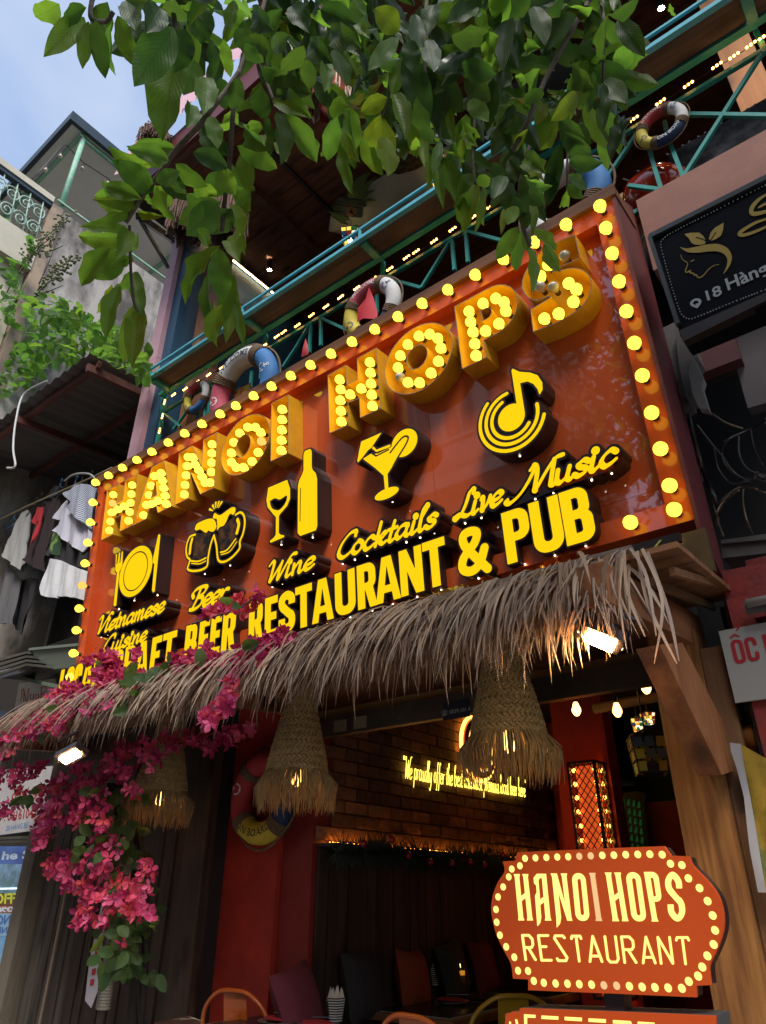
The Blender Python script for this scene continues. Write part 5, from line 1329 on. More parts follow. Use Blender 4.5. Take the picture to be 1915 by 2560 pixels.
put('mesh', (ms_, M['black']), ll)
bb_ = MB().sphere((0, 0, 0), .016, 8, 6).mesh('bulb', glow('amber_string_bulb', (1.0, .42, .06), 7))
for k in range(15):
    z = z1 - .05 - k * .098
    for (a, b) in ((x0 + .022, y0 + .045), (x1 - .022, y0 + .045), (x1 - .014, y1 - .035)):
        if z > z0: put('bulb', bb_, ll, loc=V((a, b, z)) - V(ll.location))
# hanging filament bulbs
M['fil'] = glow('filament_bulb', (1.0, 0.42, 0.10), 8.0)
em_ = MB().lathe([(.001, -.055), (.014, -.05), (.026, -.03), (.028, -.015), (.018, .015), (.012, .03)], 14).mesh('glass_bulb', M['fil'])
for q, yy_, lb in (((1440, 1768), 4.2, 'left of three filament bulbs hanging inside at the top of the opening'), ((1542, 1770), 4.2, 'middle of three filament bulbs hanging inside at the top of the opening'), ((1614, 1712), 4.2, 'right filament bulb, cut by the shutter rail, inside the opening')):
    c = PY(*q, yy_); t = thing('filament_bulb', lb, 'bulb', c, 'bare filament bulbs inside the entrance')
    put('glass_bulb', em_, t, loc=(0, 0, 0)); put('socket', (MB().lathe([(.013, .03), (.015, .035), (.015, .07), (.004, .075)], 12), M['black']), t, loc=(0, 0, 0))
    put('cord', (MB().tube([(0, 0, .07), (0, 0, 3.2 - c.z)], .003, 5), M['black']), t, loc=(0, 0, 0))
DIMP = [mat('dim_glass_' + n, c, .25) for n, c in (('grey', (.16, .15, .13)), ('amber', (.55, .30, .05)), ('yellow', (.6, .5, .08)), ('dark', (.05, .04, .04)), ('blue', (.08, .12, .16)))]
cube_lantern(tuple(PY(1622, 1890, 3.7)), .17, 'large unlit mosaic lantern hanging beside the timber post', .55, DIMP, taper=.8, rz=28, seed=5)
cube_lantern(tuple(PY(1594, 1813, 5.2)), .085, 'small glowing mosaic lantern, lower of two above the unlit one', .4, rz=20, seed=1)
cube_lantern(tuple(PY(1620, 1797, 5.6)), .085, 'small glowing mosaic lantern, upper of two near the pine post', .4, rz=50, seed=2)
lg = single('ceiling_log', MB().tube([PY(1485, 1772, 4.9), PY(1560, 1757, 4.9), PY(1655, 1740, 4.9)], .035, 10), wood('pale_log', (.42, .24, .07), (.55, .34, .12), 0), 'pale round log under the room ceiling behind the filament bulbs', 'log')
tv = thing('wall_television', 'black television on the wall right of the lattice lamp', 'television', PY(1548, 1915, 5.8))
put('screen', (MB().slab([PY(1512, 1850, 5.8), PY(1582, 1862, 6.2), PY(1584, 1976, 6.2), PY(1542, 1982, 5.8)], V((.01, .05, 0))), mat('black_screen', (.005, .005, .006), .25)), tv)
bf = thing('bottle_rack', 'dark frame filled with rows of green bottles low behind the lattice lamp', 'bottle rack', PY(1580, 2040, 6.6))
put('frame', (MB().slab([PY(1535, 1968, 6.6), PY(1608, 1980, 6.6), PY(1625, 2130, 6.6), PY(1540, 2130, 6.6)], V((0, .06, 0))), M['black']), bf)
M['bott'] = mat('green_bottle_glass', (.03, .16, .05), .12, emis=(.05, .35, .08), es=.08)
for i in range(6):
    for j in range(5):
        a = PY(1546 + j * 13 + i * 2, 1992 + i * 22 + j * 3, 6.55); put('bottle', (MB().tube([a, a + V((-.012, 0, -.05))], .014, 7, rs=[.006, .014]), M['bott']), bf)
# bench, cushions, tables
single('bench', MB().box((-3.33, 3.95, .28), (-2.95, 6.9, .72)), mat('dark_bench', (.03, .02, .016), .6), 'dark built-in bench along the slatted wall', 'bench')
def cushion(px, y_, s, m, label, lean=14, yaw=0):
    P_ = PX(px[0], px[1], -3.23) - V((0, 0, .03)); b = MB(); n = 9; vs = []; fs = []
    for i in range(n):
        for j in range(n):
            u, v = -1 + 2 * i / (n - 1), -1 + 2 * j / (n - 1); k = (1 - u ** 4) * (1 - v ** 4); pinch = 1 - .10 * (1 - abs(u * v)) * (max(abs(u), abs(v)) ** 4)
            vs.append((.075 * k ** .6, u * s / 2 * pinch, v * s / 2 * pinch))
    m2 = [(-a, b_, c) for a, b_, c in vs]
    for i in range(n - 1):
        for j in range(n - 1): fs.append((i * n + j, i * n + j + 1, (i + 1) * n + j + 1, (i + 1) * n + j))
    b.add(vs, fs, 0, True); b.add(m2, [f[::-1] for f in fs], 0, True)
    o = single('cushion', b, m, label, 'cushion', 'cushions leaning along the bench', P_); o.rotation_euler = (R(yaw), R(-lean), R(8))
cushion((745, 2492), 0, .36, mat('maroon_cloth', (.12, .018, .03), .9, bump=.2), 'maroon cushion by the red column, nearest of the row', 20, 10)
cushion((905, 2450), 0, .36, mat('charcoal_cloth', (.018, .018, .022), .9), 'charcoal cushion between the maroon and orange ones')
cushion((1030, 2435), 0, .34, mat('orange_cloth', (.24, .045, .012), .9, bump=.2), 'burnt orange cushion behind the tall napkin holder', 12, -4)
cushion((1130, 2415), 0, .36, mat('teal_grey_cloth', (.03, .045, .05), .9), 'teal grey pointed cushion behind the candle', 12, 8)
cushion((1205, 2405), 0, .34, mat('maroon_cloth_far', (.10, .015, .022), .9), 'maroon cushion farthest along, near the stand sign')
M['tile'] = mat('black_tile', (.02, .022, .024), .25)
M['grout'] = mat('pale_grout', (.22, .24, .24), .6)
M['tabw'] = wood('table_edge_wood', (.10, .045, .02), (.17, .08, .035), 0)
def table(x0, x1, y0, y1, z, label):
    t = thing('dining_table', label, 'table', ((x0 + x1) / 2, (y0 + y1) / 2, .27), 'tiled dining tables')
    put('top', (MB().box((x0, y0, z - .045), (x1, y1, z - .008)), M['tabw']), t); put('grout_bed', (MB().box((x0 + .04, y0 + .04, z - .008), (x1 - .04, y1 - .04, z - .004)), M['grout']), t)
    nx = int((x1 - x0 - .1) / .055); ny = int((y1 - y0 - .1) / .055)
    tm = MB().box((-.0255, -.0255, 0), (.0255, .0255, .004)).mesh('tile', M['tile'])
    for i in range(nx):
        for j in range(ny): put('tile', tm, t, loc=V((x0 + .06 + (i + .5) * .055, y0 + .06 + (j + .5) * .055, z - .004)) - V(t.location))
    for (a, b) in ((x0 + .06, y0 + .06), (x1 - .06, y0 + .06), (x0 + .06, y1 - .06), (x1 - .06, y1 - .06)): put('leg', (MB().box((a - .025, b - .025, .27), (a + .025, b + .025, z - .045)), M['black']), t)
table(-3.60, -2.80, 2.95, 3.46, 1.0, 'tiled table nearest the street, in front of the red column')
table(-3.30, -2.62, 3.95, 4.75, 1.0, 'tiled table with wooden edge holding the candle and two plates')
table(-3.30, -2.62, 5.15, 5.85, 1.0, 'tiled table farthest in, half behind the stand sign')
def napkins(px, label, z=1.0):
    c = PZ(px[0], px[1], z); t = thing('napkin_holder', label, 'napkin holder', c, 'striped napkin holders', (0, 0, R(35)))
    put('cup', (MB().lathe([(.038, .0), (.055, .105)], 6, (0, 0, 0), smooth=False).disc((0, 0, .004), .038, (0, 0, 1), 6), M['print_w']), t, loc=(0, 0, 0))
    for k in range(9):
        z_ = .006 + k * .0118; r = .0395 + .0165 * z_ / .105; put('stripe', (MB().lathe([(r, z_), (r + .0015, z_ + .001), (r + .0015, z_ + .005), (r, z_ + .006)], 6, (0, 0, 0), smooth=False), M['black']), t, loc=(0, 0, 0))
    n_ = MB()
    for k in range(9):
        a = k * .7; r = .034 if k < 8 else 0; b0 = V((math.cos(a) * r, math.sin(a) * r, .09)); h = .055 + .02 * ((k * 37) % 5) / 5
        n_.add([b0 + V((-.018, -.006, 0)), b0 + V((.018, -.006, 0)), b0 + V((.012, .014, 0)), b0 + V((-.012, .014, 0)), b0 * 1.0 + V((0, 0, h))], [(0, 1, 4), (1, 2, 4), (2, 3, 4), (3, 0, 4)])
    put('napkin', (n_, mat('white_paper', (.75, .72, .66), .8, trans=.2)), t, loc=(0, 0, 0))
napkins((838, 2552), 'striped napkin holder on the nearest table')
napkins((1092, 2462), 'striped napkin holder beside the candle on the second table', 1.06)
single('tray', MB().box(PZ(1068, 2475, 1.0) + V((0, -.06, .0)), PZ(1180, 2475, 1.0) + V((0, .10, .06))), M['black'], 'black tray box under napkins and candle', 'tray')
c = PZ(1152, 2463, 1.06); t = thing('candle', 'lit candle in a glass with cork base beside the striped napkin holder', 'candle', c)
put('wax', (MB().lathe([(.001, .004), (.032, .004), (.032, .058), (.001, .058)], 16), mat('cork_wax', (.30, .20, .10), .8)), t, loc=(0, 0, 0))
put('melt', (MB().lathe([(.001, .059), (.032, .059), (.032, .083), (.001, .086)], 16), mat('glowing_wax', (.7, .35, .05), .5, emis=(1, .38, .03), es=.55)), t, loc=(0, 0, 0))
put('flame', (MB().lathe([(.001, .09), (.005, .10), (.004, .11), (.0005, .125)], 8), glow('flame', (1, .6, .2), 12)), t, loc=(0, 0, 0))
put('glass', (MB().lathe([(.036, .0), (.036, .14)], 20), glass('clear_glass', (.92, .92, .92))), t, loc=(0, 0, 0))
def plate(px, z, label, r=.11):
    c = PZ(px[0], px[1], z); t = thing('plate', label, 'plate', c, 'plates with folded red napkins')
    put('dish', (MB().lathe([(.001, .006), (r * .6, .006), (r, .018), (r * 1.02, .018), (r * .6, .0), (.001, .0)], 28), mat('grey_plate', (.12, .12, .12), .2)), t, loc=(0, 0, 0))
    put('napkin', (MB().slab([(-.09, -.02, .02), (-.07, -.05, .02), (.06, -.04, .02), (.1, 0, .02), (.03, .05, .02), (-.06, .04, .02)], (0.004, 0, .012)), mat('red_napkin', (.30, .012, .02), .8)), t, loc=(0, 0, 0))
    put('fork', (MB().bar((0, -.05, .055), (.12, .02, .055), .008, .003), mat('steel', (.6, .6, .6), .2, 1.0)), t, loc=(0, 0, 0))
plate((700, 2560), 1.0, 'plate with red napkin at the left of the nearest table', .12)
plate((795, 2572), 1.0, 'plate with red napkin by the nearest napkin holder, cut by the frame')
plate((1025, 2502), 1.0, 'plate with red napkin on the second table, left of the candle')
plate((1130, 2510), 1.0, 'plate with red napkin on the second table, in front of the candle')
single('menu_book', MB().slab([PZ(385, 2568, 1.0), PZ(470, 2550, 1.0), PZ(500, 2562, 1.0), PZ(495, 2590, 1.0), PZ(380, 2590, 1.0)], V((0, 0, .02))), mat('dark_menu', (.06, .03, .02), .4, col2=(.6, .5, .35), scale=6, lo=.5, hi=.6), 'dark menu lying at the bottom edge left of the orange chair', 'menu')
# metal chairs
def chair(loc, rz, m, label):
    t = thing('metal_chair', label, 'chair', loc, 'curved metal chairs', (0, 0, R(rz)))
    put('seat', (MB().slab([(-.18, -.17, .445), (.18, -.17, .445), (.20, .18, .445), (-.20, .18, .445)], (0, 0, .012)), m), t, loc=(0, 0, 0))
    hoop = catmull([(-.215, -.17, .45), (-.245, -.20, .62), (-.225, -.225, .76), (-.12, -.245, .845), (0, -.25, .86), (.12, -.245, .845), (.225, -.225, .76), (.245, -.20, .62), (.215, -.17, .45)], 5)
    put('back_hoop', (MB().tube(hoop, .0125, 8), m), t, loc=(0, 0, 0))
    put('back_splat', (MB().slab([(-.085, -.17, .457), (.085, -.17, .457), (.085, -.235, .845), (-.085, -.235, .845)], (0, .003, 0)).slab([(-.04, -.18, .5), (.04, -.18, .5), (.04, -.225, .76), (-.04, -.225, .76)], (0, -.006, 0)), m), t, loc=(0, 0, 0))
    for sx in (-1, 1):
        for sy in (-1, 1): put('leg', (MB().tube([(sx * .17, sy * .16, .445), (sx * .21, sy * .21, 0)], .014, 7, rs=[.02, .011]), m), t, loc=(0, 0, 0))
M['och'] = mat('orange_metal_paint', (0.50, 0.105, 0.015), .3, coat=.3); M['ych'] = mat('yellow_metal_paint', (0.38, 0.25, 0.015), .3, coat=.3)
chair(PZ(575, 2476, 1.13) * 1.0 - V((0, -.25, .86)), 6, M['och'], 'orange metal chair with splat back at the bottom left of the red column')
chair(PZ(1040, 2543, 1.13) - V((0, -.25, .86)), -8, M['och'], 'orange metal chair, only its top curve showing at the bottom edge')
chair(PZ(1285, 2490, 1.13) - V((.186, -.167, .86)), 48, M['ych'], 'mustard yellow metal chair behind the lower stand sign')

# ================================================================== STANDING LIGHT SIGN
M['so'] = mat('orange_red_board', (0.60, 0.085, 0.016), .55, col2=(.56, .075, .014), scale=2, spec=.15, emis=(.60, .07, .012), es=.06)  # faint glow mixed into the board colour to brighten it
M['sl'] = glow('pale_yellow_lit', (1.0, 0.80, 0.20), 1.45); M['sl2'] = glow('peach_lit', (1.0, 0.62, 0.28), .9)
YS = 2.35
c6 = lambda x, y: (955 + x * .58, 1700 + y * .58)
cS = lambda x, y: (1200 + x * .3867, 2080 + y * .3867)
ss = thing('standing_light_sign', 'orange scalloped board with glowing HANOI HOPS RESTAURANT letters and dots', 'light sign', (PY(1480, 2300, YS).x, YS, 0))
outl = catmull([], 1) if False else None
o1 = [c6(*q) for q in ((583, 743), (900, 728), (1215, 716), (1245, 757), (1325, 760))]
o2 = catmull([c6(*q) for q in ((1325, 760), (1340, 800), (1400, 862), (1450, 930), (1472, 1010), (1470, 1085), (1445, 1160), (1418, 1215), (1410, 1250), (1418, 1315))], 3)
o3 = [c6(*q) for q in ((1355, 1318), (1355, 1368), (1000, 1352), (630, 1337), (630, 1291), (564, 1287))]
o4 = catmull([c6(*q) for q in ((564, 1287), (556, 1225), (530, 1175), (492, 1095), (471, 1000), (477, 930), (500, 870), (528, 825), (520, 782))], 3)
pl = [PY(*q, YS) for q in o1 + o2[1:] + o3 + o4[1:] + [c6(574, 779)]]
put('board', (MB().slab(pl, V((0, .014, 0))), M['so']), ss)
cenp = sum(pl, V()) / len(pl)
put('side_case', (MB().slab([cenp + (p - cenp) * .992 + V((0, .015, 0)) for p in pl], V((0, .05, 0))), M['black']), ss)
dots = [(617, 769), (662, 767), (709, 765), (756, 763), (803, 762), (851, 760), (900, 758), (950, 756), (1000, 755), (1051, 753), (1103, 752), (1155, 751), (1208, 753), (1244, 792), (1293, 798), (1321, 855), (1369, 897), (1404, 953), (1426, 1015), (1436, 1079), (1430, 1140), (1403, 1189), (1381, 1237), (1363, 1276), (1323, 1299), (1293, 1329), (1234, 1327), (1177, 1325), (1122, 1323), (1067, 1320), (1012, 1318), (957, 1316), (904, 1313), (851, 1311), (800, 1309), (749, 1308), (698, 1305), (655, 1297), (630, 1254), (587, 1253), (571, 1195), (536, 1150), (509, 1100), (495, 1044), (492, 989), (501, 935), (523, 892), (547, 849), (560, 815), (595, 801)]
dm_ = {k: MB().disc((0, -.0012, 0), .0105, (0, -1, 0), 16).mesh('light_dot', M[k]) for k in ('sl', 'sl2')}
for k, q in enumerate(dots):
    put('light_dot', dm_['sl2' if k in (5, 6, 30, 31) else 'sl'], ss, loc=PY(*c6(*q), YS) - V(ss.location))
def flatletter(prims, m, nm='letter', g=2.0):
    """prims in crop units, laid on the board"""
    gx, gy, D = field(prims, g, 6); lp = contours(gx, gy, D, 0, .25)
    v, f = fill(lp, lambda x, y: PY(*cS(x, -y), YS) + V((0, -.0012, 0)))
    put(nm, (MB().add(v, f), m), ss)
for k, (ch, t0_, t1_, b0_, b1_) in enumerate((('H', 220, 312, 248, 345), ('A', 342, 430, 365, 460), ('N', 460, 560, 492, 597), ('O', 592, 680, 622, 712), ('I', 705, 748, 748, 793), ('H', 808, 910, 857, 962), ('O', 940, 1035, 985, 1080), ('P', 1060, 1152, 1115, 1200), ('S', 1190, 1296, 1222, 1338))):
    yt, yb = 272 - k * 2.0, 572 + k * 1
    w = 100.0; h = 300.0; t = 36 if ch not in 'I' else 62
    if ch == 'I': pr = [('+', [(0, 0), (100, 0), (88, 20), (88, 280), (100, 300), (0, 300), (12, 280), (12, 20)])]
    elif ch == 'H': pr = [('+', [(0, 0), (42, 0), (36, 20), (36, 125), (64, 145), (64, 20), (58, 0), (100, 0), (96, 20), (96, 280), (102, 300), (58, 300), (64, 280), (64, 178), (36, 158), (36, 280), (42, 300), (-2, 300), (4, 280), (4, 20)])]
    elif ch == 'A': pr = [('+', [(4, -38), (26, -14), (36, 20), (36, 100), (64, 118), (64, 20), (58, 0), (104, 0), (98, 20), (98, 300), (30, 300), (4, 275), (4, 240), (18, 225), (18, 180), (4, 160)]), ('-', [(38, 136), (64, 152), (64, 272), (48, 272), (38, 255)])]
    elif ch == 'N': pr = [('+', [(0, -45), (24, -18), (34, 20), (34, 180), (70, 0), (102, 0), (98, 20), (98, 280), (104, 300), (62, 300), (68, 280), (68, 110), (38, 300), (-4, 300), (4, 280), (4, 20)])]
    elif ch == 'P': pr = blk('P', w, h, 40) + [('+', [(-6, 0), (48, 0), (40, 20), (2, 20)])]
    elif ch == 'S': pr = blk('S', w, h, 38)
    else: pr = [('+', rrect(0, 0, 100, 300, 46)), ('-', rrect(38, 36, 64, 264, 13))]
    def mp(x, y, a=t0_, b=t1_, c=b0_, d=b1_, yt=yt, yb=yb):
        v = y / 300; xx = (c + (d - c) * x / 100) * (1 - v) + (a + (b - a) * x / 100) * v
        return (xx, -(yb + (yt - yb) * v))
    flatletter(xf(pr, mp), M['sl2'] if k == 4 else M['sl'])
ST = {'R': [[(0, 0), (0, 1), (.7, 1), (1, .85), (1, .62), (.8, .5), (.1, .5)], [(.45, .5), (1.05, 0)]], 'E': [[(1, 1), (0, 1), (0, 0), (1, 0)], [(0, .55), (.65, .55)]], 'S': [[(1, .92), (.85, 1), (.1, 1), (0, .9), (1, .12), (.85, 0), (.1, 0), (0, .08)]],
      'T': [[(.5, 0), (.5, .98)], [(0, .9), (.08, 1), (.92, 1), (1, .9)]], 'A': [[(0, 0), (.5, 1), (1, 0)], [(.2, .22), (.8, .22)]], 'U': [[(0, 1), (0, .12), (.2, 0), (.8, 0), (1, .12), (1, 1)]], 'N': [[(0, 0), (0, 1), (1, 0), (1, 1)]]}
for k, (ch, a, b) in enumerate((('R', 275, 335), ('E', 378, 440), ('S', 480, 545), ('T', 590, 652), ('A', 690, 768), ('U', 808, 876), ('R', 915, 985), ('A', 1034, 1112), ('N', 1150, 1226), ('T', 1268, 1348))):
    yt, yb = 668 + k * 1.6, 826 + k * 3
    def m2(x, y, a=a, b=b, yt=yt, yb=yb): return (a + (b - a) * x + 22 * (1 - y), -(yb + (yt - yb) * y))
    flatletter([('s', [m2(*p) for p in st], [8.5] * len(st)) for st in ST[ch]], M['sl'])
# the second board, cut by the bottom of the picture
q_ = [cS(*q) for q in ((255, 1140), (900, 1164), (1520, 1190), (1536, 1500), (150, 1500), (165, 1174), (200, 1172), (200, 1163), (258, 1165))]
pl = [PY(*q, YS) for q in q_]
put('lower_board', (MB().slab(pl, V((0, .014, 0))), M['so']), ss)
put('lower_case', (MB().slab([p + V((0, .015, 0.0)) for p in pl], V((0, .12, 0))), mat('grey_sheet_top', (.10, .095, .09), .6, .3)), ss)
for P4 in ([(285, 1178), (360, 1182), (360, 1202), (306, 1200), (306, 1260), (288, 1260)], [(398, 1186), (508, 1192), (508, 1214), (398, 1208)], [(548, 1194), (660, 1200), (660, 1224), (548, 1217)], [(702, 1204), (815, 1210), (815, 1234), (702, 1227)], [(860, 1215), (975, 1222), (985, 1245), (860, 1238)],
           [(1020, 1225), (1130, 1232), (1130, 1256), (1020, 1248)], [(228, 1210), (242, 1212), (252, 1260), (236, 1260)], [(190, 1225), (200, 1225), (205, 1260), (190, 1260)]):
    put('letter', (MB().poly([PY(*cS(*q), YS) + V((0, -.0012, 0)) for q in P4]), M['sl']), ss)
px_ = PY(1545, 2500, YS + .06); put('pole', (MB().box((px_.x - .03, YS + .03, 0), (px_.x + .03, YS + .09, 1.5)), M['black']), ss)
put('foot_plate', (MB().box((px_.x - .25, YS - .1, 0), (px_.x + .25, YS + .3, .02)), M['black']), ss)
# ================================================================== LEFT NEIGHBOUR
from mathutils.geometry import delaunay_2d_cdt
def fit_text(s, A, B, T, m, parent, n=V((0, -.0015, 0)), mirror=False, bold=0.0, shear=0.0, nm='lettering'):
    v, f = textgeo(s, 1, bold, shear); xs = [p[0] for p in v]; ys = [p[1] for p in v]
    x0, x1, y0, y1 = min(xs), max(xs), min(ys), max(ys); A, B, T = V(A), V(B), V(T)
    b = MB(); out = []
    for x, y in v:
        u = (x - x0) / (x1 - x0); w = (y - y0) / (y1 - y0)
        if mirror: u = 1 - u
        out.append(A + (B - A) * u + (T - A) * w + n)
    b.add(out, f); return put(nm, (b, m), parent)
def cloth(poly, y, step=.03, amp=.02, fr=22, seed=0, sag=0):
    """hanging cloth: outline (pixels) at depth y, filled with a fine mesh and folded"""
    P_ = [PY(*q, y) for q in poly]; pts = [(p.x, p.z) for p in P_]
    bd = []
    for a, b in zip(pts, pts[1:] + pts[:1]):
        n = max(1, int(math.hypot(a[0] - b[0], a[1] - b[1]) / step))
        bd += [(a[0] + (b[0] - a[0]) * k / n, a[1] + (b[1] - a[1]) * k / n) for k in range(n)]
    xs = [p[0] for p in bd]; zs = [p[1] for p in bd]
    gx, gz = np.meshgrid(np.arange(min(xs), max(xs), step), np.arange(min(zs), max(zs), step))
    ins = sd_poly(gx, gz, bd) < -step * .4
    inn = [(float(a), float(b)) for a, b in zip(gx[ins], gz[ins])]
    vs = [V(p) for p in bd + inn]; n = len(bd)
    r = delaunay_2d_cdt(vs, [(i, (i + 1) % n) for i in range(n)], [list(range(n))], 1, 1e-6)
    rn = random.Random(seed); ph = rn.uniform(0, 6)
    out = []
    zmax = max(zs); H = zmax - min(zs)
    for p in r[0]:
        k = (zmax - p.y) / H
        out.append((p.x, y + amp * (.35 + k) * (math.sin(p.x * fr + ph + 1.5 * math.sin(p.y * 4)) + .5 * math.sin(p.x * fr * 2.3 + p.y * 9 + ph)), p.y))
    m = MB(); m.add(out, [tuple(f) for f in r[2]], 0, True); return m
M['stain'] = mat('stained_grey_plaster', (0.46, 0.41, 0.36), .9, col2=(.10, .085, .07), scale=1.5, lo=.42, hi=.60, det=12, bump=.3, stretch=(1, 1, .45))
M['creamw'] = mat('cream_plaster', (0.62, 0.56, 0.42), .85, col2=(.50, .45, .35), scale=2)
M['rust'] = mat('rusty_plaster', (0.42, 0.30, 0.20), .9, col2=(.22, .17, .14), scale=3, lo=.4, hi=.6)
M['soff'] = mat('off_white_soffit', (0.86, 0.83, 0.76), .8, col2=(.78, .75, .70), scale=1.5)
M['mint'] = mat('peeling_mint_paint', (0.22, 0.50, 0.32), .6, col2=(.45, .52, .45), scale=14, lo=.5, hi=.62)
M['dsteel'] = mat('dark_blue_gutter', (0.02, 0.035, 0.05), .5)
ap = thing('apartment_block', 'tall stained grey block with off-white roof canopy and scrolled balcony at upper left', 'building', (-10.5, 6, 0))
put('stained_wall', (MB().box((-12.5, 2.84, -.1), (-9.0, 13, 11.47)), M['stain']), ap)
put('corner_pier', (MB().box((-9.22, 2.66, -.1), (-8.99, 2.838, 11.5)), M['rust']), ap)
put('side_strip', (MB().box((-9.26, 2.655, -.1), (-9.221, 2.84, 11.49)), M['stain']), ap)
put('roof_canopy', (MB().box((-13.5, 2.54, 13.46), (-9.0, 12, 13.60)), M['soff']), ap)
put('roof_edge', (MB().box((-13.5, 2.46, 13.44), (-8.92, 2.538, 13.66)).box((-8.998, 2.54, 13.44), (-8.92, 12, 13.66)), M['dsteel']), ap)
for k, y in enumerate((2.75, 5.4)): put('green_beam', (MB().box((-13.4, y - .03, 13.38), (-9.02, y + .03, 13.458)), M['mint']), ap)
put('green_beam', (MB().box((-9.10, 2.8, 13.375), (-9.05, 12, 13.457)), M['mint']), ap)
pk_ = PX(195, 385, -9.05); put('green_post', (MB().tube([(-9.05, 2.80, 11.45), (-9.05, 2.80, 13.38)], .045, 10), M['mint']), ap)
put('green_handrail', (MB().tube([(-8.98, 2.7, 11.60), (-8.98, 12, 11.60)], .022, 6), M['mint']), ap)
put('upper_wall', (MB().box((-12.6, 9.5, 11.4), (-9.05, 9.8, 13.46)), M['soff']), ap)
put('balcony_rail', (MB().box((-9.12, 1.0, 11.50), (-8.98, 2.655, 11.62)), M['creamw']), ap)
put('balcony_rail_shadow', (MB().box((-9.10, 1.0, 11.42), (-9.0, 2.655, 11.499)), M['dsteel']), ap)  # dark strip below the rail, modelled as its shadow
put('balcony_parapet', (MB().box((-9.12, 1.0, 9.95), (-8.97, 2.655, 10.55)), M['creamw']), ap)
put('lower_wall', (MB().box((-9.3, 1.0, -.1), (-9.13, 2.65, 9.95)), M['creamw']), ap)
M['mintiron'] = mat('mint_wrought_iron', (0.36, 0.50, 0.40), .5)
def scroll(y, z, s, fl=1):
    pts_ = []
    for k in range(26):
        t = k / 25 * 3.6 * math.pi; r = s * (1 - k / 30)
        pts_.append((-9.03, y + fl * r * math.cos(t) * .8, z + r * math.sin(t)))
    return pts_
for i in range(7):
    y = 1.25 + i * .21
    for z, s, fl in ((11.15, .16, 1), (10.80, .15, -1)):
        put('iron_scroll', (MB().tube(scroll(y, z, s, fl if i % 2 else -fl), .012, 5), M['mintiron']), ap)
    put('iron_bar', (MB().tube([(-9.03, y + .1, 10.55), (-9.03, y + .02, 11.42)], .012, 5), M['mintiron']), ap)
bl_ = MB().lathe([(.001, -.07), (.03, -.055), (.038, -.03), (.02, .01)], 10).lathe([(.02, .01), (.022, .06), (.001, .065)], 10, mi=1).mesh('garland_bulb', [mat('dull_glass_bulb', (.5, .4, .28), .2), M['black']])
fl_ = thing('festoon_lights', 'unlit festoon bulbs strung under the off-white roof canopy', 'string lights', (-9, 2.7, 13.2))
for q in ((152, 388), (207, 418), (115, 422), (78, 458), (270, 455), (48, 490)):
    c = PX(*q, -9.12); put('festoon_bulb', bl_, fl_, loc=c - V(fl_.location))
put('cable', (MB().tube([PX(48, 480, -9.12), PX(115, 412, -9.12), PX(150, 370, -9.12), PX(165, 362, -9.12), PX(207, 405, -9.12), PX(270, 446, -9.12), PX(330, 500, -9.12)], .010, 5), M['black']), fl_)
# a pale distant block seen between grey wall and pillar
single('far_block', MB().box((-22, 24, 0), (-14, 30, 19)), M['creamw'], 'pale block far behind the stained wall, mostly hidden by leaves', 'building')

# corrugated awning
M['tin'] = mat('dark_corrugated_tin', (0.17, 0.15, 0.15), .6, col2=(.10, .085, .082), scale=2, stretch=(1, .3, 1))
M['rustb'] = mat('rusty_red_beam', (0.16, 0.05, 0.04), .75, col2=(.09, .032, .026), scale=4)
aw = thing('corrugated_awning', 'dark corrugated tin awning on rusty beams over the laundry at left', 'awning', (-7.7, 3.4, 6.7))
m_ = MB(); n = 120
r0 = [V((-9.7 + k * .0305, 2.58, 6.66 + .022 * math.sin(k * 1.05) - .020 * (k / n - .5))) for k in range(n + 1)]
m_.add(r0 + [p + V((0, 2.9, .30)) for p in r0], [(k, k + 1, n + 2 + k, n + 1 + k) for k in range(n)], 0, True)
put('tin_sheet', (m_, M['tin']), aw)
for yy in (2.72, 3.5, 4.4): put('beam', (MB().bar((-9.7, yy, 6.60 + (yy - 2.58) * .1), (-6.04, yy, 6.58 + (yy - 2.58) * .1), .05, .09), M['rustb']), aw)
for xx in (-6.10, -7.6): put('beam', (MB().bar((xx, 2.62, 6.52), (xx, 5.3, 6.80), .05, .09), M['rustb']), aw)
put('drip_cable', (MB().tube(catmull([PY(118, 952, 2.6), PY(60, 985, 2.55), PY(40, 1050, 2.5), PY(33, 1120, 2.5), PY(38, 1165, 2.5), PY(18, 1170, 2.5)], 6), .012, 6), mat('white_cable', (.55, .55, .55), .5)), aw)
nb = thing('neighbour_house', 'dim neighbour house wall with wooden windows behind the hanging laundry', 'house', (-8, 4.2, 0))
put('back_wall', (MB().box((-12, 4.3, 3.9), (-6.0, 4.45, 7.0)), mat('dark_brown_boarding', (.045, .03, .024), .7, col2=(.07, .045, .03), scale=2)), nb)
put('party_wall', (MB().box((-6.03, 3.3, 2.6), (-5.965, 4.4, 6.7)), M['dk']), nb)
put('lower_front', (MB().box((-10, 3.45, -.1), (-6.2, 3.6, 3.9)), mat('dark_shop_front', (.03, .025, .025), .6)), nb)
M['frw'] = mat('grey_brown_frame', (.18, .15, .12), .6)
M['winr'] = mat('dark_glossy_pane', (.008, .007, .007), .06)
for i in range(5):
    x = -9.9 + i * .86
    put('window', (MB().box((x, 4.24, 4.2), (x + .05, 4.3, 6.6)).box((x + .8, 4.24, 4.2), (x + .85, 4.3, 6.6)).box((x, 4.24, 4.1), (x + .85, 4.3, 4.2)), M['frw']), nb)
    o = bpy.data.objects[-1] if False else None
    put('pane', (MB().box((x + .05, 4.27, 4.2), (x + .8, 4.29, 6.6)), M['winr']), nb)
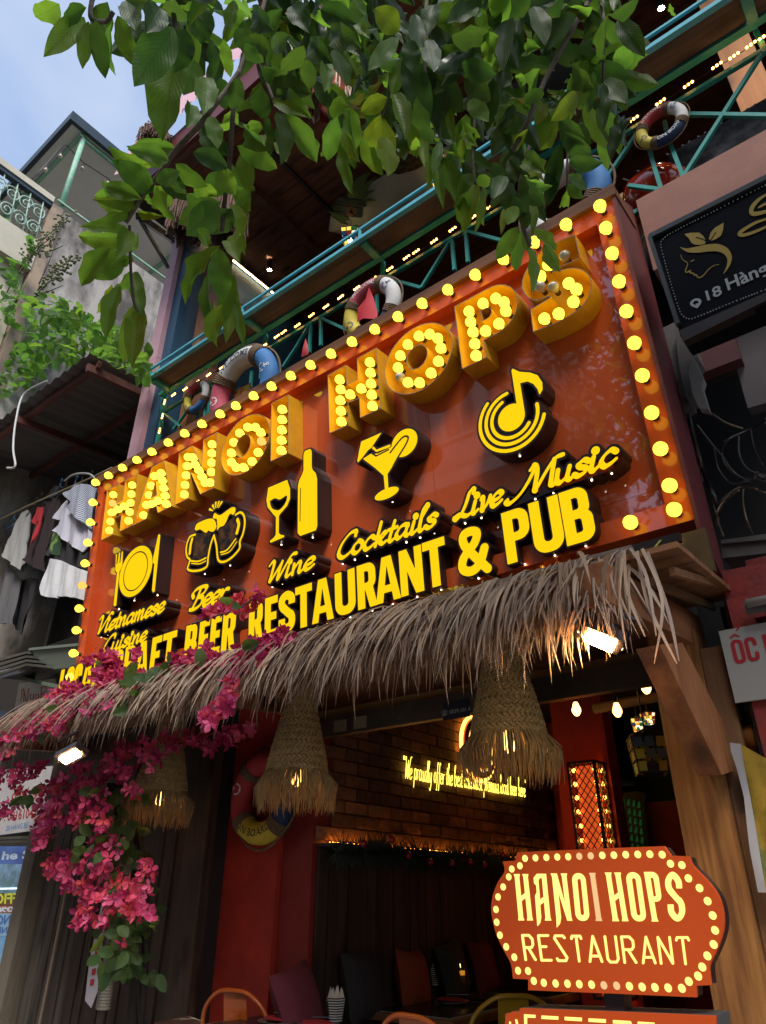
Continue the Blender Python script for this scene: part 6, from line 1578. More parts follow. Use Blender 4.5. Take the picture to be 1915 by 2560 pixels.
# laundry
cl_ = lambda x, y: (x * .2713, 1150 + y * .2713)
def striped(name, a, b, sc_, rot=0.5):
    m, nt, p, out = _nt(name)
    t = nt.nodes.new('ShaderNodeTexCoord'); mp = nt.nodes.new('ShaderNodeMapping'); mp.inputs['Rotation'].default_value = (0, rot, 0)
    w = nt.nodes.new('ShaderNodeTexWave'); w.inputs['Scale'].default_value = sc_; w.bands_direction = 'Z'; w.inputs['Distortion'].default_value = .4
    r = nt.nodes.new('ShaderNodeValToRGB'); r.color_ramp.elements[0].position = .45; r.color_ramp.elements[0].color = (*a, 1); r.color_ramp.elements[1].position = .55; r.color_ramp.elements[1].color = (*b, 1)
    nt.links.new(t.outputs['Object'], mp.inputs['Vector']); nt.links.new(mp.outputs[0], w.inputs['Vector']); nt.links.new(w.outputs['Fac'], r.inputs['Fac']); nt.links.new(r.outputs['Color'], p.inputs['Base Color'])
    p.inputs['Roughness'].default_value = .85; return m
wh = mat('white_cotton', (.62, .60, .68), .9, bump=.2, trans=.15); gy = mat('grey_cotton', (.34, .33, .32), .9, bump=.2); bk = mat('black_cotton', (.022, .02, .022), .9); dg = mat('dark_grey_cotton', (.12, .115, .12), .9, bump=.2)
G_ = [
 ('striped_shirt', [(690, 225), (740, 218), (870, 235), (900, 260), (890, 440), (855, 600), (825, 632), (690, 520), (605, 440), (640, 380), (600, 335), (580, 308), (650, 275)], 3.02, striped('navy_white_stripe', (.10, .12, .20), (.58, .60, .66), 12, .45), 'navy and white striped shirt hanging nearest the sign'),
 ('white_shirt', [(610, 365), (550, 430), (488, 540), (560, 552), (520, 590), (480, 652), (530, 672), (590, 740), (680, 800), (750, 845), (782, 782), (860, 812), (870, 640), (800, 560), (690, 500)], 3.08, wh, 'white shirt half covered by the striped shirt'),
 ('black_garment', [(505, 660), (430, 880), (560, 925), (700, 980), (820, 1015), (860, 800), (700, 780), (590, 720)], 3.12, bk, 'black garment hanging below the white shirt'),
 ('green_print_shirt', [(500, 670), (460, 780), (440, 868), (540, 880), (560, 760), (545, 690)], 3.10, mat('green_black_print', (.02, .04, .02), .9, col2=(.16, .30, .05), scale=9, lo=.48, hi=.62), 'dark shirt with a green print beside the black garment'),
 ('white_shorts', [(450, 905), (425, 990), (365, 1180), (370, 1242), (440, 1265), (575, 1262), (610, 1255), (690, 1268), (770, 1292), (830, 1180), (820, 1030), (700, 990), (560, 925)], 3.06, mat('white_linen', (.66, .65, .66), .9, bump=.8, bscale=9), 'crumpled white shorts, lowest of the hanging clothes near the sign'),
 ('dark_cardigan', [(500, 230), (440, 330), (400, 430), (330, 600), (240, 940), (300, 985), (430, 1035), (440, 900), (500, 640), (540, 420), (560, 250)], 3.22, mat('black_maroon_knit', (.03, .016, .018), .95), 'long black cardigan between white shirt and grey tee'),
 ('red_collar_top', [(385, 430), (345, 440), (290, 572), (325, 610), (340, 560), (360, 560), (330, 680), (295, 760), (310, 800), (352, 690), (385, 590)], 3.18, mat('bright_red_knit', (.42, .02, .03), .9), 'red and white top edge showing beside the black cardigan'),
 ('grey_tee', [(245, 455), (195, 500), (150, 580), (130, 640), (60, 770), (3, 875), (60, 915), (130, 975), (200, 1032), (238, 945), (205, 885), (222, 760), (245, 700), (280, 560), (290, 500)], 3.2, gy, 'light grey tee shirt with small dark print, farthest left'),
 ('grey_trousers', [(60, 950), (25, 1180), (0, 1310), (-60, 1500), (115, 1512), (140, 1450), (165, 1290), (195, 1110)], 3.3, dg, 'grey trousers hanging at the left edge'),
 ('dark_trousers', [(195, 1110), (160, 1300), (130, 1560), (205, 1612), (300, 1330), (345, 1100), (280, 1080)], 3.36, bk, 'black trousers behind the grey trousers'),
]
M['plastic'] = mat('blue_plastic_hanger', (.05, .13, .25), .4)
for k, (nm, pl_, y, m, lb) in enumerate(G_):
    g_ = cloth([cl_(*q) for q in pl_], y, .035, .022, 16 + k % 3 * 5, k)
    g2 = MB(); g2.add([(a, b + .012, c) for a, b, c in g_.v], g_.f, 0, True); g_.add(g2.v, g2.f, 0, True)
    single(nm, g_, m, lb, 'clothing', 'laundry hung under the awning')
tb1 = thing('clothes_rail', 'rail with plastic hangers carrying the laundry under the awning', 'clothes rail', (-7, 3.2, 6.0))
put('rail', (MB().tube([PY(-60, 1330, 3.2), PY(70, 1265, 3.2), PY(240, 1190, 3.2), PY(280, 1170, 3.2)], .014, 6), M['rim']), tb1)
for q in ((35, 1296), (88, 1262), (100, 1250), (150, 1215), (165, 1212), (188, 1208), (205, 1200), (225, 1196)):
    c = PY(*q, 3.2)
    put('hanger', (MB().tube([c + V((-.16, 0, -.10)), c + V((0, 0, 0)), c + V((.16, 0, -.10)), c + V((-.16, 0, -.10))], .008, 5).tube(catmull([c, c + V((0, 0, .04)), c + V((.03, 0, .07)), c + V((0, 0, .10)), c + V((-.025, 0, .08))], 3), .006, 5), M['plastic'] if q[0] in (35, 150, 188) else M['black']), tb1)
single('cable_hoop', MB().tube(catmull([PY(162, 1203, 3.0), PY(178, 1190, 3.0), PY(200, 1184, 3.0), PY(225, 1186, 3.0), PY(240, 1200, 3.0)], 5), .012, 6), mat('grey_cable', (.3, .3, .3), .5), 'pale bent cable arched over the hangers by the sign corner', 'cable')
fit_text('BAA BONIE', PY(*cl_(38, 860), 3.17), PY(*cl_(92, 888), 3.17), PY(*cl_(42, 830), 3.17), M['print_n'], None).update_tag() if False else None
# tub, tin sheets and brackets
tub = MB()
a0, a1, b0, b1 = PY(75, 1624, 3.05), PY(200, 1612, 3.05), PY(93, 1672, 3.05), PY(200, 1664, 3.05)
vs_ = [a0, a1, a1 + V((0, .4, 0)), a0 + V((0, .4, 0)), b0 + V((0, .05, 0)), b1 + V((0, .05, 0)), b1 + V((0, .35, 0)), b0 + V((0, .35, 0))]
tub.add(vs_, [(0, 1, 5, 4), (1, 2, 6, 5), (2, 3, 7, 6), (3, 0, 4, 7), (4, 5, 6, 7)]); tub.bar(a0, a1, .03, .025).bar(a0 + V((0, .4, 0)), a1 + V((0, .4, 0)), .03, .025)
single('plastic_tub', tub, mat('grey_green_plastic', (.17, .20, .16), .5), 'grey green plastic tub on the ledge left of the LOCAL letters', 'tub')
lt = thing('lean_to_roof', 'grey tin sheets and a bluish gutter left below the plastic tub', 'roof', (-7.3, 3.0, 3.6))
for k in range(4): put('tin_strip', (MB().slab([PY(-20, 1650 + k * 12, 3.0 - .05 * k), PY(66, 1628 + k * 10, 3.0 - .05 * k), PY(66, 1634 + k * 10, 3.0 - .05 * k), PY(-20, 1658 + k * 12, 3.0 - .05 * k)], V((0, .4, .05))), M['galv']), lt)
put('gutter', (MB().tube([PY(-20, 1693, 2.9), PY(56, 1672, 2.9)], .035, 8), mat('bluish_white_plastic', (.40, .46, .60), .25)), lt)
put('frame', (MB().slab([PY(55, 1645, 3.05), PY(66, 1640, 3.05), PY(62, 1695, 3.05), PY(51, 1696, 3.05)], V((0, .1, 0))).slab([PY(52, 1692, 3.05), PY(150, 1712, 3.05), PY(150, 1722, 3.05), PY(52, 1700, 3.05)], V((0, .1, 0))), mat('grey_green_timber', (.13, .17, .12), .7)), lt)
put('dark_box', (MB().slab([PY(58, 1645, 3.5), PY(190, 1640, 3.5), PY(190, 1740, 3.5), PY(50, 1740, 3.5)], V((0, .1, 0))), M['dk']), lt)

# signs below
cB = lambda x, y: (x * .3977, 1680 + y * .3977)
def pyB(x, y, d=3.28): return PY(*cB(x, y), d)
M['wboard'] = mat('white_sign_board', (.56, .54, .54), .5, col2=(.48, .46, .46), scale=3); M['rtext'] = mat('red_sign_paint', (.40, .02, .03), .5); M['btext'] = mat('blue_sign_paint', (.06, .22, .55), .5)
s1_ = thing('shop_board', 'white board lettered Nga in dark red script above the blue box at left', 'sign', pyB(200, 250))
put('board', (MB().slab([pyB(120, 70), pyB(350, 40), pyB(330, 330), pyB(62, 390)], V((0, .02, 0))), M['wboard']), s1_)
pr = script('V', 0, 1, 0, 0, 1) if False else None
def scr_px(strokes, r, f3, m, parent, nm='lettering', g=1.2):
    pr = [('s', catmull([(x, -y) for x, y in st], 4) if len(st) > 2 else [(x, -y) for x, y in st], None) for st in strokes]
    pr = [(a, b, [r] * len(b)) for a, b, _ in pr]
    gx, gy, D = field(pr, g, r + 3); v, f = fill(contours(gx, gy, D, 0, .2), lambda x, y: f3(x, -y) + V((0, -.002, 0)))
    return put(nm, (MB().add(v, f), m), parent)
scr_px([[(130, 180), (140, 140), (135, 120), (150, 110), (150, 185)], [(150, 110), (170, 190), (180, 105)], [(200, 140), (190, 150), (195, 172), (208, 165), (212, 140), (208, 190), (196, 200)], [(235, 138), (222, 150), (226, 170), (240, 160), (242, 140), (246, 172)],
        [(262, 95), (255, 190)], [(255, 100), (285, 92), (290, 120), (262, 140), (290, 150), (285, 180), (255, 192)]], 3.2, pyB, M['rtext'], s1_)
fit_text('BA', pyB(95, 375), pyB(215, 355), pyB(112, 260), M['rtext'], s1_, bold=.03)
single('blue_box', MB().slab([pyB(-20, 250, 3.2), pyB(20, 240, 3.2), pyB(80, 250, 3.2), pyB(60, 440, 3.2), pyB(-20, 450, 3.2)], V((0, .15, 0))), mat('navy_light_box', (.02, .05, .13), .35), 'navy blue light box at the left edge below the Nga board', 'light box')
s2_ = thing('phone_board', 'white board with red phone numbers 024 and 0916104 at the left edge', 'sign', pyB(100, 850))
put('board', (MB().slab([pyB(-40, 620), pyB(330, 590), pyB(260, 990), pyB(-40, 1030)], V((0, .02, 0))), M['wboard']), s2_)
fit_text(': 024  94', pyB(40, 820), pyB(268, 795), pyB(48, 765), M['rtext'], s2_, bold=.02)
fit_text('Đ: 0916104', pyB(-10, 945), pyB(205, 918), pyB(0, 882), M['rtext'], s2_, bold=.02)
fit_text('20 HÀNG BÈ -', pyB(36, 1000), pyB(190, 975), pyB(44, 958), M['btext'], s2_)
# lit shop window with posters
sw = thing('shop_window', 'lit glass window with travel posters and reversed lettering at bottom left', 'window', pyB(80, 1600))
def poster(pts, m): put('poster', (MB().slab([pyB(*q, 3.34) for q in pts], V((0, .01, 0))), m), sw)
def lit_mat(n, c, c2, e, sc_=2.5): return mat(n, c, .5, col2=c2, scale=sc_, lo=.42, hi=.6, emis=c, es=e)
poster([(-60, 1095), (262, 1095), (245, 1205), (-60, 1205)], lit_mat('blue_band', (.04, .11, .42), (.08, .2, .55), .25))
poster([(-60, 1207), (243, 1207), (205, 1390), (-60, 1390)], lit_mat('bay_photo', (.22, .38, .60), (.03, .09, .05), .22, 5))
poster([(-60, 1392), (204, 1392), (190, 1470), (-60, 1470)], lit_mat('dark_red_band', (.12, .03, .02), (.2, .05, .02), .2))
poster([(-60, 1472), (189, 1472), (180, 1515), (-60, 1515)], lit_mat('orange_band', (.40, .12, .03), (.5, .2, .05), .25))
poster([(-60, 1517), (179, 1517), (148, 1660), (-60, 1660)], lit_mat('pale_blue_sheet', (.25, .42, .60), (.40, .55, .62), .3))
poster([(-60, 1662), (146, 1662), (108, 1860), (-60, 1860)], lit_mat('bay_photo_two', (.15, .35, .60), (.35, .5, .55), .28, 6))
poster([(-60, 1862), (106, 1862), (88, 1960), (-60, 1960)], lit_mat('white_sheet', (.45, .5, .52), (.55, .6, .6), .3))
poster([(-60, 1962), (86, 1962), (30, 2230), (-60, 2230)], lit_mat('green_photo', (.12, .33, .42), (.25, .35, .05), .25, 5))
M['lw'] = mat('pale_lettering', (.6, .7, .8), .5, emis=(.6, .7, .8), es=.3); M['ly'] = mat('lime_lettering', (.55, .60, .04), .5, emis=(.5, .55, .03), es=.4); M['lb'] = mat('blue_lettering', (.03, .15, .40), .5, emis=(.03, .15, .4), es=.2); M['lr'] = mat('red_lettering', (.5, .03, .02), .5, emis=(.5, .03, .02), es=.2)
def ptx(s, a, b, t, m, mir=True): fit_text(s, pyB(*a, 3.335), pyB(*b, 3.335), pyB(*t, 3.335), m, sw, mirror=mir, bold=.03)
ptx('he Sh', (10, 1182), (238, 1172), (20, 1128), M['lw'], False)
ptx('OFFICE', (-70, 1462), (185, 1455), (-64, 1395), M['ly']); ptx('-30%', (-20, 1510), (165, 1506), (-16, 1478), M['lw']); ptx('HANOI', (-40, 1590), (150, 1582), (-34, 1530), M['lb']); ptx('LAUNDRY', (-90, 1645), (140, 1640), (-84, 1605), M['lb']); ptx('TRA', (-10, 1920), (70, 1916), (-4, 1875), M['lr'])
put('shelf_light', (MB().bar(pyB(-40, 1363, 3.33), pyB(208, 1358, 3.33), .012, .010), glow('pale_tube', (.75, .9, 1), 2.5)), sw)
put('glass', (MB().poly([pyB(-60, 1040, 3.27), pyB(272, 1040, 3.27), pyB(40, 2230, 3.27), pyB(-60, 2230, 3.27)]), glass('window_glass', (.95, .97, 1.0))), sw)
put('frame', (MB().bar(pyB(-60, 1048, 3.26), pyB(270, 1036, 3.26), .03, .02).bar(pyB(-60, 1070, 3.26), pyB(268, 1062, 3.26), .02, .012), M['galv']), sw)
# weathered boards between window and entrance
M['wpl'] = wood('weathered_grey_board', (.055, .042, .032), (.12, .095, .072), 2, rough=.85, fine=20, bump=.5)
M['wpd'] = wood('dark_brown_door_board', (.028, .015, .009), (.065, .034, .02), 2, rough=.6, fine=18, bump=.4)
wb = thing('board_wall', 'wall of upright boards, pale weathered ones left and dark brown ones right', 'wall', (-5.2, 3.35, 0))
xs_ = [-6.20, -6.08, -5.93, -5.79, -5.66, -5.50]
put('pale_post', (MB().box((-6.215, 3.18, 0), (-6.05, 3.34, 2.05)), mat('weathered_beige_timber', (.22, .18, .13), .85, col2=(.13, .10, .07), scale=5, stretch=(1, 1, .2), bump=.5)), wb)
x = -6.04
rn = random.Random(31)
while x < -4.16:
    w = rn.choice((.10, .12, .15, .085)); d = rn.uniform(-.012, .012)
    put('board', (MB().box((x, 3.30 + d, 0), (x + w - .006, 3.36, 2.72)), M['wpl'] if x < -5.45 else M['wpd']), wb); x += w
put('thin_pipe', (MB().tube([(-5.62, 3.25, 0), (-5.60, 3.25, 2.3)], .012, 6), mat('pale_brown_pipe', (.32, .24, .16), .6)), wb)
put('head_board', (MB().box((-6.2, 3.25, 2.3), (-4.14, 3.40, 2.74)), M['wpd']), wb)
# bound pole and narrow banner
sp_ = thing('wrapped_pole', 'pole bound with pale cord standing in front of the weathered boards', 'pole', (PY(262, 2540, 2.9).x, 2.9, 0))
a, b = PY(283, 2360, 2.9), PY(255, 2560, 2.9); d = V((a.x, 2.9, 0))
put('pole', (MB().tube([(a.x, 2.9, 0), (a.x, 2.9, 2.5)], .028, 8), mat('dark_bamboo', (.05, .035, .025), .7)), sp_)
for k in range(52): put('cord_turn', (MB().torus((a.x, 2.9, 1.02 + k * .0155), .036, .0085, V((.12, 0, 1)), 14, 5), mat('pale_cord', (.42, .38, .32), .8) if k == 0 else bpy.data.materials['pale_cord']), sp_)
nbn = thing('narrow_banner', 'narrow white strip with red marks hanging edge-on by the wrapped pole', 'banner', pyB(610, 1800, 2.8))
bn = [pyB(*q, 2.8) for q in ((655, 1395), (692, 1400), (672, 1500), (640, 1700), (610, 2010), (572, 2112), (534, 2065), (560, 1830), (615, 1560))]
put('strip', (MB().slab(bn, V((0, .004, 0))), mat('white_vinyl', (.5, .46, .50), .5)), nbn)
for k in range(7):
    t_ = k / 7; x = 640 - 75 * t_; y = 1540 + 460 * t_
    put('red_mark', (MB().poly([pyB(x - 8, y, 2.797), pyB(x + 18, y - 8, 2.797), pyB(x + 12, y + 34, 2.797), pyB(x - 12, y + 40, 2.797)]), M['rtext']), nbn)

# ================================================================== RIGHT NEIGHBOUR
rs_ = thing('dark_shop_front', 'dark recess of the neighbour shop with tangled cables and meter boxes', 'shop front', (.2, 3.4, 2.6))
put('void', (MB().box((-.95, 3.9, 2.5), (1.6, 4.0, 4.7)), mat('black_void', (.008, .008, .009), .8)), rs_)  # black backdrop board put in for the dark depth of the recess
put('top_plate', (MB().box((-.54, 3.42, 4.66), (1.6, 3.95, 4.72)), M['dk']), rs_)
cH = lambda x, y: (1600 + x * .3254, 780 + y * .3254)
def pH(x, y, d): return PY(*cH(x, y), d)
M['cab'] = mat('dull_grey_cabinet', (.14, .125, .12), .6, col2=(.10, .09, .09), scale=2)
put('grey_cabinet', (MB().slab([pH(135, 140, 3.3), pH(262, 80, 3.3), pH(300, 300, 3.3), pH(345, 640, 3.3), pH(270, 690, 3.3), pH(215, 440, 3.3)], V((0, .2, 0))), M['cab']), rs_)
put('grey_box', (MB().slab([pH(262, 80, 3.22), pH(390, 200, 3.22), pH(440, 340, 3.22), pH(362, 430, 3.22), pH(400, 620, 3.22), pH(350, 650, 3.22), pH(300, 420, 3.22)], V((0, .15, 0))), M['cab']), rs_)
put('white_bracket', (MB().slab([pH(375, 440, 3.15), pH(410, 350, 3.15), pH(485, 510, 3.15), pH(470, 570, 3.15), pH(525, 750, 3.15), pH(450, 730, 3.15), pH(400, 620, 3.15)], V((0, .06, 0))), mat('pale_grey_plastic', (.24, .23, .22), .5)), rs_)
put('grey_panel', (MB().slab([pH(655, 130, 3.5), pH(1000, 0, 3.5), pH(1000, 690, 3.5), pH(828, 738, 3.5)], V((0, .08, 0))), mat('mauve_grey_panel', (.13, .11, .115), .7, col2=(.10, .085, .09), scale=2)), rs_)
put('brown_board', (MB().slab([pH(400, 230, 3.7), pH(660, 120, 3.7), pH(750, 440, 3.7), pH(490, 550, 3.7)], V((0, .04, 0))), mat('dark_brown_card', (.05, .035, .025), .8)), rs_)
put('pale_ledge', (MB().slab([pH(620, 1752, 3.3), pH(1000, 1700, 3.3), pH(1000, 1745, 3.3), pH(625, 1778, 3.3)], V((0, .25, 0))).slab([pH(620, 1782, 3.32), pH(1000, 1750, 3.32), pH(1000, 1850, 3.32), pH(635, 1890, 3.32)], V((0, .25, 0))), mat('grey_stained_concrete', (.19, .17, .16), .85, col2=(.12, .10, .095), scale=7)), rs_)
rn = random.Random(77)
def cab(pts, r=.008, m='black'): put('cable', (MB().tube(catmull([pH(x, y, 3.25 + rn.uniform(-.06, .25)) for x, y in pts], 5), r, 5), M[m]), rs_)
M['cabl'] = mat('grey_cable_sheath', (.11, .10, .09), .6); M['cabt'] = mat('tan_wire', (.22, .16, .10), .6)
cab([(300, 700), (330, 860), (400, 1060), (480, 1220), (560, 1400), (610, 1560)], .013); cab([(375, 780), (400, 900), (460, 1140), (500, 1300)], .012)
for P_, m in (([(968, 850), (800, 920), (680, 980), (630, 1080), (660, 1180), (780, 1280), (968, 1290)], 'cabl'), ([(760, 950), (760, 1080), (820, 1200), (968, 1270)], 'cabl'), ([(850, 900), (880, 1050), (940, 1180)], 'black'), ([(540, 770), (660, 850), (790, 895)], 'cabt'), ([(440, 870), (540, 1000), (640, 1120), (720, 1230), (850, 1310)], 'cabl'),
              ([(565, 1560), (620, 1450), (720, 1370), (800, 1345), (968, 1390)], 'cabt'), ([(590, 1640), (600, 1520), (690, 1400), (800, 1350), (900, 1360)], 'cabt'), ([(640, 1720), (600, 1600), (640, 1470), (760, 1370)], 'cabt'), ([(870, 1720), (820, 1600), (790, 1450), (795, 1360)], 'cabt'), ([(570, 1050), (600, 1200), (700, 1320), (820, 1300)], 'cabl'), ([(640, 1000), (720, 960), (860, 900), (968, 820)], 'black')):
    cab(P_, .005, m)
for k in range(6): cab([(880 + rn.uniform(-20, 20), 1230 + k * 9), (920, 1250 + k * 8), (1000, 1260 + k * 10)], .006, 'cabl')
put('dark_strut', (MB().slab([pH(560, 1880, 3.2), pH(600, 1900, 3.2), pH(650, 2180, 3.2), pH(600, 2150, 3.2)], V((0, .05, 0))), M['black']), rs_)
# black sign with leaf and profile emblem
cG = lambda x, y: (1590 + x * .2124, 430 + y * .2124)
def pG(x, y, d=2.795): return PY(*cG(x, y), d)
bs = thing('black_salon_sign', 'black neighbour sign with gold leaf-and-face emblem and lettering 18 Hàng', 'sign', (.1, 2.85, 4.2))
put('case', (MB().slab([pG(165, 760, 2.80), pG(1560, 60, 2.80), pG(1900, -100, 2.80), pG(1900, 1400, 2.80), pG(560, 1975, 2.80), pG(520, 1930, 2.80), pG(480, 1760, 2.80)], V((0, .14, 0))), mat('black_acrylic', (.006, .006, .010), .55, spec=.05, rnd=False)), bs)
put('edge_frame', (MB().bar(pG(160, 765, 2.79), pG(1900, -110, 2.79), .02, .03, V((0, 0, 1))).bar(pG(165, 770, 2.79), pG(500, 1800, 2.79), .03, .02, V((1, 0, 0))), mat('dark_grey_edge', (.025, .03, .03), .4)), bs)
put('bottom_bar', (MB().slab([pG(500, 1870, 2.78), pG(1900, 1250, 2.78), pG(1900, 1330, 2.78), pG(560, 1990, 2.78)], V((0, .05, 0))), M['black']), bs)
M['goldf'] = mat('gold_film', (.42, .27, .02), .3); M['greyf'] = mat('grey_film', (.42, .42, .42), .4)
def gpoly(pts, m='goldf', sub=()):
    pr = [('+', [(x, -y) for x, y in pts])] + [('x', [(x, -y) for x, y in s], [r] * len(s)) for s, r in sub]
    gx, gy, D = field(pr, 4, 10); v, f = fill(contours(gx, gy, D, 0, .8), lambda x, y: pG(x, -y)); put('emblem', (MB().add(v, f), M[m]), bs)
gpoly([(568, 730), (640, 715), (740, 712), (790, 750), (822, 805), (812, 845), (760, 858), (690, 855), (650, 830), (620, 780)], sub=(([(710, 770), (780, 790), (840, 820)], 7),))
gpoly([(1032, 595), (1025, 680), (1000, 750), (940, 790), (880, 812), (856, 785), (880, 710), (930, 655)], sub=(([(940, 710), (900, 770), (870, 820)], 6),))
gpoly(catmull([(510, 880), (600, 900), (700, 880), (850, 850), (980, 850), (1080, 900), (1125, 980), (1120, 1060), (1080, 1140), (1020, 1210)], 4) + catmull([(1020, 1210), (1065, 1110), (1075, 1030), (1040, 970), (960, 935), (850, 935), (720, 950), (600, 940), (510, 880)], 4)[1:-1])
def gst(pts, rr, m='goldf'):
    Q = catmull([(x, -y) for x, y in pts], 4); n = len(Q); rs = [rr * (.35 + .65 * math.sin(math.pi * (i + .5) / n)) for i in range(n)]
    gx, gy, D = field([('s', Q, rs)], 2, 8); v, f = fill(contours(gx, gy, D, 0, .5), lambda x, y: pG(x, -y)); put('emblem', (MB().add(v, f), M[m]), bs)
gst([(525, 975), (550, 1030), (605, 1070), (600, 1110), (580, 1165), (600, 1180), (640, 1160), (635, 1185), (680, 1195), (685, 1215), (710, 1210), (735, 1243), (790, 1220), (860, 1140), (920, 1100), (975, 1088)], 7)
gst([(640, 1055), (665, 1045), (685, 1030)], 5)
gst([(1560, 250), (1450, 320), (1370, 410), (1360, 480), (1420, 490), (1560, 455), (1700, 400)], 26); gst([(1700, 500), (1530, 555), (1400, 600), (1250, 690), (1215, 735), (1280, 740), (1420, 695), (1560, 630), (1700, 560)], 20)
gst([(1440, 420), (1500, 385), (1600, 340)], 14)
# lettering "18 Hàng" in the sign plane: baseline along x
A_, B_ = pG(862, 1512), pG(1690, 1140)
zb = (A_.z + pG(1100, 1412).z) / 2
A_ = V((pG(845, 1512).x, 2.795, pG(862, 1512).z)); hgt = pG(830, 1440).z - A_.z
def btxt(s, xl, xr, y_, hh):
    a = pG(xl, y_); c_ = V((pG(xr, y_).x, 2.795, a.z))
    return a, c_
def wx(px_, py_): return pG(px_, py_).x
zb1 = pG(862, 1512).z; zb2 = pG(1100, 1412).z
fit_text('18', (wx(825, 1450), 2.795, zb1), (wx(1015, 1420), 2.795, zb1), (wx(825, 1450), 2.795, zb1 + .062), M['greyf'], bs, bold=.02)
fit_text('Hàng', (wx(1070, 1350), 2.795, zb1 - .016), (wx(1570, 1190), 2.795, zb1 - .016), (wx(1070, 1350), 2.795, zb1 + .080), M['greyf'], bs, bold=.02)
fit_text('Bè', (wx(1660, 1150), 2.795, zb1), (wx(1850, 1080), 2.795, zb1), (wx(1660, 1150), 2.795, zb1 + .080), M['greyf'], bs, bold=.02)
pr = [('+', [(x, -y) for x, y in catmull([(720, 1605), (650, 1575), (638, 1535), (680, 1495), (735, 1487), (768, 1510), (762, 1550), (720, 1605)], 4)]), ('-', [(x, -y) for x, y in ((665, 1545), (690, 1515), (730, 1515), (738, 1545), (700, 1552), (705, 1568), (685, 1562))])]
gx, gy, D = field(pr, 2, 6); v, f = fill(contours(gx, gy, D, 0, .5), lambda x, y: pG(x, -y)); put('pin_symbol', (MB().add(v, f), M['greyf']), bs)
dots_ = MB()
path = [(x, y) for x, y in catmull([(1560, 135), (900, 470), (600, 620), (380, 740), (310, 800), (290, 850), (310, 950), (400, 1280), (500, 1600), (550, 1690), (630, 1730), (760, 1690), (1100, 1550), (1560, 1370), (1900, 1240)], 30)]
acc = 0; last = path[0]
for q in path:
    acc += math.hypot(q[0] - last[0], q[1] - last[1]); last = q
    if acc > 34: acc = 0; dots_.sphere(pG(*q, 2.794), .0035, 6, 4)
put('border_dots', (dots_, M['greyf']), bs, kind='stuff')
for q in ((435, 1888), (590, 2010)): pass
# red framed shop with white sign
cI = lambda x, y: (1350 + x * .3414, 1480 + y * .3414)
def pI(x, y, d): return PY(*cI(x, y), d)
M['rfr'] = mat('peeling_red_timber', (.34, .035, .028), .6, col2=(.22, .035, .03), scale=6, lo=.4, hi=.62, bump=.3)
rf = thing('red_timber_front', 'peeling red timber frame of the snail restaurant at the right edge', 'shop front', (-.4, 3.1, 0))
put('upper_beam', (MB().slab([pH(632, 1990, 3.12), pH(1100, 1900, 3.12), pH(1100, 2130, 3.12), pH(660, 2260, 3.12)], V((0, .1, 0))), M['rfr']), rf)
put('upright', (MB().box((-.588, 3.08, 0), (-.50, 3.20, 2.70)), M['rfr']), rf)
put('dark_edge', (MB().box((-.605, 3.10, 0), (-.590, 3.24, 2.72)), M['black']), rf)
put('beam', (MB().box((-.498, 3.08, 2.60), (.6, 3.2, 2.72)), M['rfr']), rf)
put('beam', (MB().box((-.498, 3.08, 2.14), (.6, 3.2, 2.26)), M['rfr']), rf)
put('panel', (MB().box((-.498, 3.20, 2.0), (.6, 3.25, 2.9)), M['rfr']), rf)
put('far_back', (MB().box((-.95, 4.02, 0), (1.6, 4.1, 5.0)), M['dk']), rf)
put('dark_back', (MB().box((-.50, 3.6, 0), (.6, 3.7, 2.14)), mat('dim_ochre_wall', (.06, .04, .02), .8)), rf)
put('hinge', (MB().box((-.612, 3.06, 2.33), (-.545, 3.078, 2.39)), M['rim']), rf)
ws = thing('white_menu_sign', 'white board with red letters ỐC at the right edge on the red timber', 'sign', pI(1500, 500, 3.05))
bx0, bx1, bz0, bz1 = pI(1310, 290, 3.06).x, .3, pI(1455, 810, 3.06).z, pI(1310, 290, 3.06).z
put('board', (MB().box((bx0, 3.055, bz0), (bx1, 3.07, bz1)), mat('dull_white_board', (.36, .36, .34), .5)), ws)
xo, xc, xn = pI(1402, 420, 3.05).x, pI(1592, 400, 3.05).x, pI(1605, 320, 3.05).x
zb_, zt_ = pI(1450, 525, 3.05).z, pI(1405, 352, 3.05).z
for s_, a, b, hh in (('O', xo, xo + (xc - xo) * .47, 0), ('C', xo + (xc - xo) * .53, xc, 0), ('N', xn + .008, xn + .075, 0), ('G', 0, 0, 0)):
    if s_ == 'G': continue
    w = b - a; pr = xf(blk(s_, w, zt_ - zb_, w * .33), lambda x, y, a=a: (a + x, zb_ + y))
    gx, gy, D = field(pr, .002, .01); v, f = fill(contours(gx, gy, D, 0, .0003), lambda x, y: V((x, 3.053, y))); put('letter', (MB().add(v, f), M['rtext']), ws)
ac = MB(); h_ = zt_ - zb_; w_ = (xc - xo) * .47
for pts_ in ([(xo + .0, zt_ + .10 * h_), (xo + w_ * .5, zt_ + .26 * h_), (xo + w_, zt_ + .10 * h_), (xo + w_ * .8, zt_ + .08 * h_), (xo + w_ * .5, zt_ + .17 * h_), (xo + w_ * .2, zt_ + .08 * h_)], [(xo + w_ * .65, zt_ + .30 * h_), (xo + w_ * .95, zt_ + .55 * h_), (xo + w_ * 1.2, zt_ + .50 * h_)]):
    ac.poly([(a, 3.053, b) for a, b in pts_])
put('accent', (ac, M['rtext']), ws)
lf = thing('tube_lamp', 'unlit fluorescent lamp fixture above the white ỐC board', 'lamp', pI(1590, 110, 3.0))
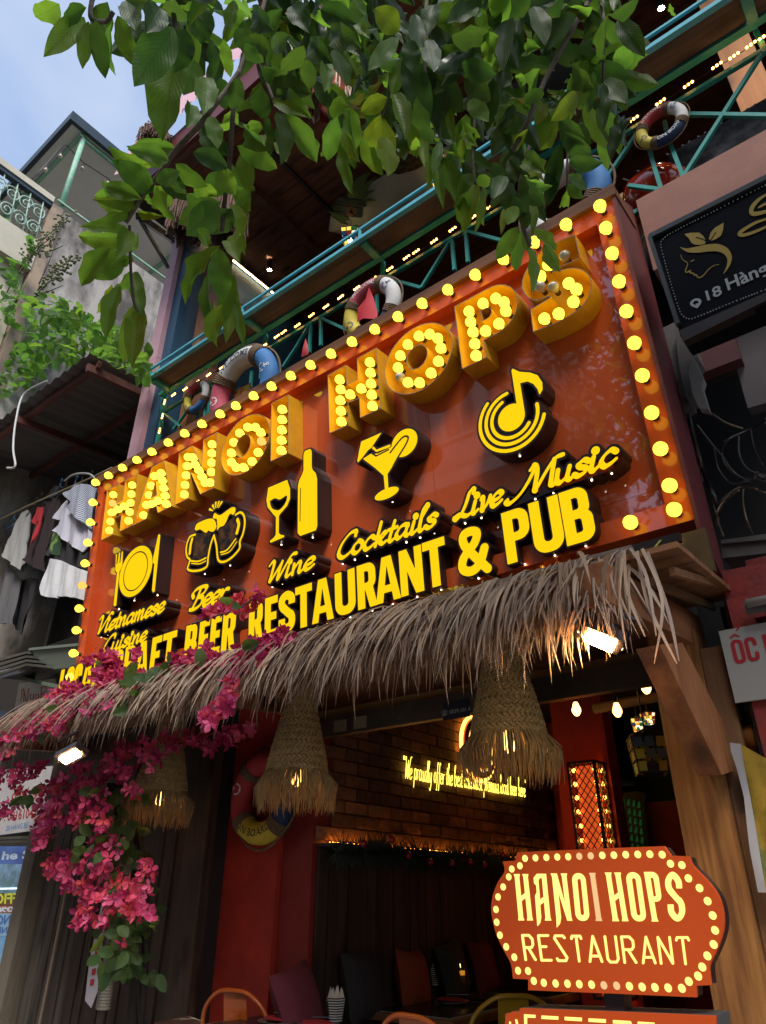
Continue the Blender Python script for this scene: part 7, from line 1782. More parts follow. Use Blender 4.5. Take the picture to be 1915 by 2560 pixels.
put('body', (MB().bar(pI(1505, 120, 3.02), V((pI(1505, 120, 3.02).x + .5, 3.02, pI(1505, 120, 3.02).z)), .03, .05), M['cab']), lf); put('tube', (MB().tube([pI(1515, 85, 2.99), V((pI(1515, 85, 2.99).x + .5, 2.99, pI(1515, 85, 2.99).z))], .018, 10), mat('milky_tube', (.38, .35, .33), .3)), lf)
ln = thing('silk_lantern', 'round amber silk lantern hanging at the right edge by the banner', 'lantern', PY(1898, 1850, 3.2))
put('silk', (MB().sphere((0, 0, 0), .085, 24, 12, sz=.78), mat('amber_silk', (.42, .15, .02), .7, col2=(.3, .10, .015), scale=12, trans=.4)), ln, loc=(0, 0, 0))
rb = MB()
for k in range(12):
    a = k * math.pi / 6; rb.tube([(math.cos(a) * .086 * math.sin(t), math.sin(a) * .086 * math.sin(t), .068 * math.cos(t)) for t in [math.pi * j / 10 for j in range(11)]], .0016, 4)
put('rib', (rb, M['black']), ln, loc=(0, 0, 0)); put('cap', (MB().lathe([(.02, -.066), (.03, -.075), (.02, -.085)], 10), M['black']), ln, loc=(0, 0, 0)); put('cord', (MB().tube([(0, 0, .06), (0, 0, .3)], .003, 4), M['black']), ln, loc=(0, 0, 0))
put('tassel', (MB().lathe([(.004, -.085), (.03, -.11), (.035, -.16), (.02, -.19)], 10), M['rtext']), ln, loc=(0, 0, 0))
bnr = thing('yellow_banner', 'yellow and green printed cloth banner with white edge below the silk lantern', 'banner', pI(1550, 1500, 3.0))
gy_ = mat('yellow_green_cloth', (.42, .27, .03), .6, col2=(.08, .13, .02), scale=5, lo=.46, hi=.60, rnd=False)
put('print', (cloth([cI(*q) for q in ((1465, 1112), (1560, 1165), (1800, 1300), (1800, 2300), (1655, 2200), (1590, 1850), (1530, 1500), (1490, 1280))], 3.02, .02, .012, 40, 3), gy_), bnr)
put('white_edge', (cloth([cI(*q) for q in ((1388, 1102), (1470, 1112), (1495, 1280), (1535, 1500), (1595, 1850), (1660, 2200), (1600, 2200), (1540, 1900), (1490, 1500), (1440, 1300), (1395, 1160))], 3.015, .02, .010, 40, 3), mat('white_cloth_edge', (.42, .40, .42), .8)), bnr)
# ================================================================== PLANTS
def leaf_mat(name, a, b, tr, rough=.38, mixt=.42):
    """leaf: midrib and side veins, seen through against the sky"""
    m, nt, p, out = _nt(name)
    t = nt.nodes.new('ShaderNodeTexCoord'); sx = nt.nodes.new('ShaderNodeSeparateXYZ'); nt.links.new(t.outputs['Object'], sx.inputs[0])
    ab = nt.nodes.new('ShaderNodeMath'); ab.operation = 'ABSOLUTE'; nt.links.new(sx.outputs['Y'], ab.inputs[0])
    m1 = nt.nodes.new('ShaderNodeMath'); m1.operation = 'MULTIPLY_ADD'; m1.inputs[1].default_value = -.75; nt.links.new(ab.outputs[0], m1.inputs[0]); nt.links.new(sx.outputs['X'], m1.inputs[2])
    m2 = nt.nodes.new('ShaderNodeMath'); m2.operation = 'MULTIPLY'; m2.inputs[1].default_value = 75.0; nt.links.new(m1.outputs[0], m2.inputs[0])
    m3 = nt.nodes.new('ShaderNodeMath'); m3.operation = 'SINE'; nt.links.new(m2.outputs[0], m3.inputs[0])
    vr = nt.nodes.new('ShaderNodeMapRange'); vr.inputs['From Min'].default_value = .80; vr.inputs['From Max'].default_value = 1.0; nt.links.new(m3.outputs[0], vr.inputs['Value'])
    mr = nt.nodes.new('ShaderNodeMapRange'); mr.inputs['From Min'].default_value = .014; mr.inputs['From Max'].default_value = .004; nt.links.new(ab.outputs[0], mr.inputs['Value'])
    mxx = nt.nodes.new('ShaderNodeMath'); mxx.operation = 'MAXIMUM'; nt.links.new(vr.outputs[0], mxx.inputs[0]); nt.links.new(mr.outputs[0], mxx.inputs[1])
    oi = nt.nodes.new('ShaderNodeObjectInfo'); at = nt.nodes.new('ShaderNodeAttribute'); at.attribute_name = 'tone'
    ad = nt.nodes.new('ShaderNodeMath'); ad.operation = 'ADD'; fr = nt.nodes.new('ShaderNodeMath'); fr.operation = 'FRACT'
    nt.links.new(oi.outputs['Random'], ad.inputs[0]); nt.links.new(at.outputs['Fac'], ad.inputs[1]); nt.links.new(ad.outputs[0], fr.inputs[0])
    r = nt.nodes.new('ShaderNodeValToRGB'); r.color_ramp.elements[0].color = (*a, 1); r.color_ramp.elements[1].color = (*b, 1); nt.links.new(fr.outputs[0], r.inputs['Fac'])
    vm = nt.nodes.new('ShaderNodeMix'); vm.data_type = 'RGBA'; vm.blend_type = 'MIX'
    vc = nt.nodes.new('ShaderNodeMath'); vc.operation = 'MULTIPLY'; vc.inputs[1].default_value = .45; nt.links.new(mxx.outputs[0], vc.inputs[0])
    nt.links.new(vc.outputs[0], vm.inputs[0]); nt.links.new(r.outputs['Color'], vm.inputs[6]); vm.inputs[7].default_value = (a[0] * 1.9, a[1] * 1.7, a[2] * 1.8, 1)
    nt.links.new(vm.outputs[2], p.inputs['Base Color']); p.inputs['Roughness'].default_value = rough + .12; p.inputs['Specular IOR Level'].default_value = .28
    bp = nt.nodes.new('ShaderNodeBump'); bp.inputs['Strength'].default_value = .5; bp.inputs['Distance'].default_value = .004; bp.invert = True
    nt.links.new(mxx.outputs[0], bp.inputs['Height']); nt.links.new(bp.outputs[0], p.inputs['Normal'])
    tl = nt.nodes.new('ShaderNodeBsdfTranslucent'); tm = nt.nodes.new('ShaderNodeMix'); tm.data_type = 'RGBA'; tm.blend_type = 'MULTIPLY'; tm.inputs[0].default_value = .55
    rt = nt.nodes.new('ShaderNodeValToRGB'); rt.color_ramp.elements[0].color = (tr[0] * .8, tr[1] * .85, tr[2], 1); rt.color_ramp.elements[1].color = (min(1, tr[0] * 1.5), min(1, tr[1] * 1.2), tr[2], 1); nt.links.new(fr.outputs[0], rt.inputs['Fac'])
    iv = nt.nodes.new('ShaderNodeMapRange'); iv.inputs['To Min'].default_value = 1; iv.inputs['To Max'].default_value = .35; nt.links.new(mxx.outputs[0], iv.inputs['Value'])
    cb_ = nt.nodes.new('ShaderNodeCombineColor')
    for i in range(3): nt.links.new(iv.outputs[0], cb_.inputs[i])
    nt.links.new(rt.outputs['Color'], tm.inputs[6]); nt.links.new(cb_.outputs[0], tm.inputs[7]); nt.links.new(tm.outputs[2], tl.inputs['Color'])
    ms = nt.nodes.new('ShaderNodeMixShader'); ms.inputs[0].default_value = mixt
    nt.links.new(p.outputs[0], ms.inputs[1]); nt.links.new(tl.outputs[0], ms.inputs[2]); nt.links.new(ms.outputs[0], out.inputs['Surface'])
    return m
M['leafg'] = leaf_mat('big_green_leaf', (.034, .085, .018), (.065, .125, .025), (.25, .54, .045), mixt=.45)
M['leafy'] = leaf_mat('yellowing_leaf', (.055, .105, .016), (.075, .125, .02), (.30, .50, .03))  # yellower leaf copy, sign light on low leaves put into its colour
M['leafd'] = leaf_mat('old_dark_leaf', (.020, .050, .014), (.038, .068, .018), (.12, .28, .03), mixt=.30)  # darker leaf copy, backlit shade put into its colour
M['bark'] = mat('grey_brown_bark', (.08, .06, .045), .9, col2=(.14, .11, .09), scale=20, bump=.5)
def leaf_geo(wr, fold, curl, droop, wav, rn, n=9):
    """unit leaf along +x, broad past the middle, with pointed tip; three faces a side"""
    vs = []; fs = []
    for i in range(n + 1):
        t = i / n
        w = wr / 2 * (math.sin(math.pi * t ** .92) ** .72) * (1.0 if t < .86 else max(0.02, 1 - ((t - .86) / .14) ** 1.5 * .85)) if 0 < t < 1 else .004
        zc = -droop * t * t + curl * math.sin(math.pi * t)
        for s in (-1, -.52, 0, .52, 1):
            vs.append((t, s * w, zc + fold * abs(s) * w - .25 * fold * w * s * s + wav * math.sin(t * 15 + (0 if s > 0 else 1.7)) * abs(s) * w * .8))
    for i in range(n):
        for j in range(4): fs.append((i * 5 + j, i * 5 + j + 1, i * 5 + j + 6, i * 5 + j + 5))
    return vs, fs
rn = random.Random(2024)
LG = [leaf_geo(1.0, rn.uniform(.0, .55), rn.uniform(-.05, .08), rn.uniform(-.02, .28), rn.uniform(.05, .22), rn) for _ in range(10)]
LM = {}
def leafmesh(i, mk):
    if (i, mk) not in LM: LM[(i, mk)] = MB().add(LG[i][0], LG[i][1], 0, True).mesh('leaf', M[mk])
    return LM[(i, mk)]
def leaf_matrix(b, t, width, roll, face=None):
    """frame: base b, tip t, upper side turned towards the viewer, rolled"""
    b = V(b); t = V(t); x = (t - b); L = x.length; x.normalize()
    z = (EYE - (b + t) / 2).normalized() if face is None else V(face)
    z = (z - x * z.dot(x)).normalized(); z = Matrix.Rotation(roll, 3, x) @ z; y = z.cross(x)
    Mx = Matrix.Identity(4)
    for r_ in range(3): Mx[r_][0] = x[r_] * L; Mx[r_][1] = y[r_] * width; Mx[r_][2] = z[r_] * L * .8; Mx[r_][3] = b[r_]
    return Mx
tree = thing('street_tree', 'broad-leaved street tree whose leafy twigs hang across the top of the view', 'tree', (1.9, .75, 0))
put('trunk', (MB().tube(catmull([(1.9, .75, 0), (1.85, .78, 1.6), (1.95, .7, 3.2), (1.6, .8, 4.6), (1.0, .9, 5.6)], 5), .15, 10, rs=None), M['bark']), tree)
TD = []          # big leaves: (base px, tip px, width px, depth)
cA = lambda x, y: (100 + x * .4834, y * .4834)
cBB = lambda x, y: (x * .3142, 280 + y * .3142)
cC = lambda x, y: (600 + x * .3927, 350 + y * .3927)
cD = lambda x, y: (1000 + x * .3021, 400 + y * .3021)
cE = lambda x, y: (850 + x * .3927, y * .3927)
cF = lambda x, y: (1300 + x * .3716, y * .3716)
def addl(c, s, rows, dep, mk='leafg'):
    for r_ in rows:
        TD.append((c(r_[0], r_[1]), c(r_[2], r_[3]), r_[4] * s, dep, r_[5] if len(r_) > 5 else mk))
addl(cA, .4834, [(230, 90, 35, 275, 105), (250, 110, 220, 340, 75), (290, 100, 325, 395, 90, 'leafd'), (370, 120, 355, 395, 60), (350, 10, 300, 180, 110, 'leafd'), (400, 80, 492, 335, 100), (450, 0, 490, 140, 100, 'leafd'), (690, 140, 500, 425, 175), (750, 150, 700, 360, 145, 'leafd'),
   (700, 325, 625, 690, 190), (800, 310, 745, 480, 140), (860, 400, 850, 570, 115), (870, 220, 900, 400, 100, 'leafd'), (950, 200, 985, 390, 70), (880, 60, 830, 215, 90, 'leafd'), (1000, 0, 980, 150, 90), (100, 20, -20, 90, 110), (240, 40, 90, 110, 90), (560, 20, 460, 0, 70, 'leafy'), (620, 40, 560, 150, 120, 'leafd'), (700, 0, 700, 130, 120, 'leafd'),
   (700, 768, 498, 745, 85), (670, 845, 465, 765, 95), (560, 872, 392, 800, 105), (585, 990, 408, 845, 125), (505, 1045, 335, 955, 125), (480, 1045, 290, 1020, 140), (830, 640, 982, 800, 110, 'leafd'), (790, 790, 970, 858, 110, 'leafd'), (700, 850, 855, 960, 110), (640, 890, 752, 1028, 110, 'leafd'), (590, 960, 690, 1076, 100), (1020, 755, 1215, 865, 105),
   (980, 830, 1100, 992, 130, 'leafd'), (1160, 600, 1215, 800, 115, 'leafd'), (1225, 580, 1268, 822, 130, 'leafd'), (1250, 590, 1438, 822, 120), (1140, 420, 1005, 570, 120, 'leafd'), (1150, 450, 1140, 620, 110, 'leafd'), (1195, 440, 1385, 480, 120, 'leafd'), (1215, 500, 1378, 588, 110), (1145, 340, 1278, 412, 105, 'leafd'), (1365, 235, 1258, 395, 100, 'leafd'),
   (1390, 300, 1385, 470, 90, 'leafd'), (1395, 220, 1502, 320, 110, 'leafd'), (1500, 160, 1642, 240, 115, 'leafd'), (1520, 255, 1602, 412, 130, 'leafd'), (1480, 300, 1475, 460, 80), (1560, 490, 1520, 625, 85), (1540, 600, 1475, 838, 100), (1605, 550, 1592, 825, 120), (1550, 745, 1592, 972, 70), (1000, 560, 960, 700, 100), (1090, 620, 1130, 690, 90), (1000, 640, 1125, 690, 90, 'leafd'), (880, 600, 920, 740, 90),
   (1060, 220, 1150, 320, 90, 'leafd'), (1010, 150, 1080, 250, 90, 'leafd'), (1100, 60, 1190, 150, 110, 'leafd'), (1300, 30, 1390, 160, 110, 'leafd'), (1450, 50, 1620, 110, 110, 'leafd'), (780, 540, 760, 655, 90), (1060, 660, 1160, 770, 100), (930, 400, 960, 560, 95, 'leafd'), (1030, 400, 990, 560, 90, 'leafd')], 2.15)
addl(cBB, .3142, [(1040, 790, 745, 880, 140), (1030, 940, 710, 880, 100), (1010, 1000, 625, 1005, 190), (1010, 940, 960, 1120, 150), (880, 1080, 640, 1365, 190), (1000, 1130, 728, 1300, 230), (1095, 965, 1040, 1120, 70), (1045, 1250, 905, 1445, 110), (890, 1370, 795, 1625, 85, 'leafy'), (960, 1380, 845, 1785, 150), (1070, 1270, 1130, 1600, 130), (1065, 1530, 985, 1970, 150, 'leafy'), (1120, 1570, 1050, 1980, 175, 'leafy'),
   (1060, 1160, 880, 1220, 80), (1100, 800, 1255, 835, 70, 'leafy'), (1250, 585, 1385, 858, 150), (1400, 295, 1085, 265, 120), (1345, 385, 1038, 300, 150), (1195, 610, 955, 400, 170), (1130, 695, 835, 590, 150), (1100, 700, 770, 700, 130, 'leafy'), (1180, 650, 1200, 740, 60), (1300, 480, 1460, 690, 130, 'leafd'), (1240, 560, 1420, 470, 120)], 2.1)
addl(cA, .4834, [(930, 870, 1000, 1000, 110), (960, 900, 870, 1000, 120), (1000, 960, 1060, 1055, 90), (800, 930, 900, 1030, 110), (660, 1000, 580, 1070, 90), (760, 1000, 880, 1076, 130)], 2.2)
c3b = lambda x, y: (x * .58, y * .58)
addl(c3b, .58, [(950, 870, 780, 960, 110), (940, 880, 830, 1000, 130), (900, 990, 870, 1050, 90), (1000, 880, 1040, 1010, 80), (950, 1060, 800, 1300, 120), (945, 1070, 960, 1290, 110), (1010, 1010, 1030, 1120, 90), (905, 1170, 890, 1420, 90), (1010, 1180, 950, 1400, 90), (960, 1310, 900, 1470, 90, 'leafy'), (990, 1230, 980, 1450, 90, 'leafy'), (1010, 1290, 1050, 1480, 50), (920, 1290, 930, 1490, 70, 'leafy'), (1000, 900, 900, 1000, 120, 'leafd')], 2.1)
addl(cC, .3927, [(40, 20, 222, 175, 110), (30, 60, 60, 320, 130), (10, 200, 40, 410, 90), (0, 330, 10, 560, 90), (10, 480, 25, 720, 70), (260, -20, 290, 122, 105), (420, -20, 490, 122, 120), (570, -20, 545, 138, 90), (640, 10, 685, 308, 75), (700, -20, 728, 170, 105), (770, -20, 878, 218, 125), (925, -20, 940, 215, 165, 'leafy'), (1120, -20, 1112, 95, 65), (1165, -20, 1175, 155, 75), (1205, 90, 1195, 310, 60, 'leafg'), (1245, 110, 1290, 405, 75), (1290, 115, 1395, 412, 120), (1480, 240, 1390, 400, 110), (1440, 275, 1415, 542, 115), (1500, 290, 1545, 538, 70), (1400, -20, 1435, 130, 60), (1320, 60, 1400, 100, 60), (150, -30, 170, 70, 90)], 2.3)
addl(cD, .3021, [(600, 110, 490, 280, 120, 'leafy'), (640, 185, 520, 542, 145), (690, 215, 680, 535, 85), (750, 150, 640, 190, 120), (760, 140, 760, 290, 110, 'leafd'), (860, 130, 780, 300, 140, 'leafd'), (890, 210, 975, 425, 190, 'leafd'), (1000, 150, 1175, 375, 190, 'leafd'), (1050, 130, 1240, 215, 140), (1290, -20, 1222, 350, 130, 'leafd'), (1090, 340, 1110, 565, 85), (975, 550, 808, 812, 150), (1010, 590, 950, 908, 145), (1095, 585, 1300, 740, 130), (1040, 590, 1055, 745, 90), (1075, 720, 1150, 1015, 120), (1190, 690, 1310, 908, 135), (1385, 210, 1505, 310, 100), (1385, 240, 1340, 385, 80), (1390, 130, 1540, 230, 120), (960, 380, 890, 530, 120), (1020, 400, 1050, 560, 110, 'leafd'), (940, 300, 1030, 480, 130, 'leafd'), (860, 400, 840, 600, 60, 'leafy'), (1400, 20, 1590, 50, 140, 'leafd'), (1040, -20, 1190, 100, 160, 'leafy'), (900, -10, 1030, 170, 150, 'leafd'), (760, 20, 860, 190, 130, 'leafd')], 2.2)
addl(cE, .3927, [(380, 200, 230, 60, 150, 'leafy'), (370, 235, 190, 440, 110), (708, 225, 965, 262, 155, 'leafd'), (640, 300, 790, 440, 130, 'leafd'), (775, 400, 980, 478, 140, 'leafd'), (560, 470, 770, 700, 190, 'leafd'), (550, 590, 712, 875, 190, 'leafd'), (490, 610, 580, 910, 130, 'leafd'), (790, 500, 950, 638, 130, 'leafd'), (340, 600, 425, 822, 120, 'leafy'), (300, 620, 140, 710, 110, 'leafy'), (272, 740, 285, 1075, 185, 'leafy'), (265, 730, 140, 975, 90, 'leafy'), (460, 760, 470, 985, 80), (1000, -20, 990, 195, 100, 'leafd'), (1080, 120, 1025, 365, 125, 'leafd'), (1145, 110, 1150, 350, 85, 'leafd'), (1230, 40, 1305, 265, 130, 'leafd'),
   (1115, 640, 1000, 785, 100), (1350, 180, 1230, 300, 110, 'leafd'), (1480, 420, 1600, 560, 140, 'leafd'), (1560, 880, 1400, 760, 150, 'leafd'), (1590, 980, 1430, 880, 150, 'leafd'), (870, 40, 700, 130, 120, 'leafd'), (600, 30, 560, 200, 120, 'leafd'), (480, 90, 500, 280, 110, 'leafd'), (440, 250, 470, 440, 120, 'leafd'), (560, 250, 600, 440, 120, 'leafd'), (620, 350, 650, 470, 110, 'leafd'), (0, 190, 100, 310, 140, 'leafd'), (10, 330, 90, 490, 130, 'leafd'), (100, 130, 180, 230, 70), (150, 10, 80, 100, 110), (60, 700, 90, 1010, 110), (180, 880, 230, 1075, 120), (1010, 230, 900, 330, 130), (1180, 330, 1250, 300, 90), (1190, 480, 1110, 530, 80), (1280, 560, 1180, 660, 110, 'leafd'), (1310, 660, 1250, 790, 80, 'leafy'), (1200, 820, 1110, 960, 60, 'leafy'),
   (820, 640, 940, 770, 110), (700, 690, 720, 880, 60), (770, 760, 735, 900, 45), (790, 770, 885, 905, 80), (800, 860, 870, 930, 60), (780, 870, 770, 1010, 50, 'leafy'), (640, 900, 600, 1060, 70), (650, 1000, 600, 1100, 60), (720, 900, 770, 1020, 60)], 2.25)
addl(cF, .3716, [(655, 130, 830, 362, 120, 'leafd'), (590, 110, 540, 435, 90, 'leafd'), (500, 470, 705, 520, 150, 'leafd'), (490, 480, 490, 755, 75, 'leafd'), (555, 560, 565, 855, 75, 'leafd'), (560, 540, 700, 640, 130, 'leafd'), (600, 100, 760, 60, 100, 'leafd'), (480, 60, 470, 270, 130, 'leafd'), (380, 620, 250, 800, 130, 'leafy'), (250, 830, 130, 1000, 90, 'leafy'), (300, 900, 470, 960, 170, 'leafd'), (280, 960, 200, 1350, 130, 'leafd'), (250, 700, 390, 620, 90, 'leafd'), (180, 1080, 60, 1180, 120, 'leafy'), (110, 1180, 60, 1380, 120, 'leafd'), (330, 1020, 480, 1090, 120, 'leafd'), (420, 1200, 340, 1180, 70), (1010, 20, 1040, 110, 40)], 2.3)
addl(cA, .4834, [(1150, 180, 1240, 60, 90, 'leafd'), (1180, 260, 1060, 200, 100, 'leafd'), (1290, 180, 1200, 260, 90, 'leafd'), (1620, 300, 1560, 120, 120), (1500, 0, 1560, 120, 120), (1610, 20, 1655, 90, 110)], 2.4)
parts = []; mass = MB(); tones = []; mstuff = {'leafg': (mass, tones)}
rn = random.Random(99)
for k, (b, t, w, d, mk) in enumerate(TD):
    # the picture gives where base and tip are seen; each leaf gets its own distance
    dd = d * rn.uniform(.93, 1.08); db = dd; dt = dd * rn.uniform(.93, 1.05)
    B_, T_ = PD(b[0], b[1], db), PD(b[0] + (t[0] - b[0]) * 1.06, b[1] + (t[1] - b[1]) * 1.06, dt)
    wid = w / FPX * dd * .86
    parts.append((leaf_matrix(B_, T_, wid, rn.gauss(0, .45)), rn.randrange(10), mk))
# more of the crown, farther up and back
def inmass(x, y):
    top = [(330, 60), (420, 130), (560, 230), (700, 250), (850, 330), (1000, 400), (1120, 470), (1250, 500), (1400, 420), (1480, 330), (1560, 190), (1600, 60), (1620, -60)]
    if x < top[0][0] or x > top[-1][0]: return False
    for (a, b), (c, d) in zip(top, top[1:]):
        if a <= x <= c: return y < b + (d - b) * (x - a) / (c - a)
clus = []
while len(clus) < 120:
    x, y = rn.uniform(330, 1600), rn.uniform(-140, 500)
    if inmass(x, y + 90) and (x > 620 or y < 20): clus.append((x, y, rn.uniform(2.45, 4.2)))
extra = []
for (x, y, d) in clus:
    c = PD(x, y, d)
    hang = V((rn.gauss(0, .5), rn.gauss(0, .5), -1)).normalized(); n = rn.randint(4, 8)
    for j in range(n):
        a = rn.uniform(0, 2 * math.pi); o = V((math.cos(a), math.sin(a), rn.uniform(-.9, .35))).normalized()
        b0 = c + hang * (.035 * j); L = rn.uniform(.11, .19); dr = (hang * .7 + o).normalized()
        f = V((rn.gauss(0, .5), rn.gauss(0, .5), 1)).normalized()
        extra.append((leaf_matrix(b0, b0 + dr * L, L * rn.uniform(.33, .43), rn.gauss(0, .5), f), rn.randrange(10), rn.choice(('leafg', 'leafd', 'leafd'))))
def add_leaves(root, plist, nmax):
    st = {}
    for k, (Mx, i, mk) in enumerate(plist):
        if k < nmax:
            o = put('leaf', leafmesh(i, mk), root); o.matrix_local = Matrix.Translation(-V(root.location)) @ Mx
        else:
            b, tn = st.setdefault(mk, (MB(), []))
            b.add([Mx @ V(p) for p in LG[i][0]], LG[i][1], 0, True); tn += [rn.random()] * len(LG[i][1])
    for mk, (b, tn) in st.items():
        me = b.mesh('leaves', M[mk + '_w']); at = me.attributes.new('tone', 'FLOAT', 'FACE'); at.data.foreach_set('value', tn)
        put('leaves', me, root, kind='stuff')
def plain_leaf(name, a, b, tr, mixt=.42):
    m, nt, p, out = _nt(name)
    at = nt.nodes.new('ShaderNodeAttribute'); at.attribute_name = 'tone'
    r = nt.nodes.new('ShaderNodeValToRGB'); r.color_ramp.elements[0].color = (*a, 1); r.color_ramp.elements[1].color = (*b, 1); nt.links.new(at.outputs['Fac'], r.inputs['Fac'])
    nt.links.new(r.outputs['Color'], p.inputs['Base Color']); p.inputs['Roughness'].default_value = .4
    tl = nt.nodes.new('ShaderNodeBsdfTranslucent'); tl.inputs['Color'].default_value = (*tr, 1); ms = nt.nodes.new('ShaderNodeMixShader'); ms.inputs[0].default_value = mixt
    nt.links.new(p.outputs[0], ms.inputs[1]); nt.links.new(tl.outputs[0], ms.inputs[2]); nt.links.new(ms.outputs[0], out.inputs['Surface'])
    return m
M['leafg_w'] = plain_leaf('green_leaf_mass', (.030, .075, .018), (.055, .105, .022), (.30, .60, .05), .5); M['leafd_w'] = plain_leaf('dark_leaf_mass', (.018, .045, .014), (.035, .06, .018), (.10, .24, .03), .25); M['leafy_w'] = plain_leaf('yellow_leaf_mass', (.075, .115, .016), (.10, .14, .02), (.38, .48, .03))
add_leaves(tree, parts + extra, 300)
# crown carried on out of view, leaves added to shade the upper right
def seen(p):
    v = p - EYE; z = v.dot(_f)
    return z > 0 and -60 < 957.5 + FPX * v.dot(_r2) / z < 1980 and -80 < 1280 - FPX * v.dot(_u2) / z < 2640
ov = []
while len(ov) < 1500:
    p = V((1.2, 1.2, 6.1)) + V((rn.gauss(0, .85), rn.gauss(0, .6), rn.gauss(0, .55)))
    if seen(p): continue
    dr = V((rn.gauss(0, .8), rn.gauss(0, .8), rn.uniform(-.9, .3))).normalized(); L = rn.uniform(.13, .2)
    if not seen(p + dr * L): ov.append((leaf_matrix(p, p + dr * L, L * .45, rn.gauss(0, .5), V((rn.gauss(0, .5), rn.gauss(0, .5), 1))), rn.randrange(10), 'leafd'))
add_leaves(tree, ov, 0)
# twigs
def twig(pts, d, r, cfn): put('branch', (MB().tube(catmull([PD(*cfn(x, y), d + dz) for x, y, dz in pts], 6), r, 6), M['bark']), tree)
twig([(1180, -60, .5), (1120, 150, .25), (1030, 370, .1), (1000, 560, 0), (985, 800, 0), (960, 1000, .05), (940, 1200, .05)], 2.15, .007, cA)
twig([(900, 540, .05), (830, 640, 0), (700, 780, 0), (620, 900, 0), (530, 1010, 0), (440, 1150, 0)], 2.12, .008, cA)
twig([(1030, 370, .1), (960, 470, .05), (870, 590, 0)], 2.12, .007, cA)
twig([(1100, 250, .2), (1180, 450, .1), (1230, 570, 0), (1290, 640, 0)], 2.15, .005, cA)
twig([(1030, 900, 0), (1040, 1230, 0), (1050, 1380, 0), (1070, 1530, 0), (1100, 1590, 0)], 2.1, .004, cBB)
twig([(1150, -80, .4), (1200, 60, .1), (1280, 110, 0)], 2.3, .004, cC)
twig([(1500, -200, .3), (1480, 100, .1), (1500, 280, 0)], 2.3, .004, cC)
twig([(1100, -200, .3), (1000, 150, .1), (1000, 400, 0), (1030, 590, 0), (1080, 720, 0)], 2.2, .006, cD)
twig([(1400, -300, .3), (1385, 0, .05), (1385, 210, 0), (1380, 320, 0)], 2.25, .004, cD)
twig([(1650, -100, .4), (1500, 150, .2), (1320, 480, .1), (1200, 760, 0), (1100, 960, 0)], 2.3, .007, cE)
twig([(560, -100, .4), (540, 200, .1), (540, 560, 0)], 2.25, .006, cE)
twig([(330, 400, .1), (300, 620, 0), (270, 740, 0)], 2.25, .004, cE)
twig([(640, 700, .1), (640, 900, 0), (650, 1000, 0)], 2.3, .003, cE)
twig([(300, -120, .3), (260, 80, 0), (340, 110, 0), (380, 60, 0)], 2.15, .006, cA)
twig([(650, -200, .3), (700, 140, 0), (700, 320, 0)], 2.15, .006, cA)
twig([(520, -20, .3), (560, 100, .05), (560, 440, 0), (555, 560, 0)], 2.3, .004, cF)
put('limb', (MB().tube(catmull([(1.0, .9, 5.6), (.2, .7, 5.2), (-.6, .9, 4.9), (-1.4, 1.2, 4.95), PD(*cA(1100, -260), 2.75)], 5), .05, 8, rs=[.09 - .0024 * i for i in range(21)]), M['bark']), tree)

# ------------------------------------------------------------------ tree with seed clusters at left
lt_ = thing('crape_tree', 'bushy green tree with round seed clusters above the tin awning at left', 'tree', (-8.0, 1.9, 0))
put('trunk', (MB().tube([(-8.0, 1.9, 0), (-7.9, 1.95, 3), (-8.1, 2.0, 6.0)], .10, 8), M['bark']), lt_)
M['leafs'] = leaf_mat('small_bright_leaf', (.045, .10, .02), (.08, .15, .03), (.25, .55, .06)); M['leafs_w'] = plain_leaf('small_leaf_mass', (.035, .085, .02), (.08, .15, .03), (.22, .5, .06))
prt = []
def inpoly(x, y, P_):
    s = False
    for (a, b), (c, d) in zip(P_, P_[1:] + P_[:1]):
        if (b > y) != (d > y) and x < a + (y - b) * (c - a) / (d - b): s = not s
    return s
PG_ = [(-60, 640), (30, 640), (60, 720), (100, 740), (170, 745), (230, 790), (290, 830), (340, 870), (385, 905), (375, 950), (330, 935), (225, 893), (150, 905), (80, 945), (40, 975), (0, 1020), (-60, 1060)]
while len(prt) < 1150:
    x, y = rn.uniform(-60, 395), rn.uniform(640, 1090)
    if not inpoly(x, y, PG_): continue
    d = rn.uniform(2.66, 3.3) if y > 800 else rn.uniform(2.2, 3.2); c = PY(x, y, d)
    L = rn.uniform(.11, .20); f = V((rn.gauss(.2, .5), rn.gauss(-.4, .5), rn.uniform(-.2, 1))).normalized(); dr = V((rn.gauss(0, .8), rn.gauss(0, .8), rn.uniform(-.9, .3))).normalized()
    prt.append((leaf_matrix(c, c + dr * L, L * rn.uniform(.5, .65), rn.gauss(0, .5), f), rn.randrange(10), 'leafs'))
for q in ((20, 620), (50, 650), (10, 560), (80, 610), (30, 700), (0, 680)):
    for j in range(4):
        c = PY(q[0] + rn.uniform(-15, 15), q[1] + rn.uniform(-15, 15), 2.4); dr = V((rn.gauss(0, .8), rn.gauss(0, .8), rn.uniform(-.9, .3))).normalized(); prt.append((leaf_matrix(c, c + dr * .2, .11, rn.gauss(0, .5), V((.3, -.6, .6))), rn.randrange(10), 'leafs'))
prt.sort(key=lambda a: -a[0][1][3] * 0 + (a[0].translation - EYE).length)
add_leaves(lt_, prt, 290)
M['pod'] = mat('green_grey_seed', (.26, .27, .14), .7, col2=(.16, .17, .08), scale=40)
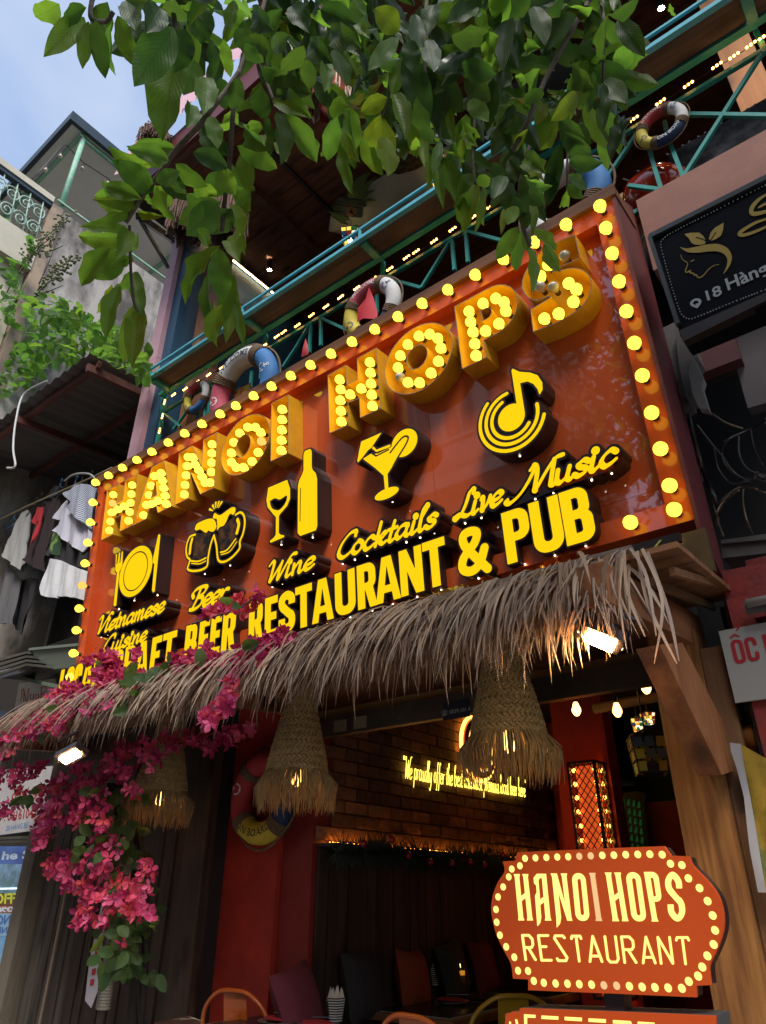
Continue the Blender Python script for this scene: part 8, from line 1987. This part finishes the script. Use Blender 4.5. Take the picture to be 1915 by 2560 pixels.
stems = [[(-20, 1600), (150, 1250), (300, 1060), (440, 930), (540, 830)], [(120, 1330), (240, 1170), (330, 1060), (430, 990)], [(300, 1420), (400, 1290), (500, 1220), (600, 1160)], [(200, 1600), (320, 1420), (420, 1330), (500, 1270)], [(80, 1230), (180, 1150), (240, 940), (225, 850)], [(300, 1110), (400, 1105), (500, 1065)], [(250, 1480), (380, 1430), (500, 1380)], [(0, 1200), (120, 1000), (160, 780)], [(310, 1370), (410, 1140), (490, 900)]]
pod = MB().sphere((0, 0, 0), .020, 8, 6).mesh('seed', M['pod']); np_ = 0
for s in stems:
    P_ = catmull([PY(*cBB(x, y), 2.5) for x, y in s], 6); put('branch', (MB().tube(P_, .008, 5, rs=[.011 - .007 * i / len(P_) for i in range(len(P_))]), M['bark']), lt_)
    for i, p in enumerate(P_[int(len(P_) * .35):]):
        for j in range(4):
            if np_ > 285 or len(s) == 3 and s[0][0] == 0: continue
            q = V(p) + V((rn.gauss(0, .045), rn.gauss(0, .045), rn.gauss(0, .045))); put('seed', pod, lt_, loc=q - V(lt_.location)); np_ += 1
# ------------------------------------------------------------------ bougainvillea
bg_ = thing('bougainvillea', 'magenta bougainvillea trailing over the thatch and hanging down at left', 'climbing plant', (-5.3, 2.9, 0))
def bract_geo(rn):
    vs = []; fs = []
    for k in range(3):
        a = k * 2.094 + rn.uniform(-.25, .25); ca, sa = math.cos(a), math.sin(a); up = rn.uniform(.35, 1.0); w = rn.uniform(.36, .5)
        n0 = len(vs)
        for (r, s, h) in ((0.02, 0, 0), (.35, -w * .8, .28), (.35, 0, .14), (.35, w * .8, .28), (.72, -w * .85, .55), (.74, 0, .40), (.72, w * .85, .55), (1.08, 0, .75)):
            vs.append((ca * r - sa * s, sa * r + ca * s, h * up + rn.uniform(-.03, .03)))
        fs += [(n0, n0 + 1, n0 + 2), (n0, n0 + 2, n0 + 3), (n0 + 1, n0 + 4, n0 + 5, n0 + 2), (n0 + 2, n0 + 5, n0 + 6, n0 + 3), (n0 + 4, n0 + 7, n0 + 5), (n0 + 5, n0 + 7, n0 + 6)]
    return vs, fs
FG = [bract_geo(rn) for _ in range(6)]
def bract_mat():
    m, nt, p, out = _nt('magenta_bract')
    oi = nt.nodes.new('ShaderNodeObjectInfo'); at = nt.nodes.new('ShaderNodeAttribute'); at.attribute_name = 'tone'; ad = nt.nodes.new('ShaderNodeMath'); ad.operation = 'ADD'; fr = nt.nodes.new('ShaderNodeMath'); fr.operation = 'FRACT'
    nt.links.new(oi.outputs['Random'], ad.inputs[0]); nt.links.new(at.outputs['Fac'], ad.inputs[1]); nt.links.new(ad.outputs[0], fr.inputs[0])
    r = nt.nodes.new('ShaderNodeValToRGB'); r.color_ramp.elements[0].color = (.34, .016, .10, 1); r.color_ramp.elements[1].color = (.78, .15, .32, 1); x = r.color_ramp.elements.new(.35); x.color = (.58, .04, .15, 1); x = r.color_ramp.elements.new(.6); x.color = (.70, .08, .09, 1); x = r.color_ramp.elements.new(.75); x.color = (.66, .07, .20, 1)  # random tones include lamplit coral and shaded deep magenta
    nt.links.new(fr.outputs[0], r.inputs['Fac']); nt.links.new(r.outputs['Color'], p.inputs['Base Color']); p.inputs['Roughness'].default_value = .6
    tl = nt.nodes.new('ShaderNodeBsdfTranslucent'); nt.links.new(r.outputs['Color'], tl.inputs['Color']); ms = nt.nodes.new('ShaderNodeMixShader'); ms.inputs[0].default_value = .4
    nt.links.new(p.outputs[0], ms.inputs[1]); nt.links.new(tl.outputs[0], ms.inputs[2]); nt.links.new(ms.outputs[0], out.inputs['Surface']); return m
M['bract'] = bract_mat()
FM = [MB().add(v, f).mesh('flower', M['bract']) for v, f in FG]
CLU = [(222, 1652, 18), (262, 1645, 30), (286, 1649, 30), (250, 1691, 28), (270, 1687, 36), (295, 1704, 35), (327, 1704, 25), (261, 1740, 30), (204, 1746, 40), (162, 1757, 35), (143, 1788, 30), (363, 1683, 16), (341, 1638, 14), (333, 1664, 12), (516, 1537, 13), (545, 1522, 15), (567, 1521, 17), (600, 1503, 14), (610, 1522, 17), (647, 1482, 12), (640, 1500, 12), (530, 1530, 10),
       (523, 1627, 17), (513, 1646, 26), (600, 1644, 26), (640, 1627, 24), (661, 1612, 24), (683, 1605, 24), (705, 1595, 24), (541, 1641, 16), (694, 1597, 24), (648, 1631, 26), (590, 1666, 22), (578, 1712, 20), (556, 1759, 17), (527, 1794, 17), (451, 1654, 24), (497, 1643, 22), (405, 1678, 18), (157, 1758, 40), (145, 1816, 23), (52, 1810, 22), (522, 1799, 16), (565, 1752, 20), (95, 1790, 16), (80, 1822, 20), (120, 1782, 22), (30, 1835, 22), (190, 1722, 22), (110, 1815, 16), (180, 1730, 28), (310, 1680, 24), (430, 1668, 16), (475, 1650, 18)]
CL2 = [(17, 1874, 32), (17, 2025, 28), (58, 1932, 26), (87, 1920, 24), (17, 1950, 32), (157, 1950, 16), (313, 1880, 26), (273, 1920, 26), (319, 1932, 26), (325, 1978, 24), (360, 1874, 26), (133, 1978, 32), (191, 1978, 36), (174, 2025, 40), (116, 2036, 36), (110, 2083, 30), (93, 2118, 14), (232, 1944, 32), (244, 2002, 32), (220, 2048, 32), (261, 2071, 26), (157, 2158, 36), (133, 2176, 24), (191, 2193, 32), (168, 2216, 14), (244, 2164, 36), (232, 2222, 32), (220, 2251, 26), (215, 2292, 26), (203, 2309, 16), (261, 2297, 18), (302, 2210, 28), (325, 2234, 22), (360, 2176, 24), (348, 2222, 30), (336, 2268, 30), (360, 2286, 22), (299, 2355, 9), (522, 1851, 30), (580, 1839, 26), (476, 1845, 22), (632, 1822, 16), (420, 1850, 26), (390, 1900, 22), (200, 1925, 24), (290, 2120, 22), (250, 2110, 24), (50, 1990, 22), (290, 2260, 24)]
fl_p = []
for (x, y, r), dep in [(c, 0) for c in CLU] + [(c, 1) for c in CL2]:
    n = max(9 if dep == 0 and y > 1700 else 5, int(r * r / 44)); r = max(7, r - 9) if dep == 0 and y < 1720 and x < 300 else r
    for j in range(n):
        a = rn.uniform(0, 6.283); q = r * math.sqrt(rn.random())
        px, py = x + math.cos(a) * q, y + math.sin(a) * q
        if dep == 0:
            # lies on the thatch: the root line is at y 2.78, the tips nearer the street
            root_y = 1742 + (px - 120) * (1362 - 1742) / (1561 - 120)
            d = 2.40 - min(.38, max(0, (py - root_y + 25) / 200 * .38)) - rn.uniform(0, .05)
        else: d = rn.uniform(2.45, 2.85) if x < 420 else rn.uniform(2.7, 2.95)
        c = PY(px, py, d); s = rn.uniform(.030, .046)
        f = V((rn.gauss(.3, .6), rn.gauss(-.9, .5), rn.gauss(-.1, .7))).normalized()
        Mx = Matrix.Translation(c) @ f.to_track_quat('Z', 'Y').to_matrix().to_4x4() @ Matrix.Rotation(rn.uniform(0, 6), 4, 'Z') @ Matrix.Scale(s, 4)
        fl_p.append((Mx, rn.randrange(6)))
rn.shuffle(fl_p)
b = MB(); tn = []
for k, (Mx, i) in enumerate(fl_p):
    if k < 298: o = put('flower', FM[i], bg_); o.matrix_local = Matrix.Translation(-V(bg_.location)) @ Mx
    else: b.add([Mx @ V(p) for p in FG[i][0]], FG[i][1]); tn += [rn.random()] * len(FG[i][1])
me = b.mesh('flowers', M['bract']); at = me.attributes.new('tone', 'FLOAT', 'FACE'); at.data.foreach_set('value', tn); put('flowers', me, bg_, kind='stuff')
M['leafb'] = leaf_mat('bougainvillea_leaf', (.035, .075, .03), (.06, .11, .045), (.22, .40, .06)); M['leafb_w'] = plain_leaf('bougainvillea_leaf_mass', (.02, .045, .02), (.05, .09, .035), (.2, .35, .06), .3)
bl = []
for (x, y, w) in ((341, 1655, 26), (350, 1690, 30), (372, 1680, 24), (335, 1712, 22), (318, 1750, 24), (325, 1775, 22), (345, 1735, 18), (395, 1665, 26), (430, 1650, 22), (418, 1655, 26), (500, 1620, 24), (605, 1620, 26), (583, 1500, 22), (600, 1512, 18), (150, 1772, 20), (120, 1800, 20), (95, 1850, 22), (85, 1838, 14), (240, 1660, 16), (375, 1700, 22), (360, 1720, 20)):
    c = PY(x, y, 2.22); dr = V((rn.gauss(-.3, .6), rn.gauss(-.3, .4), rn.gauss(-.3, .6))).normalized(); L = w * 1.5 / FPX * 5.0
    bl.append((leaf_matrix(c, c + dr * L, L * .62, rn.gauss(0, .5)), rn.randrange(10), 'leafb'))
for k in range(250):
    t_ = rn.random(); x = 330 + rn.gauss(0, 32) - 50 * (1 - t_); y = 1960 + 480 * t_
    c = PY(x, y, rn.uniform(2.6, 3.0)); dr = V((rn.gauss(0, .8), rn.gauss(0, .5), rn.gauss(-.6, .5))).normalized(); L = rn.uniform(.06, .10)
    bl.append((leaf_matrix(c, c + dr * L, L * .62, rn.gauss(0, .6)), rn.randrange(10), 'leafb'))
for (x, y) in ((265, 2360), (285, 2385), (255, 2400), (300, 2395), (270, 2425), (318, 2345), (318, 2380), (260, 2335), (250, 2390), (305, 2330), (60, 1990), (75, 1985), (85, 2000), (110, 1960), (225, 1965), (250, 1972), (210, 2090), (200, 2060), (235, 2110), (215, 2125), (240, 2095), (190, 2130), (260, 2130), (205, 2030), (230, 2140)):
    c = PY(x, y, 2.5); dr = V((rn.gauss(0, .5), rn.gauss(-.2, .4), rn.gauss(-.6, .4))).normalized(); bl.append((leaf_matrix(c, c + dr * .10, .058, rn.gauss(0, .5)), rn.randrange(10), 'leafb'))
add_leaves(bg_, bl, 295)
for k, s in enumerate(([(250, 1700), (330, 1720), (430, 1670), (520, 1640), (600, 1650), (700, 1600)], [(480, 1560), (540, 1540), (600, 1520), (650, 1480)], [(20, 1860), (120, 1800), (200, 1750), (280, 1700)])):
    put('stem', (MB().tube(catmull([PY(x, y, 2.36) for x, y in s], 6), .006, 5), M['bark']), bg_)
for k in range(7):
    x = 335 + k * 4; put('stem', (MB().tube(catmull([PY(x - 60 + rn.uniform(-20, 20), 1960, 2.9), PY(x - 10 + rn.uniform(-15, 15), 2150, 2.95), PY(x + rn.uniform(-15, 15), 2350, 2.95), PY(x - 10 + rn.uniform(-15, 15), 2600, 2.95)], 7), rn.uniform(.010, .02), 6), mat('dark_vine', (.03, .022, .018), .85) if k == 0 else bpy.data.materials['dark_vine']), bg_)
for k in range(10):
    c = CL2[(k * 5) % len(CL2)]; put('stem', (MB().tube(catmull([PY(c[0] + 30, c[1] - 90, 2.75), PY(c[0] + 10, c[1] - 40, 2.7), PY(c[0], c[1], 2.65)], 5), .003, 4), mat('pale_twig', (.22, .16, .10), .8) if k == 0 else bpy.data.materials['pale_twig']), bg_)
